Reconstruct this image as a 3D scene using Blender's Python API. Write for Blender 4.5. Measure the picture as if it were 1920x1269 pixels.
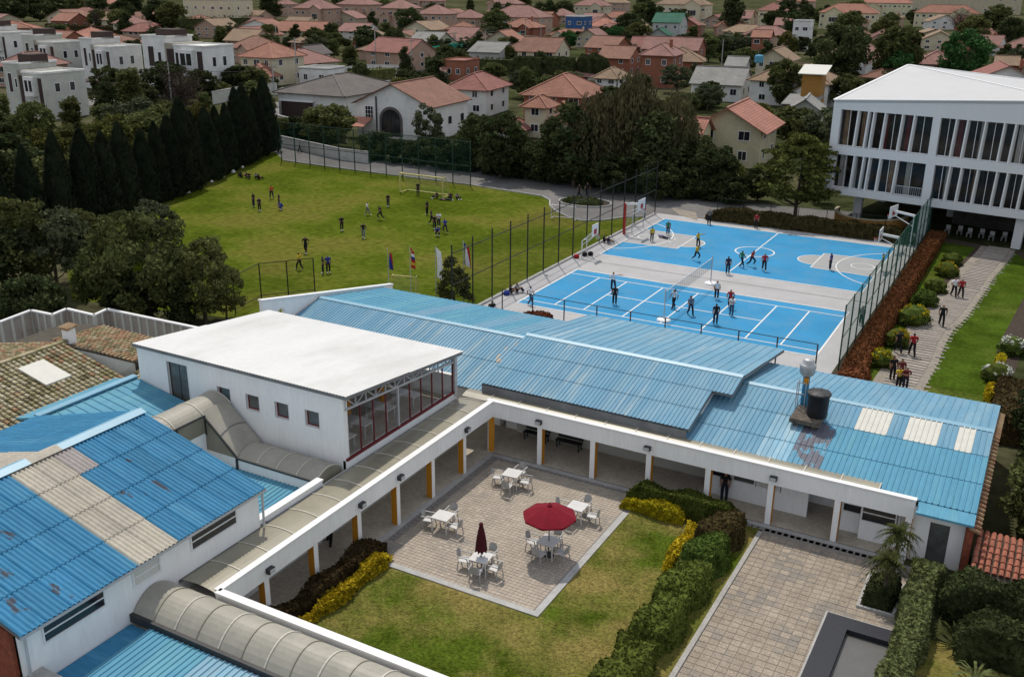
import bpy, bmesh, math, random
from mathutils import Vector, Matrix

for o in list(bpy.data.objects):
    bpy.data.objects.remove(o)
S = bpy.context.scene
C = S.collection
R = math.radians
RND = random.Random(7)

# ------------------------------------------------------------------ camera
# x runs along the long roofs, y across them towards the sports courts; the lens is 24 m above the yard
HEAD, PITCH, ROLL = R(28.85), R(20.0), R(0.56)
cam = bpy.data.cameras.new('camera')
cam.sensor_width = 36.0
cam.lens = 36.0 * 1850 / 1920
cam.clip_end = 6000
camo = bpy.data.objects.new('camera', cam)
C.objects.link(camo)
camo.matrix_world = (Matrix.Translation((0, 0, 24)) @ Matrix.Rotation(HEAD, 4, 'Z')
                     @ Matrix.Rotation(R(90) - PITCH, 4, 'X') @ Matrix.Rotation(ROLL, 4, 'Z'))
S.camera = camo

# ------------------------------------------------------------------ light
SUN_EL, SUN_AZ = R(60), math.atan2(0.42, -0.33)      # sun stands behind the white hall, to the left
w = bpy.data.worlds.new('World')
S.world = w
w.use_nodes = True
nt = w.node_tree
bg = nt.nodes['Background']
sky = nt.nodes.new('ShaderNodeTexSky')
sky.sky_type = 'NISHITA'
sky.sun_disc = False
sky.sun_elevation = SUN_EL
sky.sun_rotation = math.pi / 2 - SUN_AZ
sky.altitude = 2600
sky.air_density = 1.0
sky.dust_density = 1.0
sky.ozone_density = 0.6
# thin even cloud veils the blue: the sky is mixed with a plain pale white
veil = nt.nodes.new('ShaderNodeMix')
veil.data_type = 'RGBA'
veil.inputs[0].default_value = 0.6
veil.inputs[7].default_value = (6.2, 6.3, 6.4, 1)
nt.links.new(sky.outputs[0], veil.inputs[6])
nt.links.new(veil.outputs[2], bg.inputs[0])
bg.inputs[1].default_value = 0.12
sl = bpy.data.lights.new('sun', 'SUN')
sl.energy = 2.6
sl.angle = R(1.5)
sl.color = (1.0, 0.93, 0.82)
slo = bpy.data.objects.new('sun', sl)
C.objects.link(slo)
sd = Vector((math.cos(SUN_EL) * math.cos(SUN_AZ), math.cos(SUN_EL) * math.sin(SUN_AZ), math.sin(SUN_EL)))
slo.rotation_euler = sd.to_track_quat('Z', 'Y').to_euler()
slo.location = sd * 300
S.view_settings.view_transform = 'Standard'
S.view_settings.look = 'None'
S.view_settings.gamma = 1.0
S.view_settings.use_curve_mapping = False
S.view_settings.exposure = 0.28
S.render.engine = 'CYCLES'
S.cycles.max_bounces = 5
S.cycles.transparent_max_bounces = 24

# ------------------------------------------------------------------ materials
MATS = {}


def mat(name, col, rough=0.75, var=0.18, scale=2.0, spec=0.3, metal=0.0, bump=0.0, bscale=20.0, rnd=0.0,
        col2=None, c2lo=0.45, c2hi=0.6, c2scale=0.4, stretch=None, fine=0.0, fscale=40.0, hue=0.0, coords='World'):
    """Principled surface whose colour wanders with noise; col2 = worn or stained patches."""
    m = bpy.data.materials.new(name)
    m.use_nodes = True
    t = m.node_tree
    N, K = t.nodes, t.links
    b = N['Principled BSDF']
    b.inputs['Roughness'].default_value = rough
    b.inputs['Metallic'].default_value = metal
    b.inputs['Specular IOR Level'].default_value = spec
    tc = N.new('ShaderNodeTexCoord')
    vec = N.new('ShaderNodeNewGeometry').outputs['Position'] if coords == 'World' else tc.outputs[coords]
    if stretch:
        mp = N.new('ShaderNodeMapping')
        mp.inputs['Scale'].default_value = stretch
        K.new(vec, mp.inputs[0])
        vec = mp.outputs[0]

    def noise_(sc, det=4):
        n = N.new('ShaderNodeTexNoise')
        n.inputs['Scale'].default_value = sc
        n.inputs['Detail'].default_value = det
        n.inputs['Roughness'].default_value = 0.6
        K.new(vec, n.inputs['Vector'])
        return n.outputs[0]

    def mixc(f, a, bb, mode='MIX'):
        x = N.new('ShaderNodeMix')
        x.data_type = 'RGBA'
        x.blend_type = mode
        for s_, v_ in ((x.inputs[0], f), (x.inputs[6], a), (x.inputs[7], bb)):
            if hasattr(v_, 'links'):
                K.new(v_, s_)
            else:
                s_.default_value = v_
        return x.outputs[2]

    def ramp(v_, lo, hi):
        r_ = N.new('ShaderNodeMapRange')
        r_.inputs[1].default_value = lo
        r_.inputs[2].default_value = hi
        K.new(v_, r_.inputs[0])
        return r_.outputs[0]
    c = (*col, 1)
    cur = mixc(ramp(noise_(scale), 0.3, 0.7), (*[x * (1 - var) for x in col], 1), (*[min(1, x * (1 + var)) for x in col], 1))
    if col2:
        cur = mixc(ramp(noise_(c2scale, 6), c2lo, c2hi), cur, (*col2, 1))
    if fine:
        g_ = ramp(noise_(fscale, 3), 0.3, 0.7)
        k_ = N.new('ShaderNodeMapRange')
        k_.inputs[3].default_value = 1 - fine
        k_.inputs[4].default_value = 1 + fine
        K.new(g_, k_.inputs[0])
        cur = mixc(1.0, cur, k_.outputs[0], 'MULTIPLY')
    if rnd or hue:
        oi = N.new('ShaderNodeObjectInfo')
        hs = N.new('ShaderNodeHueSaturation')
        mr = N.new('ShaderNodeMapRange')
        mr.inputs[3].default_value = 1 - rnd
        mr.inputs[4].default_value = 1 + rnd
        K.new(oi.outputs['Random'], mr.inputs[0])
        K.new(mr.outputs[0], hs.inputs['Value'])
        if hue:
            mh = N.new('ShaderNodeMapRange')
            mh.inputs[3].default_value = 0.5 - hue
            mh.inputs[4].default_value = 0.5 + hue
            ms = N.new('ShaderNodeMath')
            ms.operation = 'FRACT'
            mm = N.new('ShaderNodeMath')
            mm.operation = 'MULTIPLY'
            mm.inputs[1].default_value = 7.31
            K.new(oi.outputs['Random'], mm.inputs[0])
            K.new(mm.outputs[0], ms.inputs[0])
            K.new(ms.outputs[0], mh.inputs[0])
            K.new(mh.outputs[0], hs.inputs['Hue'])
        K.new(cur, hs.inputs['Color'])
        cur = hs.outputs[0]
    K.new(cur, b.inputs['Base Color'])
    if bump:
        bp = N.new('ShaderNodeBump')
        bp.inputs['Strength'].default_value = bump
        bp.inputs['Distance'].default_value = 0.05
        K.new(noise_(bscale), bp.inputs['Height'])
        K.new(bp.outputs[0], b.inputs['Normal'])
    MATS[name] = m
    return m


def leafmat(name, col, var=0.5, trans=0.2, hue=0.02, val=0.25, scale=0.9):
    m = mat(name, col, rough=0.8, var=var, scale=scale, spec=0.04, rnd=val, hue=hue, fine=0.35, fscale=6)
    t = m.node_tree
    N, K = t.nodes, t.links
    b = N['Principled BSDF']
    src = b.inputs['Base Color'].links[0].from_socket
    tr = N.new('ShaderNodeBsdfTranslucent')
    K.new(src, tr.inputs[0])
    mx = N.new('ShaderNodeMixShader')
    mx.inputs[0].default_value = trans
    K.new(b.outputs[0], mx.inputs[1])
    K.new(tr.outputs[0], mx.inputs[2])
    K.new(mx.outputs[0], N['Material Output'].inputs[0])
    return m


def glassmat(name, tint, alpha, rough=0.05, gl=0.25):
    """Thin pane or net: partly clear, partly tinted, with a glossy share."""
    m = bpy.data.materials.new(name)
    m.use_nodes = True
    t = m.node_tree
    N, K = t.nodes, t.links
    N.remove(N['Principled BSDF'])
    tp = N.new('ShaderNodeBsdfTransparent')
    df = N.new('ShaderNodeBsdfDiffuse')
    df.inputs[0].default_value = (*tint, 1)
    go = N.new('ShaderNodeBsdfGlossy')
    go.inputs['Roughness'].default_value = rough
    a_ = N.new('ShaderNodeMixShader')
    a_.inputs[0].default_value = gl
    K.new(df.outputs[0], a_.inputs[1])
    K.new(go.outputs[0], a_.inputs[2])
    x = N.new('ShaderNodeMixShader')
    x.inputs[0].default_value = alpha
    K.new(tp.outputs[0], x.inputs[1])
    K.new(a_.outputs[0], x.inputs[2])
    K.new(x.outputs[0], N['Material Output'].inputs[0])
    MATS[name] = m
    return m


def tilemat(name, col, pitch=0.28, **kw):
    """Clay roof: the fine ribs of far-away barrel tiles as bump on the weathered clay colour."""
    m = mat(name, col, rough=0.85, **kw)
    t = m.node_tree
    N, K = t.nodes, t.links
    b = N['Principled BSDF']
    uv = N.new('ShaderNodeTexCoord')
    sp = N.new('ShaderNodeSeparateXYZ')
    K.new(uv.outputs['UV'], sp.inputs[0])
    hs = []
    for sock, p_, amp in ((sp.outputs[0], pitch, 1.0), (sp.outputs[1], 0.42, 0.5)):
        q = N.new('ShaderNodeMath')
        q.operation = 'MULTIPLY'
        q.inputs[1].default_value = 2 * math.pi / p_
        K.new(sock, q.inputs[0])
        s_ = N.new('ShaderNodeMath')
        s_.operation = 'SINE'
        K.new(q.outputs[0], s_.inputs[0])
        k_ = N.new('ShaderNodeMath')
        k_.operation = 'MULTIPLY'
        k_.inputs[1].default_value = amp
        K.new(s_.outputs[0], k_.inputs[0])
        hs.append(k_.outputs[0])
    ad = N.new('ShaderNodeMath')
    K.new(hs[0], ad.inputs[0])
    K.new(hs[1], ad.inputs[1])
    bp = N.new('ShaderNodeBump')
    bp.inputs['Strength'].default_value = 0.9
    bp.inputs['Distance'].default_value = 0.04
    K.new(ad.outputs[0], bp.inputs['Height'])
    K.new(bp.outputs[0], b.inputs['Normal'])
    return m


# setting
mat('ground', (0.040, 0.047, 0.020), 0.95, 0.5, 0.05, spec=0.0, col2=(0.085, 0.08, 0.045), c2scale=0.03, fine=0.4, fscale=0.6)
mat('field_grass', (0.074, 0.102, 0.010), 0.9, 0.35, 0.09, spec=0.0, col2=(0.115, 0.112, 0.022), c2lo=0.46, c2hi=0.62, c2scale=0.09,
    fine=0.3, fscale=1.6, bump=0.6, bscale=5)
mat('yard_grass', (0.066, 0.095, 0.011), 0.9, 0.35, 0.7, spec=0.0, col2=(0.21, 0.17, 0.055), c2lo=0.42, c2hi=0.62, c2scale=0.22,
    fine=0.35, fscale=7, bump=0.7, bscale=16)
mat('garden_grass', (0.048, 0.080, 0.009), 0.9, 0.35, 0.4, spec=0.0, col2=(0.10, 0.115, 0.025), c2lo=0.5, c2hi=0.7, c2scale=0.15,
    fine=0.3, fscale=4, bump=0.6, bscale=10)
mat('dry_grass', (0.13, 0.14, 0.03), 0.9, 0.3, 0.1, spec=0.0, fine=0.3, fscale=1)
mat('asphalt', (0.165, 0.158, 0.155), 0.9, 0.15, 0.3, col2=(0.13, 0.125, 0.12), c2scale=0.12, fine=0.15, fscale=3)
mat('street', (0.16, 0.15, 0.145), 0.9, 0.2, 0.1)
mat('slab', (0.37, 0.365, 0.37), 0.7, 0.07, 0.6, col2=(0.31, 0.305, 0.305), c2lo=0.5, c2hi=0.75, c2scale=0.2, fine=0.06, fscale=6)
mat('court_blue', (0.038, 0.24, 0.455), 0.7, 0.10, 0.3, spec=0.08, col2=(0.075, 0.245, 0.42), c2lo=0.46, c2hi=0.72, c2scale=0.5, fine=0.07, fscale=7)
mat('court_grey', (0.31, 0.315, 0.32), 0.6, 0.06, 0.7, fine=0.06, fscale=8)
mat('line_white', (0.66, 0.66, 0.65), 0.6, 0.08, 2.0)
mat('paver', (0.36, 0.31, 0.255), 0.85, 0.14, 0.8, rnd=0.12, col2=(0.275, 0.245, 0.21), c2lo=0.5, c2hi=0.7, c2scale=0.6, fine=0.18, fscale=14)
mat('joint', (0.24, 0.215, 0.19), 0.95, 0.2, 3.0)
mat('drain', (0.20, 0.185, 0.175), 0.9, 0.2, 4.0)
mat('kerb', (0.36, 0.355, 0.345), 0.85, 0.12, 1.5, fine=0.1, fscale=9)
mat('walk_tile', (0.42, 0.37, 0.305), 0.7, 0.12, 1.0, fine=0.15, fscale=6)
mat('gravel', (0.25, 0.22, 0.185), 0.95, 0.2, 1.2, fine=0.35, fscale=14, bump=0.5, bscale=25)
mat('sleeper', (0.30, 0.27, 0.24), 0.85, 0.15, 2.0, rnd=0.15)
mat('soil', (0.045, 0.032, 0.022), 0.95, 0.3, 3.0)
mat('granite', (0.018, 0.019, 0.026), 0.45, 0.2, 8.0, spec=0.3)
mat('water', (0.10, 0.098, 0.092), 0.35, 0.08, 2.0, spec=0.5, fine=0.1, fscale=20)
# buildings
mat('white_paint', (0.80, 0.80, 0.79), 0.6, 0.04, 0.7, stretch=(1.6, 1.6, 0.3), col2=(0.745, 0.74, 0.725), c2lo=0.5, c2hi=0.8, c2scale=0.8, fine=0.04, fscale=5)
mat('library_paint', (0.64, 0.645, 0.65), 0.6, 0.03, 0.5, stretch=(1.0, 1.0, 0.4), col2=(0.59, 0.59, 0.59), c2lo=0.5, c2hi=0.8, c2scale=0.5)
mat('white_trim', (0.72, 0.72, 0.72), 0.5, 0.04, 2.0)
mat('white_roof', (0.60, 0.60, 0.59), 0.6, 0.03, 0.6, rnd=0.015, col2=(0.51, 0.505, 0.485), c2lo=0.48, c2hi=0.7, c2scale=0.4, stretch=(1.0, 0.35, 1.0), fine=0.03, fscale=6)
mat('library_roof', (0.48, 0.48, 0.48), 0.6, 0.03, 0.6, col2=(0.44, 0.44, 0.44), c2lo=0.5, c2hi=0.75, c2scale=0.2, fine=0.03, fscale=4)
mat('roof_blue', (0.042, 0.19, 0.34), 0.6, 0.10, 0.9, spec=0.12, stretch=(0.3, 2.2, 1.0), rnd=0.03, col2=(0.075, 0.255, 0.40), c2lo=0.52, c2hi=0.72, c2scale=0.55, fine=0.12, fscale=5)
mat('roof_blue_pale', (0.135, 0.285, 0.40), 0.6, 0.06, 0.6, spec=0.1, stretch=(2.5, 0.3, 1.0), rnd=0.03, col2=(0.20, 0.335, 0.42), c2lo=0.45, c2hi=0.7, c2scale=0.5, fine=0.06, fscale=5)
mat('roof_blue_sky', (0.095, 0.275, 0.395), 0.6, 0.06, 0.8, spec=0.1, stretch=(2.5, 0.3, 1.0), rnd=0.03, col2=(0.13, 0.325, 0.405), c2lo=0.48, c2hi=0.68, c2scale=0.5, fine=0.08, fscale=5)
mat('roof_cap_blue', (0.16, 0.34, 0.46), 0.45, 0.08, 1.0, spec=0.5)
mat('roof_beige', (0.42, 0.385, 0.32), 0.7, 0.10, 1.2, rnd=0.08, col2=(0.34, 0.315, 0.275), c2lo=0.5, c2hi=0.7, c2scale=0.8, fine=0.12, fscale=6)
mat('roof_mauve', (0.34, 0.31, 0.30), 0.75, 0.10, 1.2, fine=0.1, fscale=6)
mat('roof_bare', (0.16, 0.165, 0.20), 0.8, 0.2, 3.0, fine=0.15, fscale=8)
mat('rust_patch', (0.40, 0.33, 0.25), 0.85, 0.25, 4.0)
mat('skylight', (0.56, 0.55, 0.50), 0.6, 0.05, 2.0, fine=0.04, fscale=8)
mat('canopy', (0.245, 0.225, 0.165), 0.35, 0.10, 0.8, spec=0.5, rnd=0.07, col2=(0.20, 0.185, 0.14), c2lo=0.5, c2hi=0.7, c2scale=0.7)
mat('canopy_pale', (0.33, 0.31, 0.26), 0.45, 0.08, 0.8, spec=0.3, rnd=0.04, col2=(0.27, 0.255, 0.215), c2lo=0.5, c2hi=0.7, c2scale=0.7, fine=0.05, fscale=5)
mat('plinth_dirty', (0.10, 0.085, 0.07), 0.95, 0.4, 3.0, fine=0.3, fscale=9)
mat('canopy_rib', (0.50, 0.47, 0.40), 0.5, 0.06, 2.0)
mat('orange_paint', (0.52, 0.22, 0.015), 0.55, 0.08, 2.0)
mat('dark_steel', (0.035, 0.036, 0.038), 0.5, 0.2, 3.0)
mat('grey_steel', (0.42, 0.43, 0.44), 0.45, 0.12, 3.0, metal=0.0)
mat('gutter', (0.17, 0.175, 0.18), 0.6, 0.2, 1.5)
mat('maroon', (0.14, 0.018, 0.022), 0.5, 0.15, 3.0)
mat('dark_glass', (0.018, 0.02, 0.024), 0.12, 0.2, 1.0, spec=0.6)
mat('dim_glass', (0.10, 0.105, 0.10), 0.15, 0.25, 2.0, spec=0.6)
mat('interior', (0.50, 0.48, 0.44), 0.9, 0.1, 1.0)
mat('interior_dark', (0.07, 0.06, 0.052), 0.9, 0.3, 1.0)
mat('beige_wall', (0.47, 0.455, 0.40), 0.8, 0.06, 1.0)
mat('brick_red', (0.24, 0.065, 0.035), 0.9, 0.25, 5.0, fine=0.2, fscale=12)
mat('concrete', (0.33, 0.32, 0.30), 0.85, 0.15, 1.5, fine=0.15, fscale=9)
mat('panel_wall', (0.40, 0.355, 0.315), 0.85, 0.1, 0.9, rnd=0.06, fine=0.08, fscale=6)
mat('tank_black', (0.012, 0.012, 0.014), 0.55, 0.2, 3.0)
mat('galvanised', (0.40, 0.41, 0.41), 0.4, 0.1, 3.0, metal=0.3)
mat('moss_tile', (0.27, 0.235, 0.12), 0.9, 0.35, 1.6, rnd=0.1, col2=(0.36, 0.31, 0.21), c2lo=0.45, c2hi=0.6, c2scale=1.6, fine=0.3, fscale=9)
mat('moss_tile_pale', (0.36, 0.325, 0.22), 0.9, 0.3, 1.6, fine=0.3, fscale=9)
mat('moss_tile_dark', (0.165, 0.14, 0.075), 0.9, 0.35, 1.6, fine=0.3, fscale=9)
mat('brown_tile', (0.26, 0.15, 0.085), 0.9, 0.3, 1.6, col2=(0.33, 0.24, 0.14), c2lo=0.45, c2hi=0.6, c2scale=1.2, fine=0.3, fscale=9)
mat('red_tile', (0.30, 0.105, 0.065), 0.8, 0.2, 2.0, fine=0.15, fscale=9)
mat('valley_dark', (0.07, 0.06, 0.045), 0.95, 0.3, 2.0)
# houses
for nm, c_ in dict(clay_orange=(0.29, 0.135, 0.092), clay_red=(0.255, 0.11, 0.09), clay_pink=(0.265, 0.14, 0.118), clay_brown=(0.235, 0.12, 0.085),
                   clay_tan=(0.265, 0.18, 0.118), clay_grey=(0.125, 0.108, 0.10), clay_green=(0.03, 0.12, 0.075), sheet_grey=(0.24, 0.235, 0.22),
                   clay_coral=(0.37, 0.165, 0.12)).items():
    tilemat(nm, c_, var=0.18, scale=0.8, rnd=0.08, fine=0.15, fscale=3, col2=tuple(x * 0.68 for x in c_), c2lo=0.5, c2hi=0.75, c2scale=0.4)
for nm, c_ in dict(wall_white=(0.66, 0.65, 0.62), wall_cream=(0.52, 0.46, 0.33), wall_yellow=(0.56, 0.51, 0.34), wall_brick=(0.27, 0.10, 0.06),
                   wall_grey=(0.40, 0.40, 0.38), wall_pink=(0.40, 0.27, 0.20), wall_blue=(0.03, 0.085, 0.21), wall_stone=(0.31, 0.28, 0.23),
                   wall_sage=(0.47, 0.47, 0.42), wall_dark=(0.05, 0.032, 0.028), wall_ochre=(0.30, 0.15, 0.035), wall_beige=(0.42, 0.36, 0.26)).items():
    mat(nm, c_, 0.85, 0.10, 0.5, rnd=0.05, fine=0.06, fscale=4, col2=tuple(x * 0.8 for x in c_), c2lo=0.55, c2hi=0.8, c2scale=0.4)
mat('green_net', (0.02, 0.40, 0.27), 0.7, 0.2, 1.0)
mat('wood_pole', (0.13, 0.115, 0.10), 0.9, 0.2, 2.0)
# vegetation
leafmat('leaf_dark', (0.050, 0.062, 0.024))
leafmat('leaf_mid', (0.088, 0.100, 0.034))
leafmat('leaf_olive', (0.10, 0.10, 0.026))
leafmat('leaf_grey', (0.078, 0.092, 0.048))
leafmat('leaf_willow', (0.10, 0.092, 0.045))
leafmat('leaf_bright', (0.042, 0.095, 0.028))
leafmat('leaf_cypress', (0.023, 0.032, 0.018), val=0.2)
leafmat('leaf_hedge', (0.074, 0.098, 0.019), scale=2.5)
leafmat('leaf_box', (0.055, 0.041, 0.017), scale=2.5)
leafmat('leaf_red', (0.135, 0.045, 0.022), scale=2.5)
leafmat('leaf_yellow', (0.36, 0.28, 0.014), scale=2.5, hue=0.01)
leafmat('leaf_varieg', (0.13, 0.14, 0.055), scale=4.0)
leafmat('leaf_palm', (0.060, 0.068, 0.022), scale=2.5)
leafmat('petal_white', (0.62, 0.62, 0.56), scale=3.0, hue=0.0, val=0.05)
leafmat('twig', (0.075, 0.058, 0.045), scale=2.0)
mat('bark', (0.075, 0.058, 0.042), 0.95, 0.3, 4.0)
# furniture, fences, people
mat('fence_green', (0.015, 0.045, 0.03), 0.6, 0.15, 3.0)
mat('fence_dark', (0.016, 0.018, 0.018), 0.6, 0.15, 3.0)
glassmat('net_green', (0.03, 0.16, 0.11), 0.42, 0.5, 0.05)
glassmat('net_dark', (0.02, 0.035, 0.02), 0.16, 0.5, 0.0)
glassmat('net_mid', (0.012, 0.04, 0.028), 0.28, 0.5, 0.0)
glassmat('net_court', (0.04, 0.12, 0.18), 0.22, 0.5, 0.0)
glassmat('net_white', (0.6, 0.6, 0.6), 0.10, 0.5, 0.0)
glassmat('clear_glass', (0.05, 0.055, 0.055), 0.12, 0.04, 0.4)
glassmat('tinted_glass', (0.012, 0.012, 0.013), 0.28, 0.04, 0.08)
mat('furn_white', (0.55, 0.54, 0.53), 0.45, 0.05, 3.0)
mat('furn_grey', (0.34, 0.335, 0.33), 0.5, 0.08, 3.0, rnd=0.06)
mat('umbrella_red', (0.17, 0.002, 0.013), 0.9, 0.12, 3.0)
mat('umbrella_dark', (0.06, 0.004, 0.010), 0.8, 0.2, 3.0)
mat('hoop_red', (0.34, 0.03, 0.025), 0.5, 0.1, 3.0)
for nm, c_ in dict(skin=(0.28, 0.15, 0.09), hair=(0.012, 0.009, 0.008), navy=(0.012, 0.015, 0.035), black=(0.010, 0.010, 0.012), white=(0.66, 0.66, 0.68),
                   red=(0.30, 0.015, 0.02), yellow=(0.50, 0.36, 0.015), green=(0.015, 0.14, 0.06), blue=(0.02, 0.04, 0.24), grey=(0.16, 0.16, 0.17),
                   orange=(0.42, 0.10, 0.02), jeans=(0.04, 0.06, 0.11), denim=(0.10, 0.13, 0.20), maroon_cloth=(0.12, 0.015, 0.02)).items():
    mat('cloth_' + nm, c_, 0.85, 0.15, 4.0)
for nm, c_ in dict(flag_yellow=(0.55, 0.38, 0.02), flag_blue=(0.015, 0.03, 0.22), flag_red=(0.42, 0.015, 0.02), flag_white=(0.72, 0.72, 0.72)).items():
    mat(nm, c_, 0.8, 0.08, 4.0)

# ------------------------------------------------------------------ helpers
OFF = {}                                   # world position of the frame each object's vertices are written in


class MB:
    """Collects faces, then becomes ONE mesh object."""
    def __init__(self):
        self.v, self.f, self.m, self.uv = [], [], [], {}

    def add(self, vs, fs, mi=0, uv=None):
        n = len(self.v)
        self.v += [tuple(p) for p in vs]
        for k, f in enumerate(fs):
            if uv:
                self.uv[len(self.f)] = uv[k]
            self.f.append(tuple(i + n for i in f))
            self.m.append(mi)
        return self

    def poly(self, vs, mi=0, uv=None):
        return self.add(vs, [tuple(range(len(vs)))], mi, [uv] if uv else None)

    def hexa(self, a, mi=0):                # 4 lower then 4 upper corners, both counter-clockwise from above
        return self.add(a, [(3, 2, 1, 0), (4, 5, 6, 7), (0, 1, 5, 4), (1, 2, 6, 5), (2, 3, 7, 6), (3, 0, 4, 7)], mi)

    def box(self, x0, x1, y0, y1, z0, z1, mi=0):
        return self.hexa([(x0, y0, z0), (x1, y0, z0), (x1, y1, z0), (x0, y1, z0), (x0, y0, z1), (x1, y0, z1), (x1, y1, z1), (x0, y1, z1)], mi)

    def obox(self, c, sx, sy, sz, rz=0.0, mi=0):   # c = centre of the base
        ca, sa = math.cos(rz), math.sin(rz)
        q = [(c[0] + ca * a * sx / 2 - sa * b * sy / 2, c[1] + sa * a * sx / 2 + ca * b * sy / 2) for a, b in ((-1, -1), (1, -1), (1, 1), (-1, 1))]
        return self.hexa([(x, y, c[2]) for x, y in q] + [(x, y, c[2] + sz) for x, y in q], mi)

    def beam(self, p, q, w=0.06, h=None, mi=0):
        p, q = Vector(p), Vector(q)
        h = h or w
        d = (q - p).normalized()
        s = d.cross(Vector((0, 0, 1)))
        if s.length < 1e-3:
            s = Vector((1, 0, 0))
        s.normalize()
        u = s.cross(d).normalized()
        s, u = s * w / 2, u * h / 2
        return self.add([p - s - u, p + s - u, p + s + u, p - s + u, q - s - u, q + s - u, q + s + u, q - s + u],
                        [(0, 1, 2, 3), (7, 6, 5, 4), (0, 4, 5, 1), (1, 5, 6, 2), (2, 6, 7, 3), (3, 7, 4, 0)], mi)

    def tube(self, p, q, r0, r1=None, n=8, mi=0, cap=True):
        p, q = Vector(p), Vector(q)
        r1 = r0 if r1 is None else r1
        d = (q - p).normalized()
        s = d.cross(Vector((0, 0, 1)))
        if s.length < 1e-3:
            s = Vector((1, 0, 0))
        s.normalize()
        u = s.cross(d)
        vs = []
        for c_, r_ in ((p, r0), (q, r1)):
            for i in range(n):
                a = 2 * math.pi * i / n
                vs.append(c_ + (s * math.cos(a) + u * math.sin(a)) * r_)
        fs = [(i, (i + 1) % n, n + (i + 1) % n, n + i) for i in range(n)]
        if cap:
            fs += [tuple(range(n - 1, -1, -1)), tuple(range(n, 2 * n))]
        return self.add(vs, fs, mi)

    def lathe(self, c, prof, n=16, mi=0, cap=True):      # prof = [(r, z)]
        vs = []
        for r_, z_ in prof:
            for i in range(n):
                a = 2 * math.pi * i / n
                vs.append((c[0] + r_ * math.cos(a), c[1] + r_ * math.sin(a), c[2] + z_))
        fs = []
        for k in range(len(prof) - 1):
            for i in range(n):
                fs.append((k * n + i, k * n + (i + 1) % n, (k + 1) * n + (i + 1) % n, (k + 1) * n + i))
        if cap:
            fs += [tuple(range(n - 1, -1, -1)), tuple((len(prof) - 1) * n + i for i in range(n))]
        return self.add(vs, fs, mi)

    def prism(self, pts, z0, z1, mi=0):
        n = len(pts)
        return self.add([(x, y, z0) for x, y in pts] + [(x, y, z1) for x, y in pts],
                        [tuple(range(n - 1, -1, -1)), tuple(range(n, 2 * n))] + [(i, (i + 1) % n, n + (i + 1) % n, n + i) for i in range(n)], mi)

    def mesh(self, name, mats, off=(0, 0, 0), smooth=False):
        me = bpy.data.meshes.new(name)
        ox, oy, oz = off
        me.from_pydata([(x - ox, y - oy, z - oz) for x, y, z in self.v], [], self.f)
        for m_ in (mats if isinstance(mats, (list, tuple)) else [mats]):
            me.materials.append(MATS[m_])
        me.polygons.foreach_set('material_index', self.m)
        if self.uv:
            ul = me.uv_layers.new(name='uv')
            for k, co in self.uv.items():
                for li, c_ in zip(me.polygons[k].loop_indices, co):
                    ul.data[li].uv = c_
        if smooth:
            me.polygons.foreach_set('use_smooth', [True] * len(me.polygons))
        me.update()
        return me

    def build(self, name, mats, parent=None, smooth=False, loc=None):
        off = OFF.get(parent.name, (0, 0, 0)) if parent else (loc or (0, 0, 0))
        o = bpy.data.objects.new(name, self.mesh(name, mats, off, smooth))
        C.objects.link(o)
        if parent:
            o.parent = parent
        else:
            o.location = off
        OFF[o.name] = off
        return o


def tag(o, label=None, cat=None, group=None, kind=None):
    for k, v in (('label', label), ('category', cat), ('group', group), ('kind', kind)):
        if v:
            o[k] = v
    return o


def thing(name, label, cat, loc=(0, 0, 0), group=None):
    o = bpy.data.objects.new(name, None)
    o.empty_display_size = 0.2
    C.objects.link(o)
    o.location = loc
    OFF[o.name] = tuple(loc)
    return tag(o, label, cat, group)


def struct(name, mb, m, smooth=False):
    return tag(mb.build(name, m, smooth=smooth), kind='structure')


def share(name, me, parent=None, loc=(0, 0, 0), rz=0.0, sc=None):
    o = bpy.data.objects.new(name, me)
    C.objects.link(o)
    o.parent = parent
    o.location = loc
    o.rotation_euler = (0, 0, rz)
    if sc:
        o.scale = sc if isinstance(sc, (tuple, list)) else (sc, sc, sc)
    return o


def copy_tree(o, parent=None):
    c = o.copy()
    C.objects.link(c)
    c.parent = parent
    for ch in [k for k in ALLKIDS.get(o.name, [])]:
        copy_tree(ch, c)
    return c


ALLKIDS = {}


def note_kids(root):
    """Remember a prototype's children so that copies can be made without a scene update."""
    for o in C.objects:
        if o.parent:
            ALLKIDS.setdefault(o.parent.name, [])
            if o not in ALLKIDS[o.parent.name]:
                ALLKIDS[o.parent.name].append(o)


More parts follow.
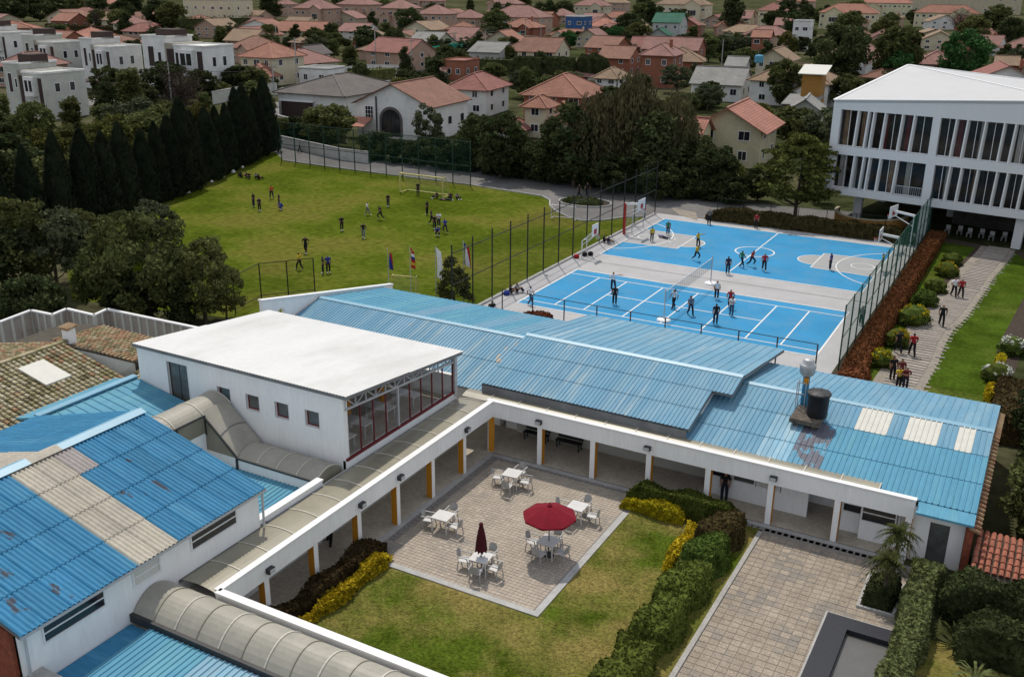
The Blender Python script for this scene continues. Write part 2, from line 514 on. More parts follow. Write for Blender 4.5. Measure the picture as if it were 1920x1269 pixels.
def sheet_mesh(name, m, W, L, pitch=0.2, amp=0.028, kind='sin'):
    """Roof sheet lying in its own frame: x across the ribs, y down the slope, z up."""
    mb = MB()
    xs = []
    n = max(1, round(W / pitch))
    for i in range(n):
        x = i * pitch
        if kind == 'sin':
            xs += [(x, 0.0), (x + pitch * 0.25, amp * 0.9), (x + pitch * 0.5, amp * 1.8), (x + pitch * 0.75, amp * 0.9)]
        else:
            xs += [(x, 0.0), (x + 0.02, amp * 2), (x + 0.06, amp * 2), (x + 0.08, 0.0)]
    xs.append((n * pitch, 0.0))
    k = len(xs)
    for y, lift in ((0.0, 0.0), (L, 0.012)):
        for x, z in xs:
            mb.v.append((x, y, z + lift))
    for i in range(k - 1):
        mb.f.append((i, k + i, k + i + 1, i + 1))
        mb.m.append(0)
    # turned-down lower edge, so that each lap throws a line of shade
    b0 = len(mb.v)
    for dz in (0.0, -0.022):
        for x, z in xs:
            mb.v.append((x, L, z + 0.012 + dz))
    for i in range(k - 1):
        mb.f.append((b0 + i, b0 + k + i, b0 + k + i + 1, b0 + i + 1))
        mb.m.append(0)
    return mb.mesh(name, m, smooth=(kind == 'sin'))


def roof_slope(parent, p0, across, down, rows, cols, m, pitch=0.2, amp=0.028, kind='sin', pick=None, lift=0.03, name='roof_sheet', skip=None):
    """Lays rows x cols sheets from corner p0; across and down are the full edge vectors of the slope. Also a solid deck beneath."""
    p0, a, d = Vector(p0), Vector(across), Vector(down)
    W, L = a.length / cols, d.length / rows
    ax, dx = a.normalized(), d.normalized()
    nx = ax.cross(dx)
    flip = nx.z < 0
    if flip:                                # keep z up: start at the other end
        p0 = p0 + a
        ax = -ax
        nx = ax.cross(dx)
    off = Vector(OFF.get(parent.name, (0, 0, 0)))
    cache = {}
    for r_ in range(rows):
        for c_ in range(cols):
            cc = cols - 1 - c_ if flip else c_
            if skip and skip(r_, cc):
                continue
            mm = (pick(r_, cc) if pick else None) or m
            if mm not in cache:
                cache[mm] = sheet_mesh('roof_sheet', mm, W, L + (0.10 if r_ < rows - 1 else 0.0), pitch=W / max(1, round(W / pitch)), amp=amp, kind=kind)
            o = bpy.data.objects.new(name, cache[mm])
            C.objects.link(o)
            o.parent = parent
            pos = p0 + ax * (W * c_) + dx * (L * r_) + nx * (lift + 0.016 * (rows - 1 - r_)) - off
            mtx = Matrix((ax, dx, nx)).transposed().to_4x4()
            mtx.translation = pos
            o.matrix_local = mtx
    return p0


def deck(mb, pts, th=0.12, mi=0):
    """Solid roof deck: polygon pts (upper face) thickened downwards."""
    n = len(pts)
    lo = [(x, y, z - th) for x, y, z in pts]
    a = Vector(pts[1]) - Vector(pts[0])
    b = Vector(pts[2]) - Vector(pts[1])
    up = a.cross(b).z > 0
    top = tuple(range(n)) if up else tuple(range(n - 1, -1, -1))
    bot = tuple(n + i for i in (range(n - 1, -1, -1) if up else range(n)))
    sides = [(n + i, n + (i + 1) % n, (i + 1) % n, i) if up else (i, (i + 1) % n, n + (i + 1) % n, n + i) for i in range(n)]
    return mb.add(list(pts) + lo, [top, bot] + sides, mi)


def window_on(parent, o, u, w, h, frame='white_trim', pane='dark_glass', fw=0.07, proud=0.05, bars=0, hbars=0, name='window', recess=0.0):
    """Framed window on a wall: o = lower left corner on the wall face, u = unit vector to the right, outside is u x z rotated outward."""
    u = Vector(u)
    n = Vector((u.y, -u.x, 0))
    o = Vector(o)

    def bx(mb, s0, s1, z0, z1, d0, d1, mi=0):
        q = [o + u * s0 + n * d1, o + u * s1 + n * d1, o + u * s1 + n * d0, o + u * s0 + n * d0]
        mb.hexa([(p.x, p.y, p.z + z0) for p in q] + [(p.x, p.y, p.z + z1) for p in q], mi)
    mb = MB()
    bx(mb, 0, w, 0, fw, -0.02, proud)
    bx(mb, 0, w, h - fw, h, -0.02, proud)
    bx(mb, 0, fw, fw, h - fw, -0.02, proud)
    bx(mb, w - fw, w, fw, h - fw, -0.02, proud)
    for k in range(bars):
        s = w * (k + 1) / (bars + 1)
        bx(mb, s - 0.025, s + 0.025, fw, h - fw, -0.01, proud * 0.8)
    for k in range(hbars):
        z = h * (k + 1) / (hbars + 1)
        bx(mb, fw, w - fw, z - 0.025, z + 0.025, -0.01, proud * 0.7)
    f = mb.build(name, frame, parent)
    pb = MB()
    bx(pb, fw * 0.5, w - fw * 0.5, fw * 0.5, h - fw * 0.5, -0.03, 0.012)
    pb.build('pane', pane, f)
    return f


def leafcards(mb, pts, size, rnd, mi=0, flat=0.0, aspect=1.6, out=None):
    """One small leaf-shaped quad at each point, turned at random."""
    for i, p in enumerate(pts):
        s = size * rnd.uniform(0.65, 1.35)
        a = rnd.uniform(0, 2 * math.pi)
        z = rnd.uniform(-1, 1) * (1 - flat)
        d = Vector((math.cos(a) * math.sqrt(max(0, 1 - z * z)), math.sin(a) * math.sqrt(max(0, 1 - z * z)), z))
        e = d.cross(Vector((rnd.uniform(-1, 1), rnd.uniform(-1, 1), rnd.uniform(-1, 1) * (1 - flat) + 0.02)))
        if e.length < 1e-3:
            continue
        e.normalize()
        d = d * s * aspect * 0.5
        e = e * s * 0.5
        p = Vector(p)
        mb.add([p - d, p + e * 0.9 - d * 0.1, p + d, p - e * 0.9 + d * 0.1], [(0, 1, 2, 3)], mi)

# ------------------------------------------------------------------ the setting: ground, field, courts, yards, paths
def flat(pts, z):
    return MB().poly([(x, y, z) for x, y in pts])


struct('ground', flat([(-1900, -300), (1500, -300), (1500, 3000), (-1900, 3000)], -0.02), 'ground')

FIELD = [(-100, 109.5), (-94, 104.6), (-83, 104.0), (-63, 103.6), (-52.4, 102.2), (-50.6, 100.6), (-49.3, 98.0), (-47.2, 95.6), (-45, 94.0), (-43, 93.2),
         (-41.2, 94.6), (-39.6, 97.4), (-37.7, 98.6), (-37.7, 52), (-52, 51), (-66, 48), (-80, 58), (-84, 68), (-89.5, 81), (-93.5, 91), (-98.5, 102.8)]
struct('sports_field', flat(FIELD, 0.0), 'field_grass')
# white kerb round the field's far end
kp = [(-94, 104.6), (-83, 104.0), (-63, 103.6), (-52.4, 102.2), (-50.6, 100.6), (-49.3, 98.0), (-47.2, 95.6), (-45, 94.0), (-43, 93.2), (-41.2, 94.6), (-39.6, 97.4), (-37.7, 98.6)]
mb = MB()
for a, b in zip(kp, kp[1:]):
    mb.beam((*a, 0.05), (*b, 0.05), 0.16, 0.16)
struct('field_kerb', mb, 'kerb')
PATH = [(-118, 128), (-110, 121.5), (-89.2, 111.2), (-69.4, 113.6), (-55.8, 111.5), (-44, 110), (-31.3, 111), (-19, 113), (-19, 101.2), (-33, 101.2), (-37.7, 101),
        (-37.7, 98.6), (-39.6, 97.4), (-41.2, 94.6), (-43, 93.2), (-45, 94.0), (-47.2, 95.6), (-49.3, 98.0), (-50.6, 100.6), (-52.4, 102.2), (-63, 103.6), (-83, 104.0), (-94, 104.6), (-100, 109.5), (-112, 116)]
struct('asphalt_path', flat(PATH, 0.004), 'asphalt')
# oval planted island in the path
isl = [(-47.1 + 3.1 * math.cos(a) + 0.5, 101.6 + 2.3 * math.sin(a)) for a in [2 * math.pi * i / 28 for i in range(28)]]
mb = MB()
for a, b in zip(isl, isl[1:] + isl[:1]):
    mb.beam((*a, 0.07), (*b, 0.07), 0.16, 0.2)
struct('island_kerb', mb, 'kerb')
struct('island_soil', flat(isl, 0.03), 'soil')
struct('sandy_apron', flat([(-37.22, 104.3), (-34.07, 103.69), (-32.55, 99.82), (-35.05, 101.26)], 0.012), 'gravel')

# court slab with painted courts
struct('court_slab', flat([(-37.55, 56), (-10.6, 56), (-10.6, 106), (-19.5, 106), (-19.5, 101), (-37.55, 101)], 0.008), 'slab')
LX0, LX1, LY0, LY1 = -35.5, -12.2, 65.1, 76.2
UX0, UX1, UY0, UY1 = -35.9, -12.3, 82.0, 98.8
struct('volleyball_court', flat([(LX0, LY0), (LX1, LY0), (LX1, LY1), (LX0, LY1)], 0.012), 'court_blue')
struct('basketball_court', flat([(UX0, UY0), (UX1, UY0), (UX1, UY1), (UX0, UY1)], 0.012), 'court_blue')
CY = 90.3
keys = MB()
for sgn, bx_ in ((1, UX0), (-1, UX1)):
    ft = bx_ + sgn * 5.5
    arc = [(ft + sgn * 1.75 * math.sin(t), CY - 1.75 * math.cos(t)) for t in [math.pi * k / 14 for k in range(15)]]
    pts = [(bx_, CY - 3.0), (ft, CY - 2.75)] + arc + [(ft, CY + 2.75), (bx_, CY + 3.0)]
    if sgn < 0:
        pts = pts[::-1]
    keys.poly([(x, y, 0.016) for x, y in pts])
struct('key_paint', keys, 'court_grey')


def stripe(mb, a, b, w=0.09, z=0.020):
    a, b = Vector((*a, z)), Vector((*b, z))
    n = (b - a).normalized().cross(Vector((0, 0, 1))) * w / 2
    mb.poly([a + n, b + n, b - n, a - n][::-1])


def arcline(mb, c, r, t0, t1, w=0.09, z=0.020, n=28):
    p = [(c[0] + r * math.cos(t0 + (t1 - t0) * k / n), c[1] + r * math.sin(t0 + (t1 - t0) * k / n)) for k in range(n + 1)]
    for a, b in zip(p, p[1:]):
        stripe(mb, a, b, w, z)


ln = MB()
for x in (LX0, LX1):
    stripe(ln, (x, LY0 - 0.06), (x, LY1 + 0.06), 0.13)
for y in (LY0, LY1):
    stripe(ln, (LX0, y), (LX1, y), 0.13, 0.024)
for y in (66.2, 74.85):
    stripe(ln, (LX0, y), (LX1, y), 0.11, 0.024)
stripe(ln, (-30.2, 70.65), (-17.45, 70.65), 0.11, 0.024)
for x in (-32.7, -30.2, -26.95, -23.9, -20.8, -17.45, -14.9):
    stripe(ln, (x, 66.2), (x, 74.85), 0.11, 0.020)
for x in (UX0, UX1):
    stripe(ln, (x, UY0 - 0.06), (x, UY1 + 0.06), 0.13)
for y in (UY0, UY1):
    stripe(ln, (UX0, y), (UX1, y), 0.13, 0.024)
stripe(ln, (-23.65, UY0), (-23.65, UY1), 0.11)
arcline(ln, (-23.65, CY), 1.8, 0, 2 * math.pi, 0.14, 0.024)
arcline(ln, (-9.44, CY), 6.56, math.pi - 1.12, math.pi + 1.12, 0.11, 0.024)
arcline(ln, (-38.76, CY), 6.56, -1.12, 1.12, 0.11, 0.024)
for sgn, bx_ in ((1, UX0), (-1, UX1)):
    ft = bx_ + sgn * 5.5
    arcline(ln, (ft, CY), 1.75, -math.pi / 2 if sgn > 0 else math.pi / 2, math.pi / 2 if sgn > 0 else 1.5 * math.pi, 0.1, 0.024)
    stripe(ln, (ft, CY - 2.75), (ft, CY + 2.75), 0.1, 0.024)
    stripe(ln, (bx_, CY - 3.0), (ft, CY - 2.75), 0.1, 0.028)
    stripe(ln, (bx_, CY + 3.0), (ft, CY + 2.75), 0.1, 0.028)
    arcline(ln, (bx_ + sgn * 1.5, CY), 1.0, 0, 2 * math.pi, 0.09, 0.024)
    for dy in (-0.7, 0.7):
        stripe(ln, (bx_ + sgn * 4.2, CY + dy - 0.25), (bx_ + sgn * 3.9, CY + dy + 0.25), 0.09, 0.028)
struct('court_lines', ln, 'line_white')
# thin drain joint across the slab between the courts
jn = MB()
stripe(jn, (-37.4, 79.4), (-10.9, 79.4), 0.12, 0.014)
struct('court_drain', jn, 'drain')

# garden path with timber sleepers, lawn and beds on the right of the courts
GP = [(-6.6, 58), (-6.5, 63), (-6.3, 68), (-6.35, 72), (-6.2, 76), (-5.6, 80), (-5.3, 84), (-5.0, 88), (-4.7, 93), (-4.3, 97), (-3.9, 101), (-3.7, 104)]
def offset(pl, d0, d1):
    L_, R_ = [], []
    for i, p in enumerate(pl):
        a, b = pl[max(0, i - 1)], pl[min(len(pl) - 1, i + 1)]
        t = Vector((b[0] - a[0], b[1] - a[1])).normalized()
        L_.append((p[0] - t.y * d0, p[1] + t.x * d0))
        R_.append((p[0] - t.y * d1, p[1] + t.x * d1))
    return L_, R_
def ribbon(pl, d0, d1, z):
    l, r = offset(pl, d0, d1)
    mb = MB()
    for i in range(len(pl) - 1):
        mb.poly([(*r[i], z), (*r[i + 1], z), (*l[i + 1], z), (*l[i], z)])
    return mb
struct('garden_bed', flat([(-10.5, 54), (-0.5, 54), (0.8, 103), (-10.5, 106)], -0.008), 'soil')
path_o = struct('garden_path', ribbon(GP, 1.5, -1.55, 0.006), 'gravel')
struct('lawn', flat([(-5.0, 57), (-1.0, 55), (-1.2, 64), (-1.5, 74), (-0.6, 87), (0.2, 95), (-1.0, 100), (-2.2, 103), (-2.3, 100.5), (-2.8, 96.5), (-3.3, 92), (-3.6, 87), (-3.9, 83), (-4.2, 79), (-4.8, 75), (-4.9, 70), (-4.9, 64)], 0.0), 'garden_grass')
struct('bed_lawn', flat([(-9.6, 60), (-8.1, 60), (-7.4, 76), (-7.0, 88), (-6.2, 97), (-5.6, 103), (-8.6, 103.5), (-9.2, 84)], 0.0), 'garden_grass')
sm = MB().box(-0.95, 0.95, -0.14, 0.14, 0, 0.05).mesh('sleeper', 'sleeper')
slp = offset(GP, -0.1, 0.0)[0]
pos = 0.0
def along(pl, s):
    for a, b in zip(pl, pl[1:]):
        l = math.dist(a, b)
        if s <= l:
            t = s / l
            return (a[0] + (b[0] - a[0]) * t, a[1] + (b[1] - a[1]) * t), math.atan2(b[1] - a[1], b[0] - a[0])
        s -= l
    return None, None
s_ = 4.0
while True:
    p_, an = along(slp, s_)
    if p_ is None:
        break
    share('sleeper', sm, path_o, (p_[0], p_[1], 0.0), an - math.pi / 2 + RND.uniform(-0.04, 0.04))
    s_ += 0.52
mb = MB()
pe = offset(GP, -1.6, 0)[0]
for k in range(60):
    p_, an = along(pe, 0.75 * k)
    if p_:
        mb.obox((p_[0] + RND.uniform(-0.06, 0.06), p_[1], -0.02), RND.uniform(0.1, 0.2), RND.uniform(0.2, 0.6), RND.uniform(0.04, 0.09), an + RND.uniform(-0.3, 0.3))
tag(mb.build('edging_stones', 'sleeper', path_o), kind='stuff')

# courtyard: lawn, paved patio, walkway floors, drains
struct('courtyard_lawn', flat([(-24.0, 21.5), (-9.2, 20.5), (-9.2, 41.0), (-24.0, 41.0)], 0.0), 'yard_grass')
struct('arcade_floor', flat([(-26.2, 19.5), (-24.0, 19.5), (-24.0, 41.45), (-2.9, 41.45), (-2.9, 45.5), (-26.2, 45.5)], 0.05), 'walk_tile')
mb = MB().box(-24.05, -23.75, 21.6, 41.4, 0.0, 0.055)
mb.box(-23.75, -2.9, 41.1, 41.4, 0.0, 0.055)
struct('walkway_kerb', mb, 'kerb')
PX0, PX1, PY0, PY1 = -22.75, -15.1, 29.85, 41.05
patio = struct('patio', flat([(-23.75, PY0), (PX1, PY0), (PX1, 41.1), (-23.75, 41.1)], 0.006), 'joint')
mb = MB().box(-22.7, PX1 + 0.02, PY0 - 0.12, PY0 + 0.18, -0.02, 0.05)
mb.box(PX1 - 0.28, PX1 + 0.02, PY0 + 0.18, 39.1, -0.02, 0.05)
mb.build('border_kerb', 'kerb', patio)
mb = MB()
ny, nx = 54, 37
for j in range(ny):
    for i in range(nx):
        x0 = -23.3 + i * 0.212
        y0 = PY0 + 0.2 + j * 0.201
        if x0 + 0.21 > PX1 - 0.29 or (y0 < 31.4 and x0 < -22.72):
            continue
        h = 0.016 + RND.uniform(0, 0.006)
        mb.box(x0 + 0.005, x0 + 0.207, y0 + 0.012, y0 + 0.19, 0.004, h, RND.choice((0, 0, 0, 0, 1, 2)))
MATS_PAV = ['paver', 'paver_light', 'paver_dark']
mat('paver_light', (0.375, 0.322, 0.265), 0.85, 0.12, 0.9, fine=0.16, fscale=14)
mat('paver_dark', (0.34, 0.29, 0.238), 0.85, 0.12, 0.9, fine=0.16, fscale=14)
tag(mb.build('paver_field', MATS_PAV, patio), kind='stuff')
mb = MB()
for k in range(34):
    mb.box(-23.7, -23.42, 31.6 + k * 0.28, 31.6 + k * 0.28 + 0.2, 0.01, 0.03)
for k in range(70):
    mb.box(-23.2 + k * 0.29, -23.2 + k * 0.29 + 0.2, 40.86, 41.06, 0.01, 0.03)
tag(mb.build('drain_grating', 'drain', patio), kind='stuff')

# plaza on the right, paved with separate slabs
plaza = struct('plaza', flat([(-9.1, 16.0), (-2.0, 16.0), (-2.0, 41.1), (-9.1, 41.1)], 0.004), 'joint')
mb = MB().box(-9.22, -9.02, 16, 40.6, -0.02, 0.09)
mb.build('border_kerb', 'concrete', plaza)
slabs = []
sx, sy = 0.385, 0.36
for j in range(52):
    for i in range(19):
        x, y = -9.02 + 0.2 + i * sx, 22.0 + j * sy
        if x > -2.2 or y > 40.8:
            continue
        slabs.append((x, y))
slabs.sort(key=lambda p: math.hypot(p[0], p[1]) if p[1] > 26.8 else 900)
mat('slab_a', (0.285, 0.238, 0.188), 0.9, 0.16, 1.2, fine=0.3, fscale=16, col2=(0.21, 0.188, 0.163), c2scale=0.5)
mat('slab_b', (0.298, 0.25, 0.198), 0.9, 0.16, 1.2, fine=0.3, fscale=16)
mat('slab_c', (0.27, 0.225, 0.177), 0.9, 0.16, 1.2, fine=0.3, fscale=16)
SLAB_M = ['slab_a', 'slab_b', 'slab_c']
pm = [MB().box(-sx / 2 + 0.014, sx / 2 - 0.014, -sy / 2 + 0.014, sy / 2 - 0.014, 0.0, 0.022).mesh('paving_slab', m_) for m_ in SLAB_M]
for x, y in slabs[:300]:
    o = share('paving_slab', RND.choice(pm), plaza, (x, y, RND.uniform(-0.004, 0.004)))
mb = MB()
for x, y in slabs[300:]:
    mb.box(x - sx / 2 + 0.014, x + sx / 2 - 0.014, y - sy / 2 + 0.014, y + sy / 2 - 0.014, 0.0, 0.022 + RND.uniform(-0.004, 0.004), RND.choice((0, 0, 0, 1, 2)))
tag(mb.build('paving_field', SLAB_M, plaza), kind='stuff')
mb = MB()
for k in range(22):
    mb.box(-9.0 + k * 0.29, -9.0 + k * 0.29 + 0.2, 40.86, 41.06, 0.01, 0.03)
tag(mb.build('drain_grating', 'drain', plaza), kind='stuff')
struct('side_lawn', flat([(-1.7, 14), (14, 14), (14, 38), (-1.7, 36)], 0.0), 'yard_grass')

# neighbourhood: streets and one open playing field far behind
struct('far_lawn', flat([(-278.81, 269.31), (-243.51, 258.29), (-254.59, 295.55), (-302.57, 350.97), (-318.12, 338.27)], 0.0), 'dry_grass')
st = MB()
def street(pts, w):
    for a, b in zip(pts, pts[1:]):
        a, b = Vector((*a, 0.0)), Vector((*b, 0.0))
        n = (b - a).normalized().cross(Vector((0, 0, 1))) * w / 2
        st.poly([a - n, b - n, b + n, a + n][::-1])
street([(-121.04, 121.96), (-136.43, 150.95), (-143.08, 179.47), (-155.3, 221.95), (-165.59, 277.84)], 7)
street([(-160.48, 107.94), (-173.44, 137.13), (-170.56, 156.98), (-165.08, 174.21), (-143.08, 179.47)], 7)
struct('street', st, 'street')

# ------------------------------------------------------------------ school buildings
mat('roof_peeled', (0.095, 0.275, 0.395), 0.6, 0.1, 1.0, col2=(0.11, 0.115, 0.145), c2lo=0.44, c2hi=0.46, c2scale=1.7, stretch=(1.0, 0.45, 1.0), fine=0.1, fscale=6)
mat('roof_scuffed', (0.042, 0.19, 0.34), 0.6, 0.08, 0.9, spec=0.12, rnd=0.1, col2=(0.065, 0.08, 0.105), c2lo=0.60, c2hi=0.62, c2scale=1.3, stretch=(0.5, 1.6, 1.0), fine=0.12, fscale=5)
mat('roof_rusty', (0.135, 0.285, 0.40), 0.55, 0.06, 0.8, rnd=0.03, col2=(0.33, 0.30, 0.265), c2lo=0.645, c2hi=0.66, c2scale=0.75, fine=0.06, fscale=5)
mat('roof_worn', (0.145, 0.29, 0.40), 0.6, 0.08, 0.8, spec=0.1, rnd=0.03, stretch=(4.0, 0.25, 1.0), col2=(0.27, 0.38, 0.44), c2lo=0.48, c2hi=0.66, c2scale=0.7, fine=0.08, fscale=5)
mat('roof_faded', (0.17, 0.34, 0.45), 0.5, 0.1, 1.0, rnd=0.06, col2=(0.28, 0.41, 0.48), c2lo=0.48, c2hi=0.66, c2scale=0.9, stretch=(2.0, 0.3, 1.0), fine=0.06, fscale=5)


def gable_block(name, label, x0, x1, yr, zr, yn, zn, yf, zf, m_near, m_far, cols, wall, rows=(2, 2), pick_n=None, pick_f=None, skip_n=None, pn=0.22, pf=0.44, cut=None):
    t = thing(name, label, 'building', (x0, yn, 0))
    dk = MB()
    if cut:                                 # the lower part of the near slope ends short of the ridge part
        xc, q = cut
        ym, zm = yr + (yn - yr) * q, zr + (zn - zr) * q
        deck(dk, [(x0, ym, zm), (x1, ym, zm), (x1, yr, zr), (x0, yr, zr)], 0.14)
        deck(dk, [(x0, yn, zn), (xc, yn, zn), (xc, ym, zm), (x0, ym, zm)], 0.139)
    else:
        deck(dk, [(x0, yn, zn), (x1, yn, zn), (x1, yr, zr), (x0, yr, zr)], 0.14)
    deck(dk, [(x0, yr, zr), (x1, yr, zr), (x1, yf, zf), (x0, yf, zf)], 0.14)
    dk.build('roof_deck', 'gutter', t)
    roof_slope(t, (x0, yr, zr), (x1 - x0, 0, 0), (0, yn - yr, zn - zr), rows[0], cols, m_near, pn, 0.020, 'rib', pick_n, skip=skip_n)
    roof_slope(t, (x0, yr, zr), (x1 - x0, 0, 0), (0, yf - yr, zf - zr), rows[1], cols, m_far, pf, 0.016, 'rib', pick_f)
    cp = MB()
    for a, b in ((x0, x0 + (x1 - x0) * 0.5), (x0 + (x1 - x0) * 0.5, x1)):
        sl_n, sl_f = (zn - zr) / (yr - yn), (zf - zr) / (yf - yr)
        cp.add([(a, yr - 0.22, zr + 0.10 + 0.22 * sl_n), (b, yr - 0.22, zr + 0.10 + 0.22 * sl_n), (b, yr, zr + 0.13), (a, yr, zr + 0.13),
                (b, yr + 0.22, zr + 0.10 + 0.22 * sl_f), (a, yr + 0.22, zr + 0.10 + 0.22 * sl_f)], [(0, 1, 2, 3), (3, 2, 4, 5)])
    cp.build('ridge_cap', 'roof_cap_blue', t)
    w0, w1, wy0, wy1 = wall
    mb = MB()
    # gabled wall body just below the deck
    def top(y):
        return (zr + (zn - zr) * (yr - y) / (yr - yn) if y < yr else zr + (zf - zr) * (y - yr) / (yf - yr)) - 0.16
    mb.add([(w0, wy0, 0), (w1, wy0, 0), (w1, wy1, 0), (w0, wy1, 0), (w0, wy0, top(wy0)), (w1, wy0, top(wy0)), (w1, yr, top(yr)), (w0, yr, top(yr)), (w1, wy1, top(wy1)), (w0, wy1, top(wy1))],
           [(0, 1, 5, 4), (2, 3, 9, 8), (1, 2, 8, 6, 5), (3, 0, 4, 7, 9), (4, 5, 6, 7), (7, 6, 8, 9)])
    mb.build('wall', 'white_paint', t)
    return t


# -- east block with skylights and tank
def east_pick(r_, c_):
    if r_ == 0 and c_ in (10, 11, 13, 14, 16):
        return 'skylight'
    if r_ >= 1 and c_ in (7, 8):
        return 'roof_peeled'
    if r_ >= 1 and c_ in (5, 6):
        return 'roof_faded'
    if r_ >= 1 and c_ >= 9:
        return 'roof_blue_sky'
    return None


eb = gable_block('classroom_block', 'low classroom block with pale blue roof, white skylight sheets and water tank', -13.9, -0.45, 48.3, 4.05, 41.95, 2.85, 54.7, 2.9,
                 'roof_blue_pale', 'roof_blue_pale', 18, (-13.7, -0.75, 44.6, 54.4), pick_n=east_pick, rows=(3, 2))
mb = MB()
deck(mb, [(-2.75, 41.05, 2.68), (-0.45, 41.05, 2.68), (-0.45, 41.95, 2.86), (-2.75, 41.95, 2.86)], 0.1)
mb.build('eave_strip', 'roof_blue_sky', eb)
# rooms facing the plaza: low walls, posts and the far right wall with its door
for q in ((-12.6, -8.9, 43.0, 43.15, 0, 1.0), (-12.6, -8.9, 43.0, 43.15, 1.9, 2.7), (-8.9, -7.6, 43.0, 43.15, 0, 2.7), (-6.1, -5.1, 42.7, 42.85, 0, 1.0), (-6.15, -6.0, 42.7, 44.6, 0, 2.7), (-6.0, -5.1, 42.72, 42.85, 1.9, 2.7), (-5.1, -3.0, 42.3, 42.45, 0, 0.95), (-5.1, -3.0, 42.3, 42.45, 1.9, 2.6), (-3.0, -2.15, 41.72, 41.9, 0, 2.55), (-1.35, -0.75, 41.72, 41.9, 0, 2.55), (-2.15, -1.35, 41.72, 41.9, 2.05, 2.55), (-0.9, -0.75, 41.9, 44.6, 0, 2.6)):
    MB().box(*q).build('front_wall', 'white_paint', eb)
MB().box(-2.15, -1.35, 41.86, 41.89, 0.02, 2.05).build('door', 'dim_glass', eb)
window_on(eb, (-5.1, 42.36, 0.95), (1, 0, 0), 1.55, 0.95, 'white_trim', 'dark_glass', hbars=1)
window_on(eb, (-3.5, 42.36, 0.95), (1, 0, 0), 0.5, 0.95, 'white_trim', 'skylight')
window_on(eb, (-6.0, 42.76, 1.0), (1, 0, 0), 0.9, 0.9, 'white_trim', 'dark_glass', hbars=1)
for k in range(3):
    window_on(eb, (-12.5 + k * 1.2, 43.06, 1.0), (1, 0, 0), 1.15, 0.9, 'white_trim', ('dark_glass', 'dim_glass', 'skylight')[k], hbars=1)
mb = MB().box(-0.72, -0.42, 41.3, 54.6, 0, 2.5)
mb.build('brick_end_wall', 'brick_red', eb)
mb = MB()
for k in range(44):
    y = 41.2 + k * 0.3
    z = (4.05 - (48.3 - y) * 0.189 if y < 48.3 else 4.05 - (y - 48.3) * 0.18) - 0.25
    mb.tube((-0.62, y, z + 0.02), (-0.18, y, z - 0.12), 0.09, 0.09, 6)
tag(mb.build('verge_tiles', 'brown_tile', eb), kind='stuff')
tk = MB().box(-9.35, -7.9, 45.15, 47.0, 3.76, 3.98)
tk.box(-9.15, -8.95, 45.35, 45.5, 3.3, 3.76)
tk.box(-8.3, -8.1, 45.35, 45.5, 3.3, 3.76)
tk.box(-9.2, -8.05, 45.7, 46.9, 3.4, 3.76)
tk.build('tank_plinth', 'plinth_dirty', eb)
t = thing('water_tank', 'black plastic water tank with ribbed lid on the pale blue roof', 'water tank', (-8.25, 46.1, 3.98))
MB().lathe((-8.25, 46.1, 3.98), [(0.46, 0), (0.47, 0.05), (0.50, 0.5), (0.51, 0.55), (0.52, 1.1), (0.58, 1.14), (0.58, 1.2)], 24).build('tank_body', 'tank_black', t, True)
lid = MB().lathe((-8.25, 46.1, 5.18), [(0.585, 0.0), (0.56, 0.05), (0.25, 0.13), (0.06, 0.15)], 24)
for k in range(8):
    a = k * math.pi / 4
    lid.beam((-8.25, 46.1, 5.34), (-8.25 + 0.55 * math.cos(a), 46.1 + 0.55 * math.sin(a), 5.235), 0.04, 0.03)
lid.build('lid', 'dark_steel', t)
t = thing('roof_chimney', 'white louvred chimney cowl on a blue pipe behind the water tank', 'chimney', (-9.15, 47.2, 4.0))
MB().tube((-9.15, 47.2, 3.6), (-9.15, 47.2, 5.55), 0.17, n=14).build('pipe', 'roof_blue', t, True)
cw = MB().lathe((-9.15, 47.2, 5.5), [(0.2, 0), (0.34, 0.12), (0.34, 0.2), (0.38, 0.24), (0.38, 0.4), (0.40, 0.45), (0.40, 0.62), (0.36, 0.66), (0.28, 0.68), (0.28, 0.85), (0.22, 0.92)], 22)
cw.build('cowl', 'galvanised', t, True)
fr = MB()
for dx, dy in ((-0.3, -0.3), (0.12, -0.3), (-0.3, 0.12)):
    fr.beam((-9.15 + dx, 47.0 + dy, 3.9), (-9.15 + dx, 47.0 + dy, 5.3), 0.04)
fr.beam((-9.45, 46.7, 5.3), (-9.03, 46.7, 5.3), 0.04)
fr.beam((-9.45, 46.7, 4.7), (-9.03, 46.7, 4.7), 0.04)
fr.build('support_frame', 'galvanised', t)
MB().box(-9.2, -8.98, 46.8, 46.98, 5.2, 5.5).build('burner_box', 'orange_paint', t)

# -- central block: its roof stands half a metre above the neighbours
cb = gable_block('assembly_block', 'raised middle block with light blue standing seam gable roof beside the courts', -25.2, -12.4, 47.55, 4.65, 42.45, 3.5, 56.3, 3.3,
                 'roof_blue_pale', 'roof_blue_pale', 12, (-24.9, -13.6, 44.6, 56.0), rows=(3, 2), skip_n=lambda r_, c_: c_ == 11 and r_ > 0, cut=(-13.46, 1 / 3), pick_n=lambda r_, c_: 'roof_worn' if c_ in (2, 3, 4, 7) else None, pick_f=lambda r_, c_: 'roof_worn' if c_ in (1, 5, 8) else None)
MB().box(-25.15, -13.6, 42.32, 42.46, 2.98, 3.42).build('gutter_board', 'gutter', cb)
MB().box(-25.2, -13.6, 42.46, 44.6, 2.9, 2.98).build('soffit', 'white_paint', cb)

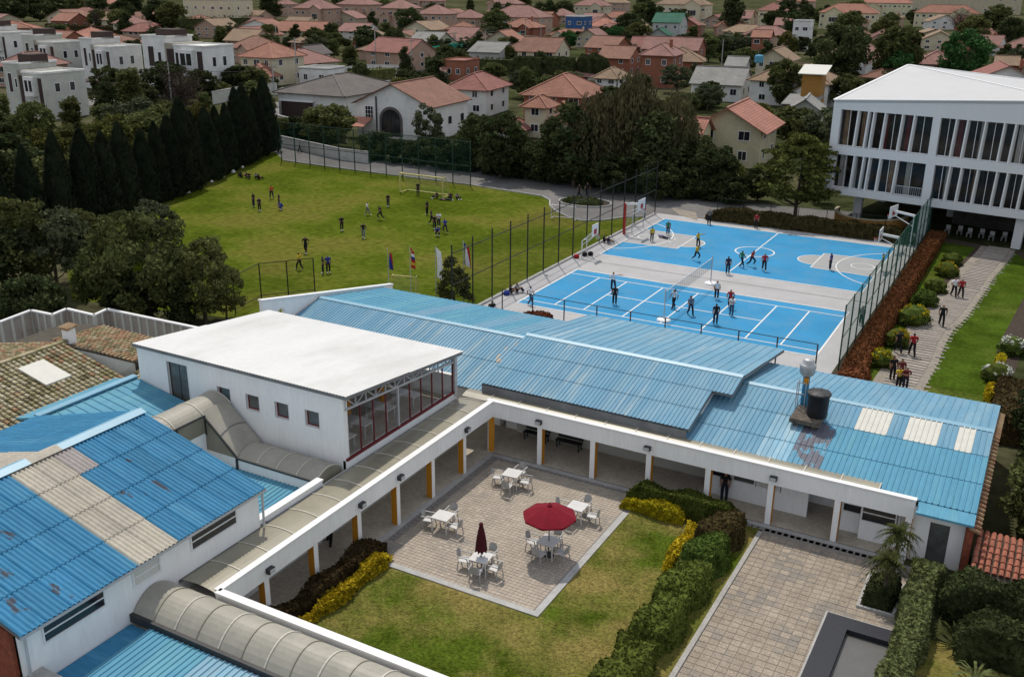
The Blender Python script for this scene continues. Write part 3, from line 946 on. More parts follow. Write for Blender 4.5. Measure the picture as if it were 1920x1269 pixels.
# -- west block behind the white hall
wb = gable_block('west_block', 'weathered pale blue roof with rusty patches behind the white dining hall', -41.0, -25.1, 48.2, 4.15, 42.6, 2.95, 55.2, 2.95,
                 'roof_blue_pale', 'roof_blue_sky', 14, (-40.8, -25.3, 44.6, 54.9),
                 pick_n=lambda r_, c_: 'roof_rusty' if c_ in (6, 9, 10, 13) else ('roof_worn' if c_ > 5 else None), pick_f=lambda r_, c_: 'roof_rusty' if c_ in (6, 10, 12) else None)
# white end wall with an oval opening
gw = MB()
y0_, y1_, z0_, z1_ = 42.9, 56.4, 5.35, 2.85
oc, orx, orz = (44.45, 3.95), 0.42, 0.55
N_ = 24
ell = [(oc[0] + orx * math.cos(2 * math.pi * k / N_), oc[1] + orz * math.sin(2 * math.pi * k / N_)) for k in range(N_)]
def wtop(y):
    return z0_ + (z1_ - z0_) * (y - y0_) / (y1_ - y0_)
ha, hb = oc[0] - orx - 0.05, oc[0] + orx + 0.05
for x in (-41.35, -41.1):
    for (a, b) in ((y0_, ha), (hb, y1_)):
        gw.poly([(x, a, 0), (x, b, 0), (x, b, wtop(b)), (x, a, wtop(a))])
    up = [p for p in ell if p[1] >= oc[1] - 1e-6]
    up.sort(key=lambda p: p[0])
    lo = [p for p in ell if p[1] <= oc[1] + 1e-6]
    lo.sort(key=lambda p: p[0])
    gw.poly([(x, ha, oc[1])] + [(x, *p) for p in up] + [(x, hb, oc[1]), (x, hb, wtop(hb)), (x, ha, wtop(ha))])
    gw.poly([(x, ha, oc[1])] + [(x, *p) for p in lo] + [(x, hb, oc[1]), (x, hb, 0), (x, ha, 0)])
for k in range(N_):
    a, b = ell[k], ell[(k + 1) % N_]
    gw.poly([(-41.35, *a), (-41.35, *b), (-41.1, *b), (-41.1, *a)])
gw.poly([(-41.35, y0_, 0), (-41.1, y0_, 0), (-41.1, y0_, z0_), (-41.35, y0_, z0_)])
gw.poly([(-41.35, y1_, 0), (-41.1, y1_, 0), (-41.1, y1_, z1_), (-41.35, y1_, z1_)])
gw.build('end_wall', 'white_paint', wb)
MB().beam((-41.22, y0_ - 0.05, z0_ + 0.06), (-41.22, y1_ + 0.05, z1_ + 0.06), 0.36, 0.1).build('coping', 'white_trim', wb)
rg = MB()
for k in range(N_):
    a, b = ell[k], ell[(k + 1) % N_]
    rg.beam((-41.08, *a), (-41.08, *b), 0.07, 0.07)
rg.build('oval_trim', 'white_trim', wb)

# -- arcades round the courtyard
colw = MB().box(-0.13, 0.13, -0.17, 0.17, 0, 2.2).mesh('column', 'white_paint')
jam = MB().box(0.132, 0.145, -0.15, 0.165, 0.02, 2.14)
jam.box(-0.145, -0.132, -0.15, 0.165, 0.02, 2.14)
jamm = jam.mesh('jamb_panel', 'orange_paint')
lampm = MB()
lampm.box(-0.16, 0.16, -0.2, 0.0, -0.1, 0.12)
lampm.box(-0.13, 0.13, -0.23, -0.2, -0.08, 0.08, 1)
lampm.box(-0.05, 0.05, -0.02, 0.08, -0.05, 0.05)
lampm = lampm.mesh('wall_lamp', ['dark_steel', 'grey_steel'])
ar = thing('east_arcade', 'white arcade with orange column sides along the north edge of the courtyard', 'arcade', (-13.5, 41.6, 0))
o0 = Vector(OFF[ar.name])
for k in range(8):
    x = -24.15 + 3.02 * k
    if k == 0:
        continue
    c_ = share('column', colw, ar, Vector((x, 41.6, 0.05)) - o0)
    share('jamb_panel', jamm, c_)
MB().box(-24.3, -2.85, 41.42, 41.62, 2.15, 3.02).build('fascia', 'white_paint', ar)
MB().box(-24.32, -2.82, 41.36, 41.66, 3.02, 3.08).build('coping', 'white_trim', ar)
MB().box(-24.1, -3.0, 41.62, 44.6, 2.2, 2.26).build('ceiling', 'interior', ar)
for x in (-21.2, -15.2, -9.0):
    share('wall_lamp', lampm, ar, Vector((x + 0.05, 41.41, 2.52)) - o0)
mb = MB().box(-24.1, -13.0, 44.4, 44.55, 0.05, 2.9)
mb.build('back_wall', 'beige_wall', ar)
for k in range(6):
    window_on(ar, (-23.6 + k * 1.75, 44.4, 0.95), (1, 0, 0), 1.5, 1.1, 'white_trim', 'dark_glass', bars=1, name='window')
bk = MB()
for k in range(14):
    x = -26.0 + k * 1.66
    if x > -5:
        break
    pts = []
    for j in range(7):
        y = 41.66 + (42.85 - 41.66) * j / 6
        pts.append((y, 2.86 + 0.14 * math.sin(math.pi * j / 6)))
    p = MB()
    for (ya, za), (yb, zb) in zip(pts, pts[1:]):
        p.poly([(x, ya, za), (x + 1.62, ya, za), (x + 1.62, yb, zb), (x, yb, zb)])
    p.build('canopy_panel', 'canopy', ar, True)
    rb = MB()
    for (ya, za), (yb, zb) in zip(pts, pts[1:]):
        rb.beam((x + 1.64, ya, za + 0.015), (x + 1.64, yb, zb + 0.015), 0.05, 0.035)
    rb.build('canopy_rib', 'canopy_rib', ar)

al = thing('west_arcade', 'white arcade with orange column sides beside the dining hall and hedges', 'arcade', (-24.1, 31, 0))
o1 = Vector(OFF[al.name])
for k in range(7):
    y = 41.57 - 2.92 * k
    c_ = share('column', colw, al, Vector((-24.15, y, 0.05)) - o1, -math.pi / 2 if k else -math.pi / 4)
    share('jamb_panel', jamm, c_)
MB().box(-24.14, -23.94, 21.6, 41.419, 2.15, 3.02).build('fascia', 'white_paint', al)
MB().box(-24.18, -23.88, 21.6, 41.34, 3.02, 3.08).build('coping', 'white_trim', al)
MB().box(-26.0, -24.14, 21.6, 41.4, 2.2, 2.26).build('ceiling', 'interior', al)
MB().box(-26.3, -26.12, 19.6, 41.4, 0.05, 2.7).build('inner_wall', 'beige_wall', al)
for y in (38.65, 32.8, 29.9, 24.1):
    share('wall_lamp', lampm, al, Vector((-23.93, y + 0.05, 2.52)) - o1, math.pi / 2)
for k in range(13):
    y = 21.7 + k * 1.515
    pts = []
    for j in range(9):
        x = -26.0 + 1.84 * j / 8
        pts.append((x, 2.80 + 0.11 * math.sin(math.pi * j / 8)))
    p = MB()
    for (xa, za), (xb, zb) in zip(pts, pts[1:]):
        p.poly([(xa, y, za), (xb, y, zb), (xb, y + 1.47, zb), (xa, y + 1.47, za)])
    p.build('canopy_panel', 'canopy', al, True)
    rb = MB()
    for (xa, za), (xb, zb) in zip(pts, pts[1:]):
        rb.beam((xa, y + 1.49, za + 0.015), (xb, y + 1.49, zb + 0.015), 0.05, 0.035)
    rb.build('canopy_rib', 'canopy_rib', al)
gt = MB().box(-26.1, -25.75, 26.5, 41.2, 2.55, 2.8)
gt.box(-26.2, -25.98, 21.6, 26.5, 2.7, 2.84)
gt.build('gutter', 'gutter', al)

# -- big barrel canopy at the south side of the courtyard
sc_ = thing('barrel_canopy', 'long vaulted translucent canopy with pale ribs next to the blue hall', 'canopy', (-17, 20.4, 0))
NB = 18
for k in range(NB):
    x = -25.95 + k * 1.02
    pts = [(19.45 + 2.0 * j / 12, 2.75 + 0.62 * math.sin(math.pi * j / 12) ** 0.8) for j in range(13)]
    p = MB()
    for (ya, za), (yb, zb) in zip(pts, pts[1:]):
        p.poly([(x, ya, za), (x + 1.0, ya, za), (x + 1.0, yb, zb), (x, yb, zb)])
    p.build('canopy_panel', 'canopy_pale', sc_, True)
    rb = MB()
    w_ = 0.06 if k % 2 else 0.025
    for (ya, za), (yb, zb) in zip(pts, pts[1:]):
        rb.beam((x + 1.01, ya, za + 0.015), (x + 1.01, yb, zb + 0.015), w_, 0.04)
    rb.build('canopy_rib', 'canopy_rib' if k % 2 else 'canopy', sc_)
mb = MB().box(-24.0, -7.6, 21.5, 21.7, 2.1, 3.02)
mb.build('fascia', 'white_paint', sc_)
MB().box(-24.0, -7.6, 21.44, 21.76, 3.02, 3.08).build('coping', 'white_trim', sc_)
MB().box(-26.0, -7.6, 19.3, 19.45, 2.45, 2.76).build('edge_beam', 'dark_steel', sc_)
for k in range(6):
    MB().box(-23.9 + 3 * k, -23.65 + 3 * k, 21.48, 21.72, 0, 2.1).build('post', 'white_paint', sc_)
end = MB()
pts = [(19.45 + 2.0 * j / 12, 2.75 + 0.62 * math.sin(math.pi * j / 12) ** 0.8) for j in range(13)]
end.poly([(-25.96, y, z) for y, z in pts])
end.build('end_panel', 'canopy', sc_)

# -- low blue roof in the foreground
lr = thing('lean_to_block', 'faded light blue low roof below the vaulted canopy', 'building', (-18, 15, 0))
mb = MB()
deck(mb, [(-25.0, 11.0, 2.15), (-7.6, 11.0, 2.15), (-7.6, 19.28, 2.5), (-25.0, 19.28, 2.5)], 0.1)
mb.build('roof_deck', 'gutter', lr)
roof_slope(lr, (-25.0, 19.28, 2.5), (17.4, 0, 0), (0, -8.28, -0.35), 2, 12, 'roof_faded', 0.24, 0.022, 'rib', pick=lambda r_, c_: 'roof_blue_sky' if c_ in (0, 1) else None)
mb = MB().box(-25.96, -25.0, 11.0, 19.28, 2.2, 2.38)
mb.build('valley_gutter', 'roof_blue', lr)
MB().box(-25.9, -7.7, 11.2, 19.2, 0, 2.1).build('wall', 'white_paint', lr)
mb = MB().box(-25.95, -25.0, 14.6, 15.8, 2.4, 2.95)
mb.build('water_box', 'concrete', lr)

# -- big blue hall on the left
bh = thing('blue_hall', 'large hall with bright blue corrugated roof and a beige sheet band', 'building', (-32, 20, 0))
RX, RZ, EX, EZ, HY0, HY1 = -32.5, 6.4, -25.75, 4.62, 15.1, 26.15
mb = MB()
deck(mb, [(RX, HY0, RZ), (EX, HY0, EZ), (EX, HY1, EZ), (RX, HY1, RZ)], 0.12)
deck(mb, [(-39.6, HY0 - 4, 4.55), (RX, HY0 - 4, RZ), (RX, HY1, RZ), (-39.6, HY1, 4.55)], 0.12)
mb.build('roof_deck', 'gutter', bh)
def hall_pick(r_, c_):
    # columns run from the south end (0) to the north end; the beige band crosses the slope
    if c_ in (5, 6):
        return 'roof_beige'
    if c_ == 7 and r_ == 0:
        return 'roof_mauve'
    if (c_, r_) in ((1, 2), (2, 1), (8, 2), (7, 2), (9, 1), (0, 3), (2, 3)):
        return 'roof_scuffed'
    return None
roof_slope(bh, (RX, HY0, RZ), (0, HY1 - HY0, 0), (EX - RX, 0, EZ - RZ), 4, 12, 'roof_blue', 0.19, 0.052, 'sin', hall_pick)
roof_slope(bh, (RX, HY0 - 4, RZ), (0, HY1 - HY0 + 4, 0), (-39.6 - RX, 0, 4.55 - RZ), 3, 10, 'roof_blue', 0.2, 0.05, 'sin', lambda r_, c_: 'roof_beige' if c_ in (5, 6) else None)
cp = MB()
nseg = 8
for k in range(nseg):
    a, b = HY0 + (HY1 - HY0) * k / nseg, HY0 + (HY1 - HY0) * (k + 1) / nseg
    cp.add([(RX - 0.34, a, RZ + 0.13), (RX - 0.34, b, RZ + 0.13), (RX, b, RZ + 0.25), (RX, a, RZ + 0.25), (RX + 0.34, b, RZ + 0.13), (RX + 0.34, a, RZ + 0.13)], [(3, 2, 1, 0), (5, 4, 2, 3)],
           1 if 4 <= k < 5 else 0)
cp.build('ridge_cap', ['roof_cap_blue', 'roof_beige'], bh)
mb = MB()
mb.hexa([(-26.2, HY0 + 0.15, 0), (-26.0, HY0 + 0.15, 0), (-26.0, HY1 - 0.15, 0), (-26.2, HY1 - 0.15, 0), (-26.2, HY0 + 0.15, 4.55), (-26.0, HY0 + 0.15, 4.53), (-26.0, HY1 - 0.15, 4.53), (-26.2, HY1 - 0.15, 4.55)])
mb.poly([(-26.2, HY1 - 0.16, 0), (-39.0, HY1 - 0.16, 0), (-39.0, HY1 - 0.16, 4.5), (RX, HY1 - 0.16, 6.25), (-26.2, HY1 - 0.16, 4.55)])
mb.build('wall', 'white_paint', bh)
MB().hexa([(-39.0, HY0 + 0.0, 0), (-26.3, HY0 + 0.0, 0), (-26.3, HY0 + 0.14, 0), (-39.0, HY0 + 0.14, 0), (-39.0, HY0, 4.4), (-26.3, HY0, 4.58), (-26.3, HY0 + 0.14, 4.58), (-39.0, HY0 + 0.14, 4.4)]).build('brick_gable', 'brick_red', bh)
for (y0, y1, pane) in ((16.0, 18.45, 'dark_glass'), (19.62, 20.88, 'skylight'), (22.33, 24.75, 'dark_glass')):
    window_on(bh, (-26.0, y0, 3.66), (0, 1, 0), y1 - y0, 0.72, 'white_trim', pane, hbars=1, fw=0.06)
gt = MB().beam((-25.72, HY0, 4.56), (-25.72, HY1, 4.56), 0.12, 0.12)
gt.tube((-25.8, HY1 - 0.1, 4.5), (-25.85, HY1 - 0.1, 2.9), 0.05)
gt.tube((-25.8, HY0 + 0.2, 4.5), (-25.85, HY0 + 0.2, 2.6), 0.05)
gt.build('gutter', 'grey_steel', bh)

# -- low roofs and covered stair between the hall and the white dining hall
sr = thing('small_blue_roof', 'small turquoise corrugated roof tucked between hall and canopy walk', 'roof', (-29, 28, 0))
mb = MB()
deck(mb, [(-32.5, 26.2, 2.0), (-26.35, 26.2, 2.0), (-26.35, 30.1, 2.25), (-32.5, 30.1, 2.25)], 0.1)
mb.build('roof_deck', 'gutter', sr)
roof_slope(sr, (-32.5, 30.1, 2.25), (6.15, 0, 0), (0, -3.9, -0.25), 1, 5, 'roof_blue_sky', 0.24, 0.02, 'rib')
MB().box(-26.35, -26.12, 26.02, 30.1, 0, 3.05).build('parapet', 'white_paint', sr)
MB().box(-26.42, -26.05, 26.02, 30.1, 3.05, 3.11).build('coping', 'white_trim', sr)
st_ = thing('covered_stair', 'vaulted translucent stair canopy stepping down along the white hall wall', 'canopy', (-31, 31, 0))
def barrel(parent, axis, a0, a1, b0, b1, z, rise, bays, za=None, rib='canopy_rib'):
    """Vault along an axis between a0 and a1, spanning b0..b1; za = extra height at the a0 end (a sloping vault)."""
    za = za or 0.0
    for k in range(bays):
        s0, s1 = a0 + (a1 - a0) * k / bays, a0 + (a1 - a0) * (k + 1) / bays
        h0, h1 = za * (1 - k / bays), za * (1 - (k + 1) / bays)
        pts = [(b0 + (b1 - b0) * j / 10, z + rise * math.sin(math.pi * j / 10) ** 0.8) for j in range(11)]
        p, rb = MB(), MB()
        for (ba, qa), (bb, qb) in zip(pts, pts[1:]):
            q = [(s0, ba, qa + h0), (s1, ba, qa + h1), (s1, bb, qb + h1), (s0, bb, qb + h0)]
            if axis == 'y':
                q = [(y, x, z_) for x, y, z_ in q]
            p.poly(q)
            e = [(s1, ba, qa + h1 + 0.02), (s1, bb, qb + h1 + 0.02)]
            if axis == 'y':
                e = [(y, x, z_) for x, y, z_ in e]
            rb.beam(e[0], e[1], 0.05, 0.035)
        p.build('canopy_panel', 'canopy_pale', parent, True)
        rb.build('canopy_rib', rib, parent)
barrel(st_, 'x', -31.2, -26.5, 30.15, 31.85, 2.85, 0.35, 4)
barrel(st_, 'x', -33.2, -31.2, 30.15, 31.85, 2.85, 0.2, 2, za=1.75, rib='gutter')
barrel(st_, 'y', 26.6, 31.85, -35.0, -33.1, 4.55, 0.42, 3)
for q in ([(-33.2, 30.13, 2.6), (-31.2, 30.13, 2.6), (-31.2, 30.13, 2.86), (-33.2, 30.13, 4.6)],
          [(-26.48, 30.15, 2.3), (-26.48, 31.85, 2.3)] + [(-26.48, 31.85 - 1.7 * j / 10, 2.85 + 0.35 * math.sin(math.pi * j / 10) ** 0.8) for j in range(11)],
          [(-33.08, 26.6, 3.7), (-33.08, 30.1, 3.7), (-33.08, 30.1, 4.56), (-33.08, 26.6, 4.56)]):
    MB().poly(q).build('side_glazing', 'canopy', st_)
mb = MB()
mb.box(-33.2, -26.5, 30.1, 30.25, 0, 2.8)
mb.box(-33.25, -33.1, 26.3, 30.1, 0, 3.7)
mb.build('side_wall', 'white_paint', st_)
mb = MB()
for y in (26.7, 28.4, 30.1):
    mb.beam((-33.06, y, 3.6), (-33.06, y, 4.6), 0.06)
mb.beam((-33.06, 26.6, 4.58), (-33.06, 30.1, 4.58), 0.08)
mb.beam((-33.2, 30.08, 4.62), (-31.2, 30.08, 2.88), 0.08)
mb.beam((-31.2, 30.08, 2.84), (-26.5, 30.08, 2.84), 0.09)
mb.beam((-31.2, 30.08, 2.2), (-31.2, 30.08, 2.84), 0.1)
mb.build('steel_frame', 'dark_steel', st_)

nr = thing('seamed_blue_roof', 'light blue standing seam roof behind the big blue hall ridge', 'roof', (-37.5, 29, 0))
mb = MB()
deck(mb, [(-39.85, 26.2, 4.45), (-33.3, 26.2, 3.3), (-33.3, 32.0, 3.3), (-39.85, 32.0, 4.45)], 0.12)
deck(mb, [(-41.8, 26.2, 4.0), (-39.85, 26.2, 4.45), (-39.85, 32.0, 4.45), (-41.8, 32.0, 4.0)], 0.12)
mb.build('roof_deck', 'roof_blue_sky', nr)
roof_slope(nr, (-39.85, 26.2, 4.45), (0, 5.75, 0), (6.5, 0, -1.15), 1, 6, 'roof_blue_sky', 0.45, 0.02, 'rib')
MB().beam((-39.85, 26.2, 4.56), (-39.85, 32.0, 4.56), 0.4, 0.08).build('ridge_cap', 'roof_cap_blue', nr)
MB().box(-39.8, -33.4, 26.4, 31.9, 0, 3.2).build('wall', 'white_paint', nr)

# -- white dining hall with the glazed east side
dh = thing('dining_hall', 'white boxy dining hall with flat white roof and glazed truss side', 'building', (-33, 36.5, 0))
X0, X1, Y0, Y1 = -39.5, -26.3, 32.0, 41.5
def rz(y):
    return 6.42 + (5.38 - 6.42) * (y - 31.9) / (41.6 - 31.9)
mb = MB()
deck(mb, [(X0 - 0.1, 31.8, rz(31.8)), (X1 + 0.35, 31.8, rz(31.8)), (X1 + 0.35, 41.65, rz(41.65)), (X0 - 0.1, 41.65, rz(41.65))], 0.15)
mb.build('roof_deck', 'gutter', dh)
roof_slope(dh, (X0 - 0.1, 31.78, rz(31.78)), (X1 - X0 + 0.45, 0, 0), (0, 9.9, rz(41.68) - rz(31.78)), 2, 12, 'white_roof', 0.2, 0.014, 'sin', lift=0.005)
# south wall pierced by one tall window and four small ones
WIN = [(-37.42, 2.9, 1.4, 2.95), (-34.05, 4.4, 0.82, 0.8), (-32.2, 4.4, 0.82, 0.8), (-30.38, 4.4, 0.82, 0.8), (-28.55, 4.4, 0.82, 0.8)]
mb = MB()
yw0, yw1 = Y0, Y0 + 0.3
xs = [X0] + [v for w_ in WIN for v in (w_[0], w_[0] + w_[2])] + [X1]
zt = rz(Y0) - 0.1
for i in range(len(xs) - 1):
    if i % 2 == 0:
        mb.box(xs[i], xs[i + 1], yw0, yw1, 1.0, zt)
    else:
        w_ = WIN[i // 2]
        mb.box(xs[i], xs[i + 1], yw0, yw1, 1.0, w_[1])
        mb.box(xs[i], xs[i + 1], yw0, yw1, w_[1] + w_[3], zt)
mb.box(X0, X0 + 0.25, yw1, Y1 - 0.25, 1.0, 5.3)
mb.box(X0, X1, Y1 - 0.25, Y1, 1.0, 4.1)
mb.box(X1 - 0.25, X1, yw1, Y1 - 0.25, 2.3, 3.08)
mb.build('wall', 'white_paint', dh)
for k, (x, z, w_, h_) in enumerate(WIN):
    f = window_on(dh, (x, Y0 + 0.16, z), (1, 0, 0), w_, h_, 'maroon' if k else 'dark_steel', 'dim_glass', fw=0.07, proud=0.03, bars=1 if k == 0 else 0, name='window')
    tr = MB()
    for a in (-0.05, w_):
        tr.box(x + a, x + a + 0.05, Y0 - 0.012, Y0 + 0.02, z - 0.05, z + h_ + 0.05)
    tr.box(x, x + w_, Y0 - 0.012, Y0 + 0.02, z + h_, z + h_ + 0.05)
    tr.box(x, x + w_, Y0 - 0.012, Y0 + 0.02, z - 0.05, z)
    tr.build('window_trim', 'white_trim', f)
MB().box(X0 - 0.05, X1 + 0.05, Y0 - 0.1, Y0 - 0.005, zt - 0.1, zt + 0.0).build('eave_gutter', 'white_trim', dh)
MB().box(X0 + 0.1, X1 - 0.05, Y0 + 0.25, Y1 - 0.2, 2.75, 2.86).build('floor', 'walk_tile', dh)
# glazed side: sill, mullions, panes, truss
def bz(y):
    return 5.62 + (4.86 - 5.62) * (y - 32.1) / 9.2
MB().box(X1 - 0.02, X1 + 0.1, Y0 + 0.02, Y1, 3.08, 3.2).build('sill', 'maroon', dh)
MB().box(X1 - 0.15, X1 + 0.06, Y0, Y1, 2.2, 3.08).build('sill_wall', 'white_paint', dh)
tr = MB().beam((X1, Y0 + 0.1, bz(Y0)), (X1, Y1, bz(Y1)), 0.1, 0.1)
tr.beam((X1, Y0, rz(Y0) - 0.2), (X1, Y1, rz(Y1) - 0.2), 0.1, 0.12)
nd = 12
for k in range(nd):
    ya, yb = Y0 + 0.15 + (Y1 - Y0 - 0.3) * k / nd, Y0 + 0.15 + (Y1 - Y0 - 0.3) * (k + 1) / nd
    tr.beam((X1, ya, bz(ya)), (X1, ya, rz(ya) - 0.2), 0.06)
    if k % 2:
        tr.beam((X1, ya, bz(ya)), (X1, yb, rz(yb) - 0.2), 0.05)
    else:
        tr.beam((X1, ya, rz(ya) - 0.2), (X1, yb, bz(yb)), 0.05)
tr.build('truss', 'grey_steel', dh)
MB().box(X1 - 0.1, X1 + 0.12, Y1 - 0.25, Y1 - 0.02, 2.9, rz(Y1) - 0.1).build('corner_post', 'grey_steel', dh)
npn = 9
for k in range(npn):
    ya, yb = Y0 + 0.2 + (Y1 - Y0 - 0.5) * k / npn, Y0 + 0.2 + (Y1 - Y0 - 0.5) * (k + 1) / npn
    MB().poly([(X1 + 0.01, ya + 0.03, 3.2), (X1 + 0.01, yb - 0.03, 3.2), (X1 + 0.01, yb - 0.03, bz(yb) - 0.05), (X1 + 0.01, ya + 0.03, bz(ya) - 0.05)]).build('pane', 'clear_glass', dh)
    MB().beam((X1, yb, 3.2), (X1, yb, bz(yb) - 0.05), 0.06 if k != 3 else 0.1, None).build('mullion', 'maroon' if k != 3 else 'grey_steel', dh)
MB().box(-29.2, -28.95, 35.6, 35.85, 2.86, 5.9).build('inner_column', 'orange_paint', dh)
MB().box(-29.2, -28.95, 38.4, 38.65, 2.86, 5.6).build('inner_column', 'orange_paint', dh)
mb = MB()
for k in range(10):
    xa = X0 + 0.2 + k * 1.33
    mb.beam((xa, Y1 - 0.12, 4.1), (xa, Y1 - 0.12, rz(Y1) - 0.12), 0.06)
mb.build('north_mullions', 'grey_steel', dh)
MB().box(-31, -30.85, 33.5, 41.0, 2.86, 4.2).build('partition', 'interior', dh)
for (x, y) in ((-27.7, 33.3), (-27.9, 35.0), (-28.0, 37.0), (-27.8, 39.0)):
    t = thing('cafeteria_table', 'white cafeteria table behind the glazed wall of the dining hall', 'table', (x, y, 2.86), 'cafeteria tables inside the dining hall')
    MB().box(x - 0.75, x + 0.75, y - 0.4, y + 0.4, 3.56, 3.61).build('tabletop', 'furn_white', t)
    for dx in (-0.65, 0.65):
        for dy in (-0.3, 0.3):
            MB().box(x + dx - 0.03, x + dx + 0.03, y + dy - 0.03, y + dy + 0.03, 2.86, 3.56).build('leg', 'grey_steel', t)

# -- tiled house on the left, with its own barrel tiles
def barrel_tiles(mb, p0, across, down, pitch, course, r, rnd, mix=(0,)):
    """Courses of half-round clay tiles, each course lapped over the one below."""
    p0, a, d = Vector(p0), Vector(across), Vector(down)
    nx_, ny_ = max(1, int(a.length / pitch)), max(1, int(d.length / course))
    ax, dx = a.normalized(), d.normalized()
    up = ax.cross(dx)
    if up.z < 0:
        up = -up
    for i in range(nx_):
        for j in range(ny_):
            b = p0 + ax * ((i + 0.5) * pitch + rnd.uniform(-0.012, 0.012)) + dx * (j * course)
            l0, l1 = 0.02 + rnd.uniform(0, 0.01), 0.05 + rnd.uniform(0, 0.015)
            e = b + dx * (course * 1.06)
            vs = []
            for q, lf, rr in ((b, l0, r * 0.86), (e, l1, r)):
                for k in range(5):
                    t_ = math.pi * k / 4
                    vs.append(q + ax * (-math.cos(t_) * rr) + up * (math.sin(t_) * rr + lf))
            mb.add(vs, [(k, 5 + k, 6 + k, 1 + k) for k in range(4)] + [(5, 9, 8, 7, 6)], rnd.choice(mix))
    return mb


th = thing('tiled_house', 'old house with mossy yellowish barrel tile roof and a white sheet patch', 'house', (-45, 30, 0))
tmb = MB()
deck(tmb, [(-46.0, 22.0, 5.0), (-40.6, 22.0, 3.75), (-40.6, 32.6, 3.75), (-46.0, 32.6, 5.0)], 0.14)
deck(tmb, [(-51.5, 22.0, 3.9), (-46.0, 22.0, 5.0), (-46.0, 32.6, 5.0), (-51.5, 32.6, 3.9)], 0.14)
deck(tmb, [(-46.0, 32.6, 4.9), (-41.4, 33.4, 4.55), (-41.6, 36.2, 4.35), (-47.5, 36.6, 4.5)], 0.14)
deck(tmb, [(-51.5, 32.6, 3.85), (-46.0, 32.6, 4.9), (-47.5, 36.6, 4.5), (-52.5, 37.5, 3.6)], 0.14)
tmb.build('roof_deck', 'valley_dark', th)
tr_ = random.Random(3)
tag(barrel_tiles(MB(), (-46.0, 22.0, 5.0), (0, 10.6, 0), (5.4, 0, -1.25), 0.3, 0.34, 0.12, tr_, (0, 0, 0, 1, 1, 2, 3)).build('roof_tiles', ['moss_tile', 'moss_tile_pale', 'moss_tile_dark', 'brown_tile'], th), kind='stuff')
bt = barrel_tiles(MB(), (-46.0, 22.0, 5.0), (0, 10.6, 0), (-5.5, 0, -1.1), 0.3, 0.4, 0.12, tr_, (0, 0, 1, 2))
barrel_tiles(bt, (-47.4, 32.7, 4.85), (6.0, 0.5, -0.3), (-0.1, 3.6, -0.3), 0.3, 0.4, 0.12, tr_, (0, 0, 1, 2))
tag(bt.build('rear_tiles', ['brown_tile', 'moss_tile', 'moss_tile_dark'], th), kind='stuff')
MB().beam((-46.0, 22.0, 5.12), (-46.0, 32.7, 5.12), 0.3, 0.14).build('ridge_tiles', 'moss_tile', th)
MB().hexa([(-45.0, 29.0, 4.86), (-42.9, 29.0, 4.38), (-42.9, 30.5, 4.38), (-45.0, 30.5, 4.86), (-45.0, 29.0, 4.96), (-42.9, 29.0, 4.48), (-42.9, 30.5, 4.48), (-45.0, 30.5, 4.96)]).build('sheet_patch', 'skylight', th)
MB().box(-51.0, -41.0, 22.2, 36.0, 0, 3.6).build('wall', 'beige_wall', th)
MB().poly([(-42.9, 32.55, 3.3), (-41.45, 33.35, 3.3), (-41.45, 33.35, 4.45), (-45.9, 32.6, 4.8)]).build('gable_infill', 'wall_sage', th)
ch = MB().obox((*(-46.19, 33.08), 4.2), 0.5, 0.5, 1.5)
ch.build('chimney', 'white_paint', th)
ch2 = MB()
(cx_, cy_) = (-46.19, 33.08)
for k in range(4):
    ch2.tube((cx_ - 0.27 + k * 0.18, cy_ - 0.33, 5.74), (cx_ - 0.27 + k * 0.18, cy_ + 0.33, 5.82), 0.09, n=6)
ch2.build('chimney_tiles', 'brown_tile', th)
# small tiled link roof beside the white hall
lk = thing('link_tile_roof', 'steep ochre barrel tile strip against the white dining hall corner', 'roof', (-40.5, 33.3, 0))
mb = MB()
deck(mb, [(-41.4, 32.3, 3.6), (-39.55, 32.3, 3.6), (-39.55, 34.8, 4.5), (-41.4, 34.8, 4.5)], 0.12)
mb.build('roof_deck', 'valley_dark', lk)
tag(barrel_tiles(MB(), (-41.4, 34.8, 4.5), (1.85, 0, 0), (0, -2.5, -0.9), 0.3, 0.34, 0.12, tr_, (0, 0, 1, 2)).build('roof_tiles', ['moss_tile', 'moss_tile_pale', 'moss_tile_dark'], lk), kind='stuff')
MB().box(-41.3, -39.6, 32.5, 34.7, 0, 3.4).build('wall', 'beige_wall', lk)

# -- zigzag boundary wall of upright panels
zw = thing('panel_wall', 'zigzag brown concrete panel wall with white coping and battens', 'wall', (-55, 40, 0))
ZP = [(-60.5, 29.5), (-57.6, 36.45), (-58.0, 39.0), (-56.0, 39.1), (-56.25, 40.4), (-53.6, 40.43), (-53.9, 41.7), (-45.06, 42.05), (-41.2, 42.2)]
for a, b in zip(ZP, ZP[1:]):
    L_ = math.dist(a, b)
    n = max(1, round(L_ / 0.75))
    ux, uy = (b[0] - a[0]) / L_, (b[1] - a[1]) / L_
    for k in range(n):
        s0, s1 = L_ * k / n, L_ * (k + 1) / n
        for z0, z1 in ((0, 1.75), (1.79, 3.0)):
            MB().beam((a[0] + ux * (s0 + 0.02), a[1] + uy * (s0 + 0.02), (z0 + z1) / 2), (a[0] + ux * (s1 - 0.02), a[1] + uy * (s1 - 0.02), (z0 + z1) / 2), 0.08, z1 - z0).build('panel', 'panel_wall', zw)
        MB().beam((a[0] + ux * s0, a[1] + uy * s0, 0), (a[0] + ux * s0, a[1] + uy * s0, 3.0), 0.2).build('batten', 'skylight', zw)
    MB().beam((a[0], a[1], 3.04), (b[0], b[1], 3.04), 0.24, 0.1).build('coping', 'white_trim', zw)

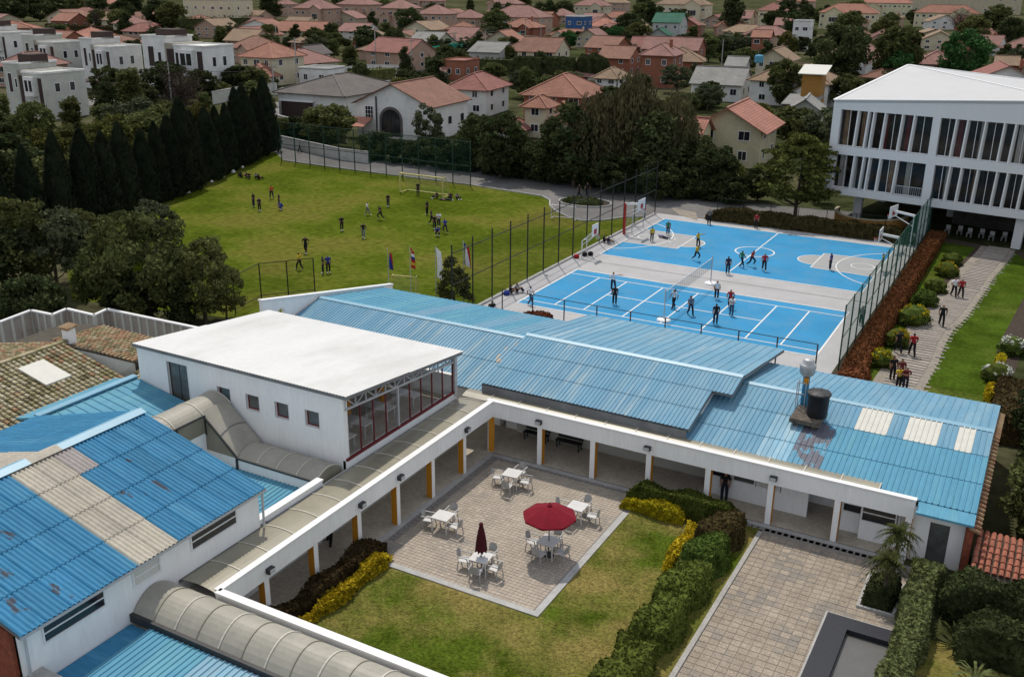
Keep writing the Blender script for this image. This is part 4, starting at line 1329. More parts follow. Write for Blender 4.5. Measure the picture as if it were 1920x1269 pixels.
# -- tiled shed right of the classroom block
sh = thing('tiled_shed', 'small shed with bright orange barrel tiles beyond the classroom block corner', 'shed', (1.5, 41, 0))
mb = MB()
deck(mb, [(-0.3, 39.9, 1.0), (5.0, 39.9, 1.0), (5.0, 41.9, 1.75), (-0.3, 41.9, 1.75)], 0.12)
deck(mb, [(-0.3, 41.9, 1.75), (5.0, 41.9, 1.75), (5.0, 43.6, 1.2), (-0.3, 43.6, 1.2)], 0.12)
mb.build('roof_deck', 'valley_dark', sh)
bt = barrel_tiles(MB(), (-0.3, 41.9, 1.75), (5.3, 0, 0), (0, -2.0, -0.75), 0.26, 0.36, 0.11, tr_)
barrel_tiles(bt, (-0.3, 41.9, 1.75), (5.3, 0, 0), (0, 1.7, -0.55), 0.26, 0.36, 0.11, tr_)
tag(bt.build('roof_tiles', 'red_tile', sh), kind='stuff')
MB().box(-0.2, 4.8, 40.1, 43.4, 0, 1.0).build('wall', 'beige_wall', sh)

# -- white three-storey building on pillars, upper right
WA = R(-9)
WU, WV = Vector((math.cos(WA), math.sin(WA), 0)), Vector((-math.sin(WA), math.cos(WA), 0))
WO = Vector((-2.2, 103.8, 0))
def wp(s, d, z):
    p = WO + WU * s + WV * d
    return (p.x, p.y, z)
def wbox(mb, s0, s1, d0, d1, z0, z1, mi=0):
    return mb.hexa([wp(s0, d0, z0), wp(s1, d0, z0), wp(s1, d1, z0), wp(s0, d1, z0), wp(s0, d0, z1), wp(s1, d0, z1), wp(s1, d1, z1), wp(s0, d1, z1)], mi)
lb = thing('library_building', 'white modern school building on pillars with slanted fins and folded roof', 'building', wp(-9, 10, 0))
SL, SR, DP = -19.3, 14.0, 23.0
rf = MB()
A_, B_, C_, D_, E_ = wp(SL, 0, 12.62), wp(2.5, 0, 14.15), wp(SL, DP, 14.8), wp(SR, DP, 12.6), wp(SR, 0, 12.9)
deck(rf, [A_, B_, C_], 0.25)
deck(rf, [B_, D_, C_], 0.25)
deck(rf, [B_, E_, D_], 0.25)
rf.build('folded_roof', 'library_roof', lb)
ed = MB()
for a, b in ((A_, B_), (A_, C_), (C_, D_), (B_, C_), (B_, E_)):
    ed.beam(Vector(a) + Vector((0, 0, 0.03)), Vector(b) + Vector((0, 0, 0.03)), 0.3, 0.1)
ed.build('roof_edge', 'white_trim', lb)
wl = MB()
def etop(s):
    return (12.62 + (14.15 - 12.62) * (s - SL) / (2.5 - SL) if s < 2.5 else 14.15 + (12.9 - 14.15) * (s - 2.5) / (SR - 2.5)) - 0.22
# front: fascia, band between the rows, lower edge, end piers
for a, b in ((SL, 2.5), (2.5, SR)):
    wl.hexa([wp(a, 0, 11.75), wp(b, 0, 11.75), wp(b, 0.5, 11.75), wp(a, 0.5, 11.75), wp(a, 0, etop(a)), wp(b, 0, etop(b)), wp(b, 0.5, etop(b)), wp(a, 0.5, etop(a))])
wbox(wl, SL, SR, 0, 0.5, 7.2, 8.05)
wbox(wl, SL, SR, 0, 0.5, 3.05, 3.75)
wbox(wl, SL, SL + 0.85, 0.0, 0.5, 3.75, 7.2)
wbox(wl, SL, SL + 0.85, 0.0, 0.5, 8.05, 11.75)
wbox(wl, -9.35, -8.5, 0.0, 0.5, 3.75, 7.2)
wbox(wl, -9.35, -8.6, 0.0, 0.5, 8.05, 11.75)
wbox(wl, SR - 0.8, SR, 0.0, 0.5, 3.75, 11.75)
# left side and back
wbox(wl, SL, SL + 0.4, 0.5, DP, 3.05, 12.3)
wbox(wl, SL, SR, DP - 0.4, DP, 3.05, 12.3)
wbox(wl, SR - 0.4, SR, 0.5, DP, 3.05, 12.3)
wl.build('wall', 'library_paint', lb)
fl = MB()
wbox(fl, SL + 0.4, SR - 0.4, 0.5, DP - 0.4, 3.06, 3.4)
wbox(fl, SL + 0.4, SR - 0.4, 0.5, DP - 0.4, 7.3, 7.6)
wbox(fl, SL + 0.4, SR - 0.4, 0.5, DP - 0.4, 11.8, 12.0)
fl.build('floor_slab', 'interior_dark', lb)
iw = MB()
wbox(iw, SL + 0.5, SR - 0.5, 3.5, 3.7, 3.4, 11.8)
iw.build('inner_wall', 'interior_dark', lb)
FIN1 = [-16.68, -15.63, -15.09, -13.96, -12.26, -11.11, -7.16, -6.13, -4.53, -2.87, -1.89, -0.4, 1.2, 2.4, 4.0, 5.6, 6.7, 8.2, 9.9, 11.5]
FIN2 = [-16.52, -15.57, -14.96, -13.87, -12.19, -7.06, -6.01, -4.53, -2.80, -1.85, -0.44, 1.2, 2.6, 4.1, 5.5, 6.8, 8.3, 9.8, 11.6]
for fins, z0, z1 in ((FIN1, 8.05, 11.75), (FIN2, 3.75, 7.2)):
    for s in fins:
        f = MB()
        # slanted fin blades, canted to the facade
        f.hexa([wp(s - 0.20, -0.02, z0), wp(s - 0.06, -0.02, z0), wp(s + 0.06, 0.5, z0), wp(s - 0.02, 0.5, z0), wp(s - 0.06, -0.02, z1), wp(s + 0.06, -0.02, z1), wp(s + 0.18, 0.5, z1), wp(s + 0.10, 0.5, z1)])
        f.build('fin', 'white_trim', lb)
    edges = sorted([SL + 0.85] + fins + [-9.35, -8.55, SR - 0.8])
    for a, b in zip(edges, edges[1:]):
        if abs(a + 9.35) < 0.02:
            continue
        p = MB().poly([wp(a + 0.02, 0.42, z0 + 0.06), wp(b - 0.02, 0.42, z0 + 0.06), wp(b - 0.02, 0.42, z1 - 0.03), wp(a + 0.02, 0.42, z1 - 0.03)])
        p.build('pane', 'tinted_glass', lb)
        m_ = MB()
        if b - a > 1.3:
            m_.beam(wp((a + b) / 2, 0.43, z0), wp((a + b) / 2, 0.43, z1), 0.05)
        m_.beam(wp(a, 0.38, z0 + 0.05), wp(b, 0.38, z0 + 0.05), 0.08)
        m_.build('sill_frame', 'white_trim', lb)
cr = random.Random(5)
for z0, z1 in ((8.05, 11.75), (3.75, 7.2)):
    s = SL + 1.2
    while s < SR - 1.5:
        w_ = cr.uniform(0.3, 0.75)
        c_ = MB()
        for k in range(6):
            wbox(c_, s + w_ * k / 6, s + w_ * (k + 0.9) / 6, 0.52 + 0.05 * (k % 2), 0.56 + 0.05 * (k % 2), z0, z1)
        c_.build('curtain', cr.choice(('maroon', 'interior', 'beige_wall', 'maroon', 'interior_dark', 'brown_tile')), lb)
        s += cr.uniform(1.3, 2.6)
bl = MB()
bl.beam(wp(-12.0, -0.05, 4.75), wp(-9.4, -0.05, 4.75), 0.06)
for k in range(14):
    bl.beam(wp(-12.0 + k * 0.2, -0.05, 3.75), wp(-12.0 + k * 0.2, -0.05, 4.75), 0.03)
bl.build('balcony_rail', 'grey_steel', lb)
for s, d in ((-0.15, 0.6), (-9.0, 0.6), (-16.6, 3.0), (9.5, 0.6), (-9.0, 11), (0, 11), (9.5, 11), (-17.5, 14)):
    MB().hexa([wp(s - 0.4, d, 0), wp(s + 0.4, d, 0), wp(s + 0.4, d + 0.5, 0), wp(s - 0.4, d + 0.5, 0), wp(s - 0.35, d, 3.1), wp(s + 0.55, d, 3.1), wp(s + 0.55, d + 0.5, 3.1), wp(s - 0.35, d + 0.5, 3.1)]).build('pillar', 'library_paint', lb)
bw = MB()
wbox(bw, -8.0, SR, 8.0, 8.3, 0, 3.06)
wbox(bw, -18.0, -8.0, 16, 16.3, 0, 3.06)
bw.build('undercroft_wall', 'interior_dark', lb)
# undercroft tables with white chairs, curved tan bench wall
pl = thing('curved_planter', 'curved tan planter wall below the white pillar building', 'planter', wp(-16.0, -2.5, 0))
cw = MB()
for k in range(16):
    a0, a1 = math.pi * (0.95 + 1.05 * k / 16), math.pi * (0.95 + 1.05 * (k + 1) / 16)
    c0 = wp(-15.0, 3.2, 0)
    p0_, p1_ = (c0[0] + 3.6 * math.cos(a0), c0[1] + 4.2 * math.sin(a0)), (c0[0] + 3.6 * math.cos(a1), c0[1] + 4.2 * math.sin(a1))
    cw.beam((*p0_, 0.5), (*p1_, 0.5), 0.3, 1.0)
cw.build('planter_wall', 'wall_ochre', pl)
cw = MB()
for k in range(16):
    a0, a1 = math.pi * (0.95 + 1.05 * k / 16), math.pi * (0.95 + 1.05 * (k + 1) / 16)
    p0_, p1_ = (c0[0] + 3.6 * math.cos(a0), c0[1] + 4.2 * math.sin(a0)), (c0[0] + 3.6 * math.cos(a1), c0[1] + 4.2 * math.sin(a1))
    cw.beam((*p0_, 1.04), (*p1_, 1.04), 0.38, 0.08)
cw.build('planter_rim', 'wall_beige', pl)
for k in range(7):
    s = -7.0 + k * 1.05
    t = thing('terrace_chair', 'grey chair under the pillar building by the garden path', 'chair', wp(s, 2.6 + 0.5 * (k % 2), 0), 'grey chairs in the undercroft')
    c_ = MB()
    wbox(c_, s - 0.22, s + 0.22, 2.4 + 0.5 * (k % 2), 2.84 + 0.5 * (k % 2), 0.42, 0.46)
    c_.build('seat', 'furn_grey', t)
    c_ = MB()
    wbox(c_, s - 0.22, s + 0.22, 2.82 + 0.5 * (k % 2), 2.87 + 0.5 * (k % 2), 0.5, 0.9)
    c_.build('backrest', 'furn_grey', t)
    for a in (-0.2, 0.2):
        for b in (2.42, 2.82):
            c_ = MB()
            wbox(c_, s + a - 0.02, s + a + 0.02, b + 0.5 * (k % 2) - 0.02, b + 0.5 * (k % 2) + 0.02, 0, 0.43)
            c_.build('leg', 'furn_grey', t)

# ------------------------------------------------------------------ vegetation
TR = random.Random(11)


def ell_points(rnd, c, r, n, shell=0.55):
    pts = []
    for _ in range(n):
        a = rnd.uniform(0, 2 * math.pi)
        z = rnd.uniform(-1, 1)
        k = math.sqrt(1 - z * z)
        q = (shell + (1 - shell) * rnd.random()) if rnd.random() < 0.8 else rnd.random()
        pts.append((c[0] + r[0] * q * k * math.cos(a), c[1] + r[1] * q * k * math.sin(a), c[2] + r[2] * q * z))
    return pts


def trunk_mesh(rnd, h, r, limbs, lean=0.3, spread=1.8, top=0.9):
    mb = MB()
    p = Vector((0, 0, -0.1))
    n = 4
    pts = [p]
    for k in range(n):
        p = p + Vector((rnd.uniform(-lean, lean) * 0.4, rnd.uniform(-lean, lean) * 0.4, h * top / n))
        pts.append(p)
    for k in range(n):
        mb.tube(pts[k], pts[k + 1], r * (1 - 0.75 * k / n), r * (1 - 0.75 * (k + 1) / n), 7, cap=False)
    for k in range(limbs):
        i = rnd.randint(1, n - 1)
        b = pts[i]
        a = 2 * math.pi * k / limbs + rnd.uniform(-0.4, 0.4)
        e = b + Vector((math.cos(a) * spread * rnd.uniform(0.5, 1), math.sin(a) * spread * rnd.uniform(0.5, 1), h * rnd.uniform(0.12, 0.32)))
        m_ = (b + e) / 2 + Vector((0, 0, -0.12 * h * 0.3))
        mb.tube(b, m_, r * 0.42, r * 0.28, 6, cap=False)
        mb.tube(m_, e, r * 0.28, r * 0.08, 6, cap=False)
    return mb.mesh('trunk', 'bark', smooth=True)


def crown_mesh(rnd, kind, m):
    """Crowns for a tree about 8 m tall (cypress 9 m)."""
    mb = MB()
    if kind == 'round':
        for k in range(56):
            c = ell_points(rnd, (0, 0, 4.15), (2.7, 2.7, 3.2), 1, 0.75)[0]
            rr = rnd.uniform(0.6, 1.15)
            leafcards(mb, ell_points(rnd, c, (rr, rr, rr * 0.8), 105, 0.6), 0.3, rnd)
    elif kind == 'tall':
        for k in range(52):
            t = rnd.random()
            c = ell_points(rnd, (0, 0, 1.8 + 5.6 * t), (2.0 - 1.1 * t, 2.0 - 1.1 * t, 0.7), 1, 0.7)[0]
            rr = rnd.uniform(0.5, 1.0)
            leafcards(mb, ell_points(rnd, c, (rr, rr, rr), 90, 0.5), 0.28, rnd)
    elif kind == 'loose':
        for k in range(54):
            c = ell_points(rnd, (rnd.uniform(-0.5, 0.5), 0, 4.1), (3.0, 3.0, 3.2), 1, 0.7)[0]
            rr = rnd.uniform(0.45, 0.95)
            leafcards(mb, ell_points(rnd, c, (rr, rr, rr * 0.7), 80, 0.5), 0.27, rnd)
    elif kind == 'fineloose':
        for k in range(75):
            c = ell_points(rnd, (rnd.uniform(-0.7, 0.7), rnd.uniform(-0.5, 0.5), 4.1), (2.9, 2.9, 3.1), 1, 0.75)[0]
            rr = rnd.uniform(0.4, 0.95)
            leafcards(mb, ell_points(rnd, c, (rr, rr, rr * 0.75), 110, 0.4), 0.19, rnd)
    elif kind == 'willow':
        for k in range(120):
            a = rnd.uniform(0, 2 * math.pi)
            q = math.sqrt(rnd.random())
            x, y = 2.3 * q * math.cos(a), 2.3 * q * math.sin(a)
            zt = 7.9 - 2.6 * q * q + rnd.uniform(-0.7, 0.5)
            ln_ = rnd.uniform(1.5, 4.2)
            for j in range(30):
                t = rnd.random()
                mb_p = (x * (1 + 0.15 * t) + rnd.uniform(-0.22, 0.22), y * (1 + 0.15 * t) + rnd.uniform(-0.22, 0.22), zt - ln_ * t)
                s = rnd.uniform(0.25, 0.5)
                aa = rnd.uniform(0, math.pi)
                e = Vector((math.cos(aa), math.sin(aa), 0)) * 0.07
                d = Vector((rnd.uniform(-0.12, 0.12), rnd.uniform(-0.12, 0.12), -s))
                p = Vector(mb_p)
                mb.add([p - e * 0.2, p + d * 0.5 + e, p + d, p + d * 0.5 - e], [(0, 1, 2, 3)])
    elif kind == 'shrub':
        for k in range(50):
            c = ell_points(rnd, (0, 0, 2.2), (2.2, 2.2, 2.4), 1, 0.7)[0]
            rr = rnd.uniform(0.5, 0.9)
            leafcards(mb, [(a, b, max(0.03, z_)) for a, b, z_ in ell_points(rnd, (c[0], c[1], max(0.3, c[2])), (rr, rr, rr * 0.8), 85, 0.5)], 0.27, rnd)
    elif kind == 'tier':
        for lv in range(9):
            z = 2.3 + lv * 0.62
            rad = 3.5 * math.sin(math.pi * (0.25 + 0.68 * lv / 8)) ** 0.8
            for k in range(11):
                a = rnd.uniform(0, 2 * math.pi)
                q = rad * math.sqrt(rnd.uniform(0.15, 1))
                c = (q * math.cos(a), q * math.sin(a), z + rnd.uniform(-0.25, 0.25))
                leafcards(mb, ell_points(rnd, c, (0.95, 0.95, 0.22), 60, 0.4), 0.27, rnd, flat=0.45)
    elif kind == 'cypress':
        for k in range(5200):
            t = rnd.random() ** 1.15
            z = 0.15 + 8.8 * t
            rad = 1.28 * (1 - t) ** 0.62 * min(1.0, 0.72 + 2.2 * t) * (1 + 0.10 * math.sin(9 * t + k % 5))
            a = rnd.uniform(0, 2 * math.pi)
            q = rad * rnd.uniform(0.78, 1.06)
            p = Vector((q * math.cos(a), q * math.sin(a), z))
            s = rnd.uniform(0.18, 0.4)
            e = Vector((-math.sin(a), math.cos(a), 0)) * s * 0.28
            d = Vector((math.cos(a) * 0.25, math.sin(a) * 0.25, 0.95)) * s
            mb.add([p - d * 0.4, p + e, p + d * 0.8, p - e], [(0, 1, 2, 3)])
    elif kind == 'conifer':
        for k in range(60):
            t = rnd.random() ** 1.2
            a = rnd.uniform(0, 2 * math.pi)
            q = (1.75 * (1 - t) + 0.15) * math.sqrt(rnd.uniform(0.3, 1))
            c = (q * math.cos(a), q * math.sin(a), 0.5 + 4.5 * t)
            leafcards(mb, ell_points(rnd, c, (0.45, 0.45, 0.4), 70, 0.4), 0.15, rnd)
    elif kind == 'bare':
        for k in range(130):
            a = rnd.uniform(0, 2 * math.pi)
            b = Vector((rnd.uniform(-0.3, 0.3), rnd.uniform(-0.3, 0.3), rnd.uniform(2.0, 5.5)))
            e = b + Vector((math.cos(a) * rnd.uniform(0.6, 2.2), math.sin(a) * rnd.uniform(0.6, 2.2), rnd.uniform(0.8, 2.6)))
            mb.tube(b, e, 0.03, 0.012, 3, cap=False)
            for j in range(4):
                f = b.lerp(e, rnd.uniform(0.4, 1))
                mb.tube(f, f + Vector((rnd.uniform(-0.7, 0.7), rnd.uniform(-0.7, 0.7), rnd.uniform(0.1, 0.8))), 0.016, 0.008, 3, cap=False)
    return mb.mesh('crown', m)


TREES = {}


def tree_kind(key, kind, m, h, r, limbs, seeds=(1, 2), **kw):
    TREES[key] = [(trunk_mesh(random.Random(s * 17 + 3), h, r, limbs, **kw), crown_mesh(random.Random(s * 31 + len(key)), kind, m)) for s in seeds]


tree_kind('dark', 'round', 'leaf_dark', 6.0, 0.22, 6)
tree_kind('mid', 'round', 'leaf_mid', 6.0, 0.22, 6)
tree_kind('olive', 'loose', 'leaf_olive', 6.0, 0.18, 7)
tree_kind('grey', 'loose', 'leaf_grey', 6.0, 0.18, 7)
tree_kind('midloose', 'fineloose', 'leaf_mid', 6.0, 0.18, 7, seeds=(21, 22))
tree_kind('bright', 'round', 'leaf_bright', 6.0, 0.25, 6, seeds=(3,))
tree_kind('tall', 'tall', 'leaf_dark', 6.5, 0.2, 5)
tree_kind('willow', 'willow', 'leaf_willow', 7.0, 0.2, 6)
tree_kind('tier', 'tier', 'leaf_olive', 6.5, 0.2, 9, seeds=(2,), spread=2.8)
tree_kind('cypress', 'cypress', 'leaf_cypress', 6.0, 0.12, 2, seeds=(1, 2, 3), spread=0.4)
tree_kind('conifer', 'conifer', 'leaf_mid', 5.0, 0.10, 3, seeds=(4,), spread=0.5)
tree_kind('bare', 'bare', 'twig', 6.0, 0.16, 8, seeds=(5,))
tree_kind('midtall', 'tall', 'leaf_mid', 6.5, 0.2, 5, seeds=(7,))


tree_kind('shrub', 'shrub', 'leaf_dark', 3.0, 0.12, 4, seeds=(3, 6), spread=1.2)
tree_kind('shrubmid', 'shrub', 'leaf_mid', 3.0, 0.12, 4, seeds=(8, 9), spread=1.2)
tree_kind('shrubolive', 'shrub', 'leaf_olive', 3.0, 0.12, 4, seeds=(12,), spread=1.2)


def tree(name, label, kind, x, y, h, group=None, wide=1.0, base=8.0, z=0.0):
    t = thing(name, label, 'tree', (x, y, z), group)
    tm, cm = TR.choice(TREES[kind])
    s = h / base
    rzv = TR.uniform(0, 6.28)
    share('trunk', tm, t, (0, 0, 0), rzv, (s * wide ** 0.5, s * wide ** 0.5, s))
    share('crown', cm, t, (0, 0, 0), rzv, (s * wide, s * wide, s))
    return t


# cypress row along the sports field
CYP = [(-101.4, 109.4), (-99.6, 105.6), (-98.2, 102.2), (-96.8, 99.0), (-95.4, 95.8), (-94.2, 92.6), (-93.0, 89.6), (-91.8, 86.4), (-90.6, 83.4), (-89.4, 80.4), (-88.2, 77.2), (-87.0, 74.2), (-86.2, 71.0), (-85.4, 68.0), (-84.9, 64.8), (-84.7, 61.8), (-84.7, 58.6), (-84.9, 55.6), (-85.2, 52.6)]
for k, (x, y) in enumerate(CYP):
    tree('cypress', 'dark columnar cypress in the row along the sports field', 'cypress', x + TR.uniform(-0.3, 0.3), y + TR.uniform(-0.3, 0.3), TR.uniform(8.0, 10.9), 'cypress row beside the field', TR.uniform(1.35, 1.75), 9.0)
# added white lumps standing in for glimpses of the path behind the cypress trunks
for k in range(7):
    x, y = CYP[k + 2]
    q_ = TR.uniform(0.7, 1.3)
    sb = MB().lathe((x + 1.55, y - 1.2, 0), [(0.3 * q_, -0.05), (0.27 * q_, 0.12), (0.15 * q_, 0.28 * q_), (0.05, 0.33 * q_)], 6)
    tag(sb.build('path_glimpse', 'line_white', loc=(x + 1.55, y - 1.2, 0)), 'added white lump standing in for a path glimpse between cypresses', 'path glimpse', 'stand-in path glimpses along the cypress row')

# trees left of the field, in front of the cypresses
for nm, lab, kd, (x, y, h), wd in (
        ('broadleaf_tree', 'loose grey green tree next to the brown panel wall', 'grey', (-68.21, 48.59, 7.48), 0.95),
        ('broadleaf_tree', 'big dark olive tree overhanging the field fence corner', 'midloose', (-55.66, 46.68, 9.52), 1.0),
        ('broadleaf_tree', 'dark spreading tree beside the white oval-window wall', 'midloose', (-52.87, 49.16, 7.26), 0.98),
        ('broadleaf_tree', 'greyish young tree in front of the tallest cypresses', 'grey', (-71.67, 61.94, 5.2), 1.1),
        ('broadleaf_tree', 'shadowy bushy tree behind the zigzag wall bend', 'midloose', (-60.48, 46.94, 6.02), 1.0),
        ('broadleaf_tree', 'dark tree at the end of the cypress row', 'midloose', (-69.94, 45.93, 8.82), 1.0),
        ('broadleaf_tree', 'small shaded tree between zigzag wall and dark spreading tree', 'tall', (-52.97, 46.93, 4.21), 1.0),
        ('broadleaf_tree', 'olive shrubby tree at the left of the cypress row', 'olive', (-83.07, 55.09, 5.42), 1.1),
        ('broadleaf_tree', 'low dark tree beneath the loose grey green tree', 'dark', (-60.03, 40.45, 5.2), 1.1),
        ('broadleaf_tree', 'yellow green tree behind the middle cypresses', 'olive', (-103.34, 83.72, 8.71), 1.15),
        ('broadleaf_tree', 'yellowish tree behind the first cypresses', 'olive', (-111.55, 80.72, 6.43), 1.2),
        ('broadleaf_tree', 'mid green tree by the lower white cube house', 'mid', (-126.74, 90.28, 7.94), 0.9),
        ('broadleaf_tree', 'round olive tree behind the tall cypresses', 'mid', (-109.01, 96.22, 7.77), 1.1),
        ('broadleaf_tree', 'bright leafy tree near the cream cube house wall', 'olive', (-117.66, 112.47, 6.25), 1.1),
        ('bare_tree', 'bare brownish tree standing before the cube house carports', 'bare', (-125.0, 115.85, 11.26), 1.4),
        ('bare_tree', 'leafless purple grey tree behind the cypress tips', 'bare', (-122.15, 104.6, 6.88), 1.8),
        ('broadleaf_tree', 'small light green shrub tree at the field corner fence', 'olive', (-107.67, 118.84, 3.77), 0.9),
        ('broadleaf_tree', 'dark bushy tree by the left street', 'dark', (-104.26, 69.91, 7.94), 1.3),
        ('broadleaf_tree', 'dense green tree left behind the cypress feet', 'mid', (-91.72, 67.94, 6.86), 1.4),
        ('broadleaf_tree', 'olive tree filling the gap beside the loose grey green tree', 'midloose', (-69.54, 53.06, 6.09), 1.1),
        ('broadleaf_tree', 'dark tree behind the big dark olive tree', 'midloose', (-69.79, 56.74, 5.38), 1.1),
        ('broadleaf_tree', 'low bushy tree at the cypress feet', 'mid', (-77.87, 58.22, 4.2), 1.3),
        ('broadleaf_tree', 'shrubby tree under the big dark olive tree', 'dark', (-56.84, 46.26, 4.28), 1.3),
        ('broadleaf_tree', 'bushy tree beside the dark spreading tree trunk', 'midloose', (-52.05, 50.49, 4.36), 0.9),
        ('broadleaf_tree', 'dark tree behind the shrub belt left of the turret', 'dark', (-62.13, 109.26, 8.88), 1.0),
        ('broadleaf_tree', 'dark tree in front of the beige turret porch', 'dark', (-56.68, 109.73, 5.71), 1.2),
        ('broadleaf_tree', 'tall dark tree between turret and willows', 'tall', (-51.6, 108.9, 9.83), 1.3),
        ('broadleaf_tree', 'tall dark tree right of the middle willow', 'tall', (-41.9, 110.35, 9.57), 1.3),
        ('broadleaf_tree', 'dark tree before the low coral wing', 'dark', (-34.91, 111.78, 6.59), 1.1),
        ('willow_tree', 'thin willow at the left of the willow clump', 'willow', (-48.62, 113.5, 11.36), 0.9),
        # behind the far fence and path
        ('broadleaf_tree', 'airy light olive tree in front of the arched window house', 'grey', (-81.24, 121.7, 7.46), 0.8),
        ('broadleaf_tree', 'dark clump tree right of the arched window house', 'dark', (-67.91, 113.2, 7.86), 0.85),
        ('broadleaf_tree', 'dark bush tree under the red roofed turret', 'dark', (-61.75, 113.84, 5.27), 1.2),
        ('broadleaf_tree', 'shaded tree behind the path near the turret house', 'tall', (-54.61, 109.8, 7.33), 1.2),
        ('willow_tree', 'tall drooping willow next to the red turret house', 'willow', (-49.75, 110.04, 11.81), 0.85),
        ('willow_tree', 'drooping dark willow in the middle of the clump', 'willow', (-45.96, 113.16, 14.2), 0.95),
        ('willow_tree', 'willow with hanging branches beside the brick house', 'willow', (-41.3, 115.25, 11.85), 0.9),
        ('broadleaf_tree', 'dark round tree left of the yellow gable house', 'dark', (-38.26, 114.82, 7.14), 1.0),
        ('broadleaf_tree', 'dark tree at the court corner below the willows', 'dark', (-39.97, 107.63, 4.97), 1.25),
        ('broadleaf_tree', 'black green tree filling the gap under the willows', 'dark', (-46.09, 108.51, 5.12), 1.4),
        ('broadleaf_tree', 'olive tree under the yellow gable house wall', 'olive', (-33.29, 112.77, 5.02), 1.1),
        ('broadleaf_tree', 'dark tree behind the brown clipped hedge', 'dark', (-29.8, 112.82, 4.34), 1.2),
        ('tiered_tree', 'layered yellow green tree with forked trunk beside the pillar building', 'tier', (-23.73, 105.76, 9.46), 1.0),
        ('broadleaf_tree', 'dark tree between layered tree and pillar building', 'tall', (-23.51, 116.0, 6.8), 0.8),
        ('broadleaf_tree', 'large dark crown behind the orange box house', 'dark', (-47.12, 240.21, 16.59), 0.95),
        ('broadleaf_tree', 'broad mid green crown left of the bright round tree', 'mid', (-37.57, 253.65, 15.81), 1.0),
        ('broadleaf_tree', 'bright round tree right behind the folded white roof', 'bright', (-22.88, 256.56, 14.9), 1.0),
        ('broadleaf_tree', 'mid green tree touching the folded roof ridge', 'bright', (-35.7, 247.91, 9.88), 1.1),
        ('bare_tree', 'brown leafless tree before the far beige houses', 'bare', (-49.76, 505.67, 14.5), 1.5),
        ('broadleaf_tree', 'dark tree next to the red barn roof', 'dark', (-23.33, 419.51, 13.78), 1.0),
        ('broadleaf_tree', 'tall dark tree between far orange roofs', 'tall', (-143.28, 469.28, 18.63), 1.3),
        ('broadleaf_tree', 'dark purple tree by the small white modern house', 'dark', (-138.37, 584.86, 13.44), 1.2),
        ('broadleaf_tree', 'olive shrub tree beside the blue tank house', 'mid', (-51.15, 207.3, 9.83), 1.0),
        ('broadleaf_tree', 'dark bush tree before the grey roof house', 'dark', (-64.14, 198.72, 5.43), 1.3),
        ('broadleaf_tree', 'low green tree right of the yellow gable house', 'mid', (-32.99, 149.32, 5.92), 1.1),
        ('broadleaf_tree', 'small green tree under the grey triangular roof', 'mid', (-39.81, 170.46, 3.6), 1.2),
        ('broadleaf_tree', 'green tree behind the blue modern house', 'bright', (-155.98, 363.48, 8.18), 1.6),
        ('broadleaf_tree', 'green tree by the yellow two-storey house', 'bright', (-165.46, 340.99, 6.29), 1.5),
        ('broadleaf_tree', 'broad dark tree between blue house and green roof', 'mid', (-149.3, 368.6, 9.23), 1.6),
        ('broadleaf_tree', 'round tree in front of the far pink houses', 'mid', (-222.66, 368.4, 5.8), 1.3),
        ('broadleaf_tree', 'dark tree by the utility pole near the net fence', 'dark', (-189.78, 265.6, 9.81), 1.0),
        ('broadleaf_tree', 'tall purple grey tree left of the net fence', 'dark', (-203.4, 269.81, 9.06), 1.3),
        ('broadleaf_tree', 'round dark tree beside the yellow far lawn', 'mid', (-224.68, 269.2, 8.61), 1.3),
        ('broadleaf_tree', 'bright shrub tree by the street corner wall', 'mid', (-190.95, 243.96, 4.79), 1.4),
        ('broadleaf_tree', 'dense tree between brick flat house and tall hedge', 'mid', (-127.32, 220.12, 4.81), 1.8),
        ('broadleaf_tree', 'dark tree at the far left houses', 'dark', (-498.16, 353.71, 14.19), 1.6),
        ('broadleaf_tree', 'big dark tree beside the far orange gable', 'dark', (-500.67, 370.12, 13.13), 1.5),
        ('broadleaf_tree', 'thin brownish tree before the orange gable roof', 'bare', (-388.27, 315.28, 10.79), 1.0),
        ('broadleaf_tree', 'dark pine left of the cream apartment block', 'tall', (-500.84, 433.21, 15.36), 2.0),
        ('broadleaf_tree', 'tall dark pine right of the cream apartment block', 'tall', (-420.23, 464.72, 15.71), 1.8),
        ('broadleaf_tree', 'green tree at the end of the grey roof sheds', 'dark', (-181.36, 277.38, 6.2), 1.4),
        ('broadleaf_tree', 'green garden tree behind the green roof', 'mid', (-104.96, 301.04, 8.2), 1.2),
        ('broadleaf_tree', 'yellow green garden tree before the brick tower house', 'olive', (-104.72, 306.26, 4.33), 1.4),
        ('broadleaf_tree', 'pale green tree right of the brick gable house', 'olive', (-86.88, 346.82, 9.36), 1.0),
        ('broadleaf_tree', 'dark olive tree below the brick gable house', 'mid', (-82.1, 283.25, 6.78), 1.4),
        ('broadleaf_tree', 'dark green tree behind the blue tank house', 'dark', (-105.95, 332.81, 7.14), 1.5)):
    tree(nm, lab, kd, x, y, h, wide=wd)

# the conifer that stands before the flagpoles, at the roof edge
x, y, h = -38.84, 61.24, 4.61
tree('conifer', 'bushy young conifer between the white flag and the blue roof', 'conifer', x, y, h, wide=1.1, base=5.2)

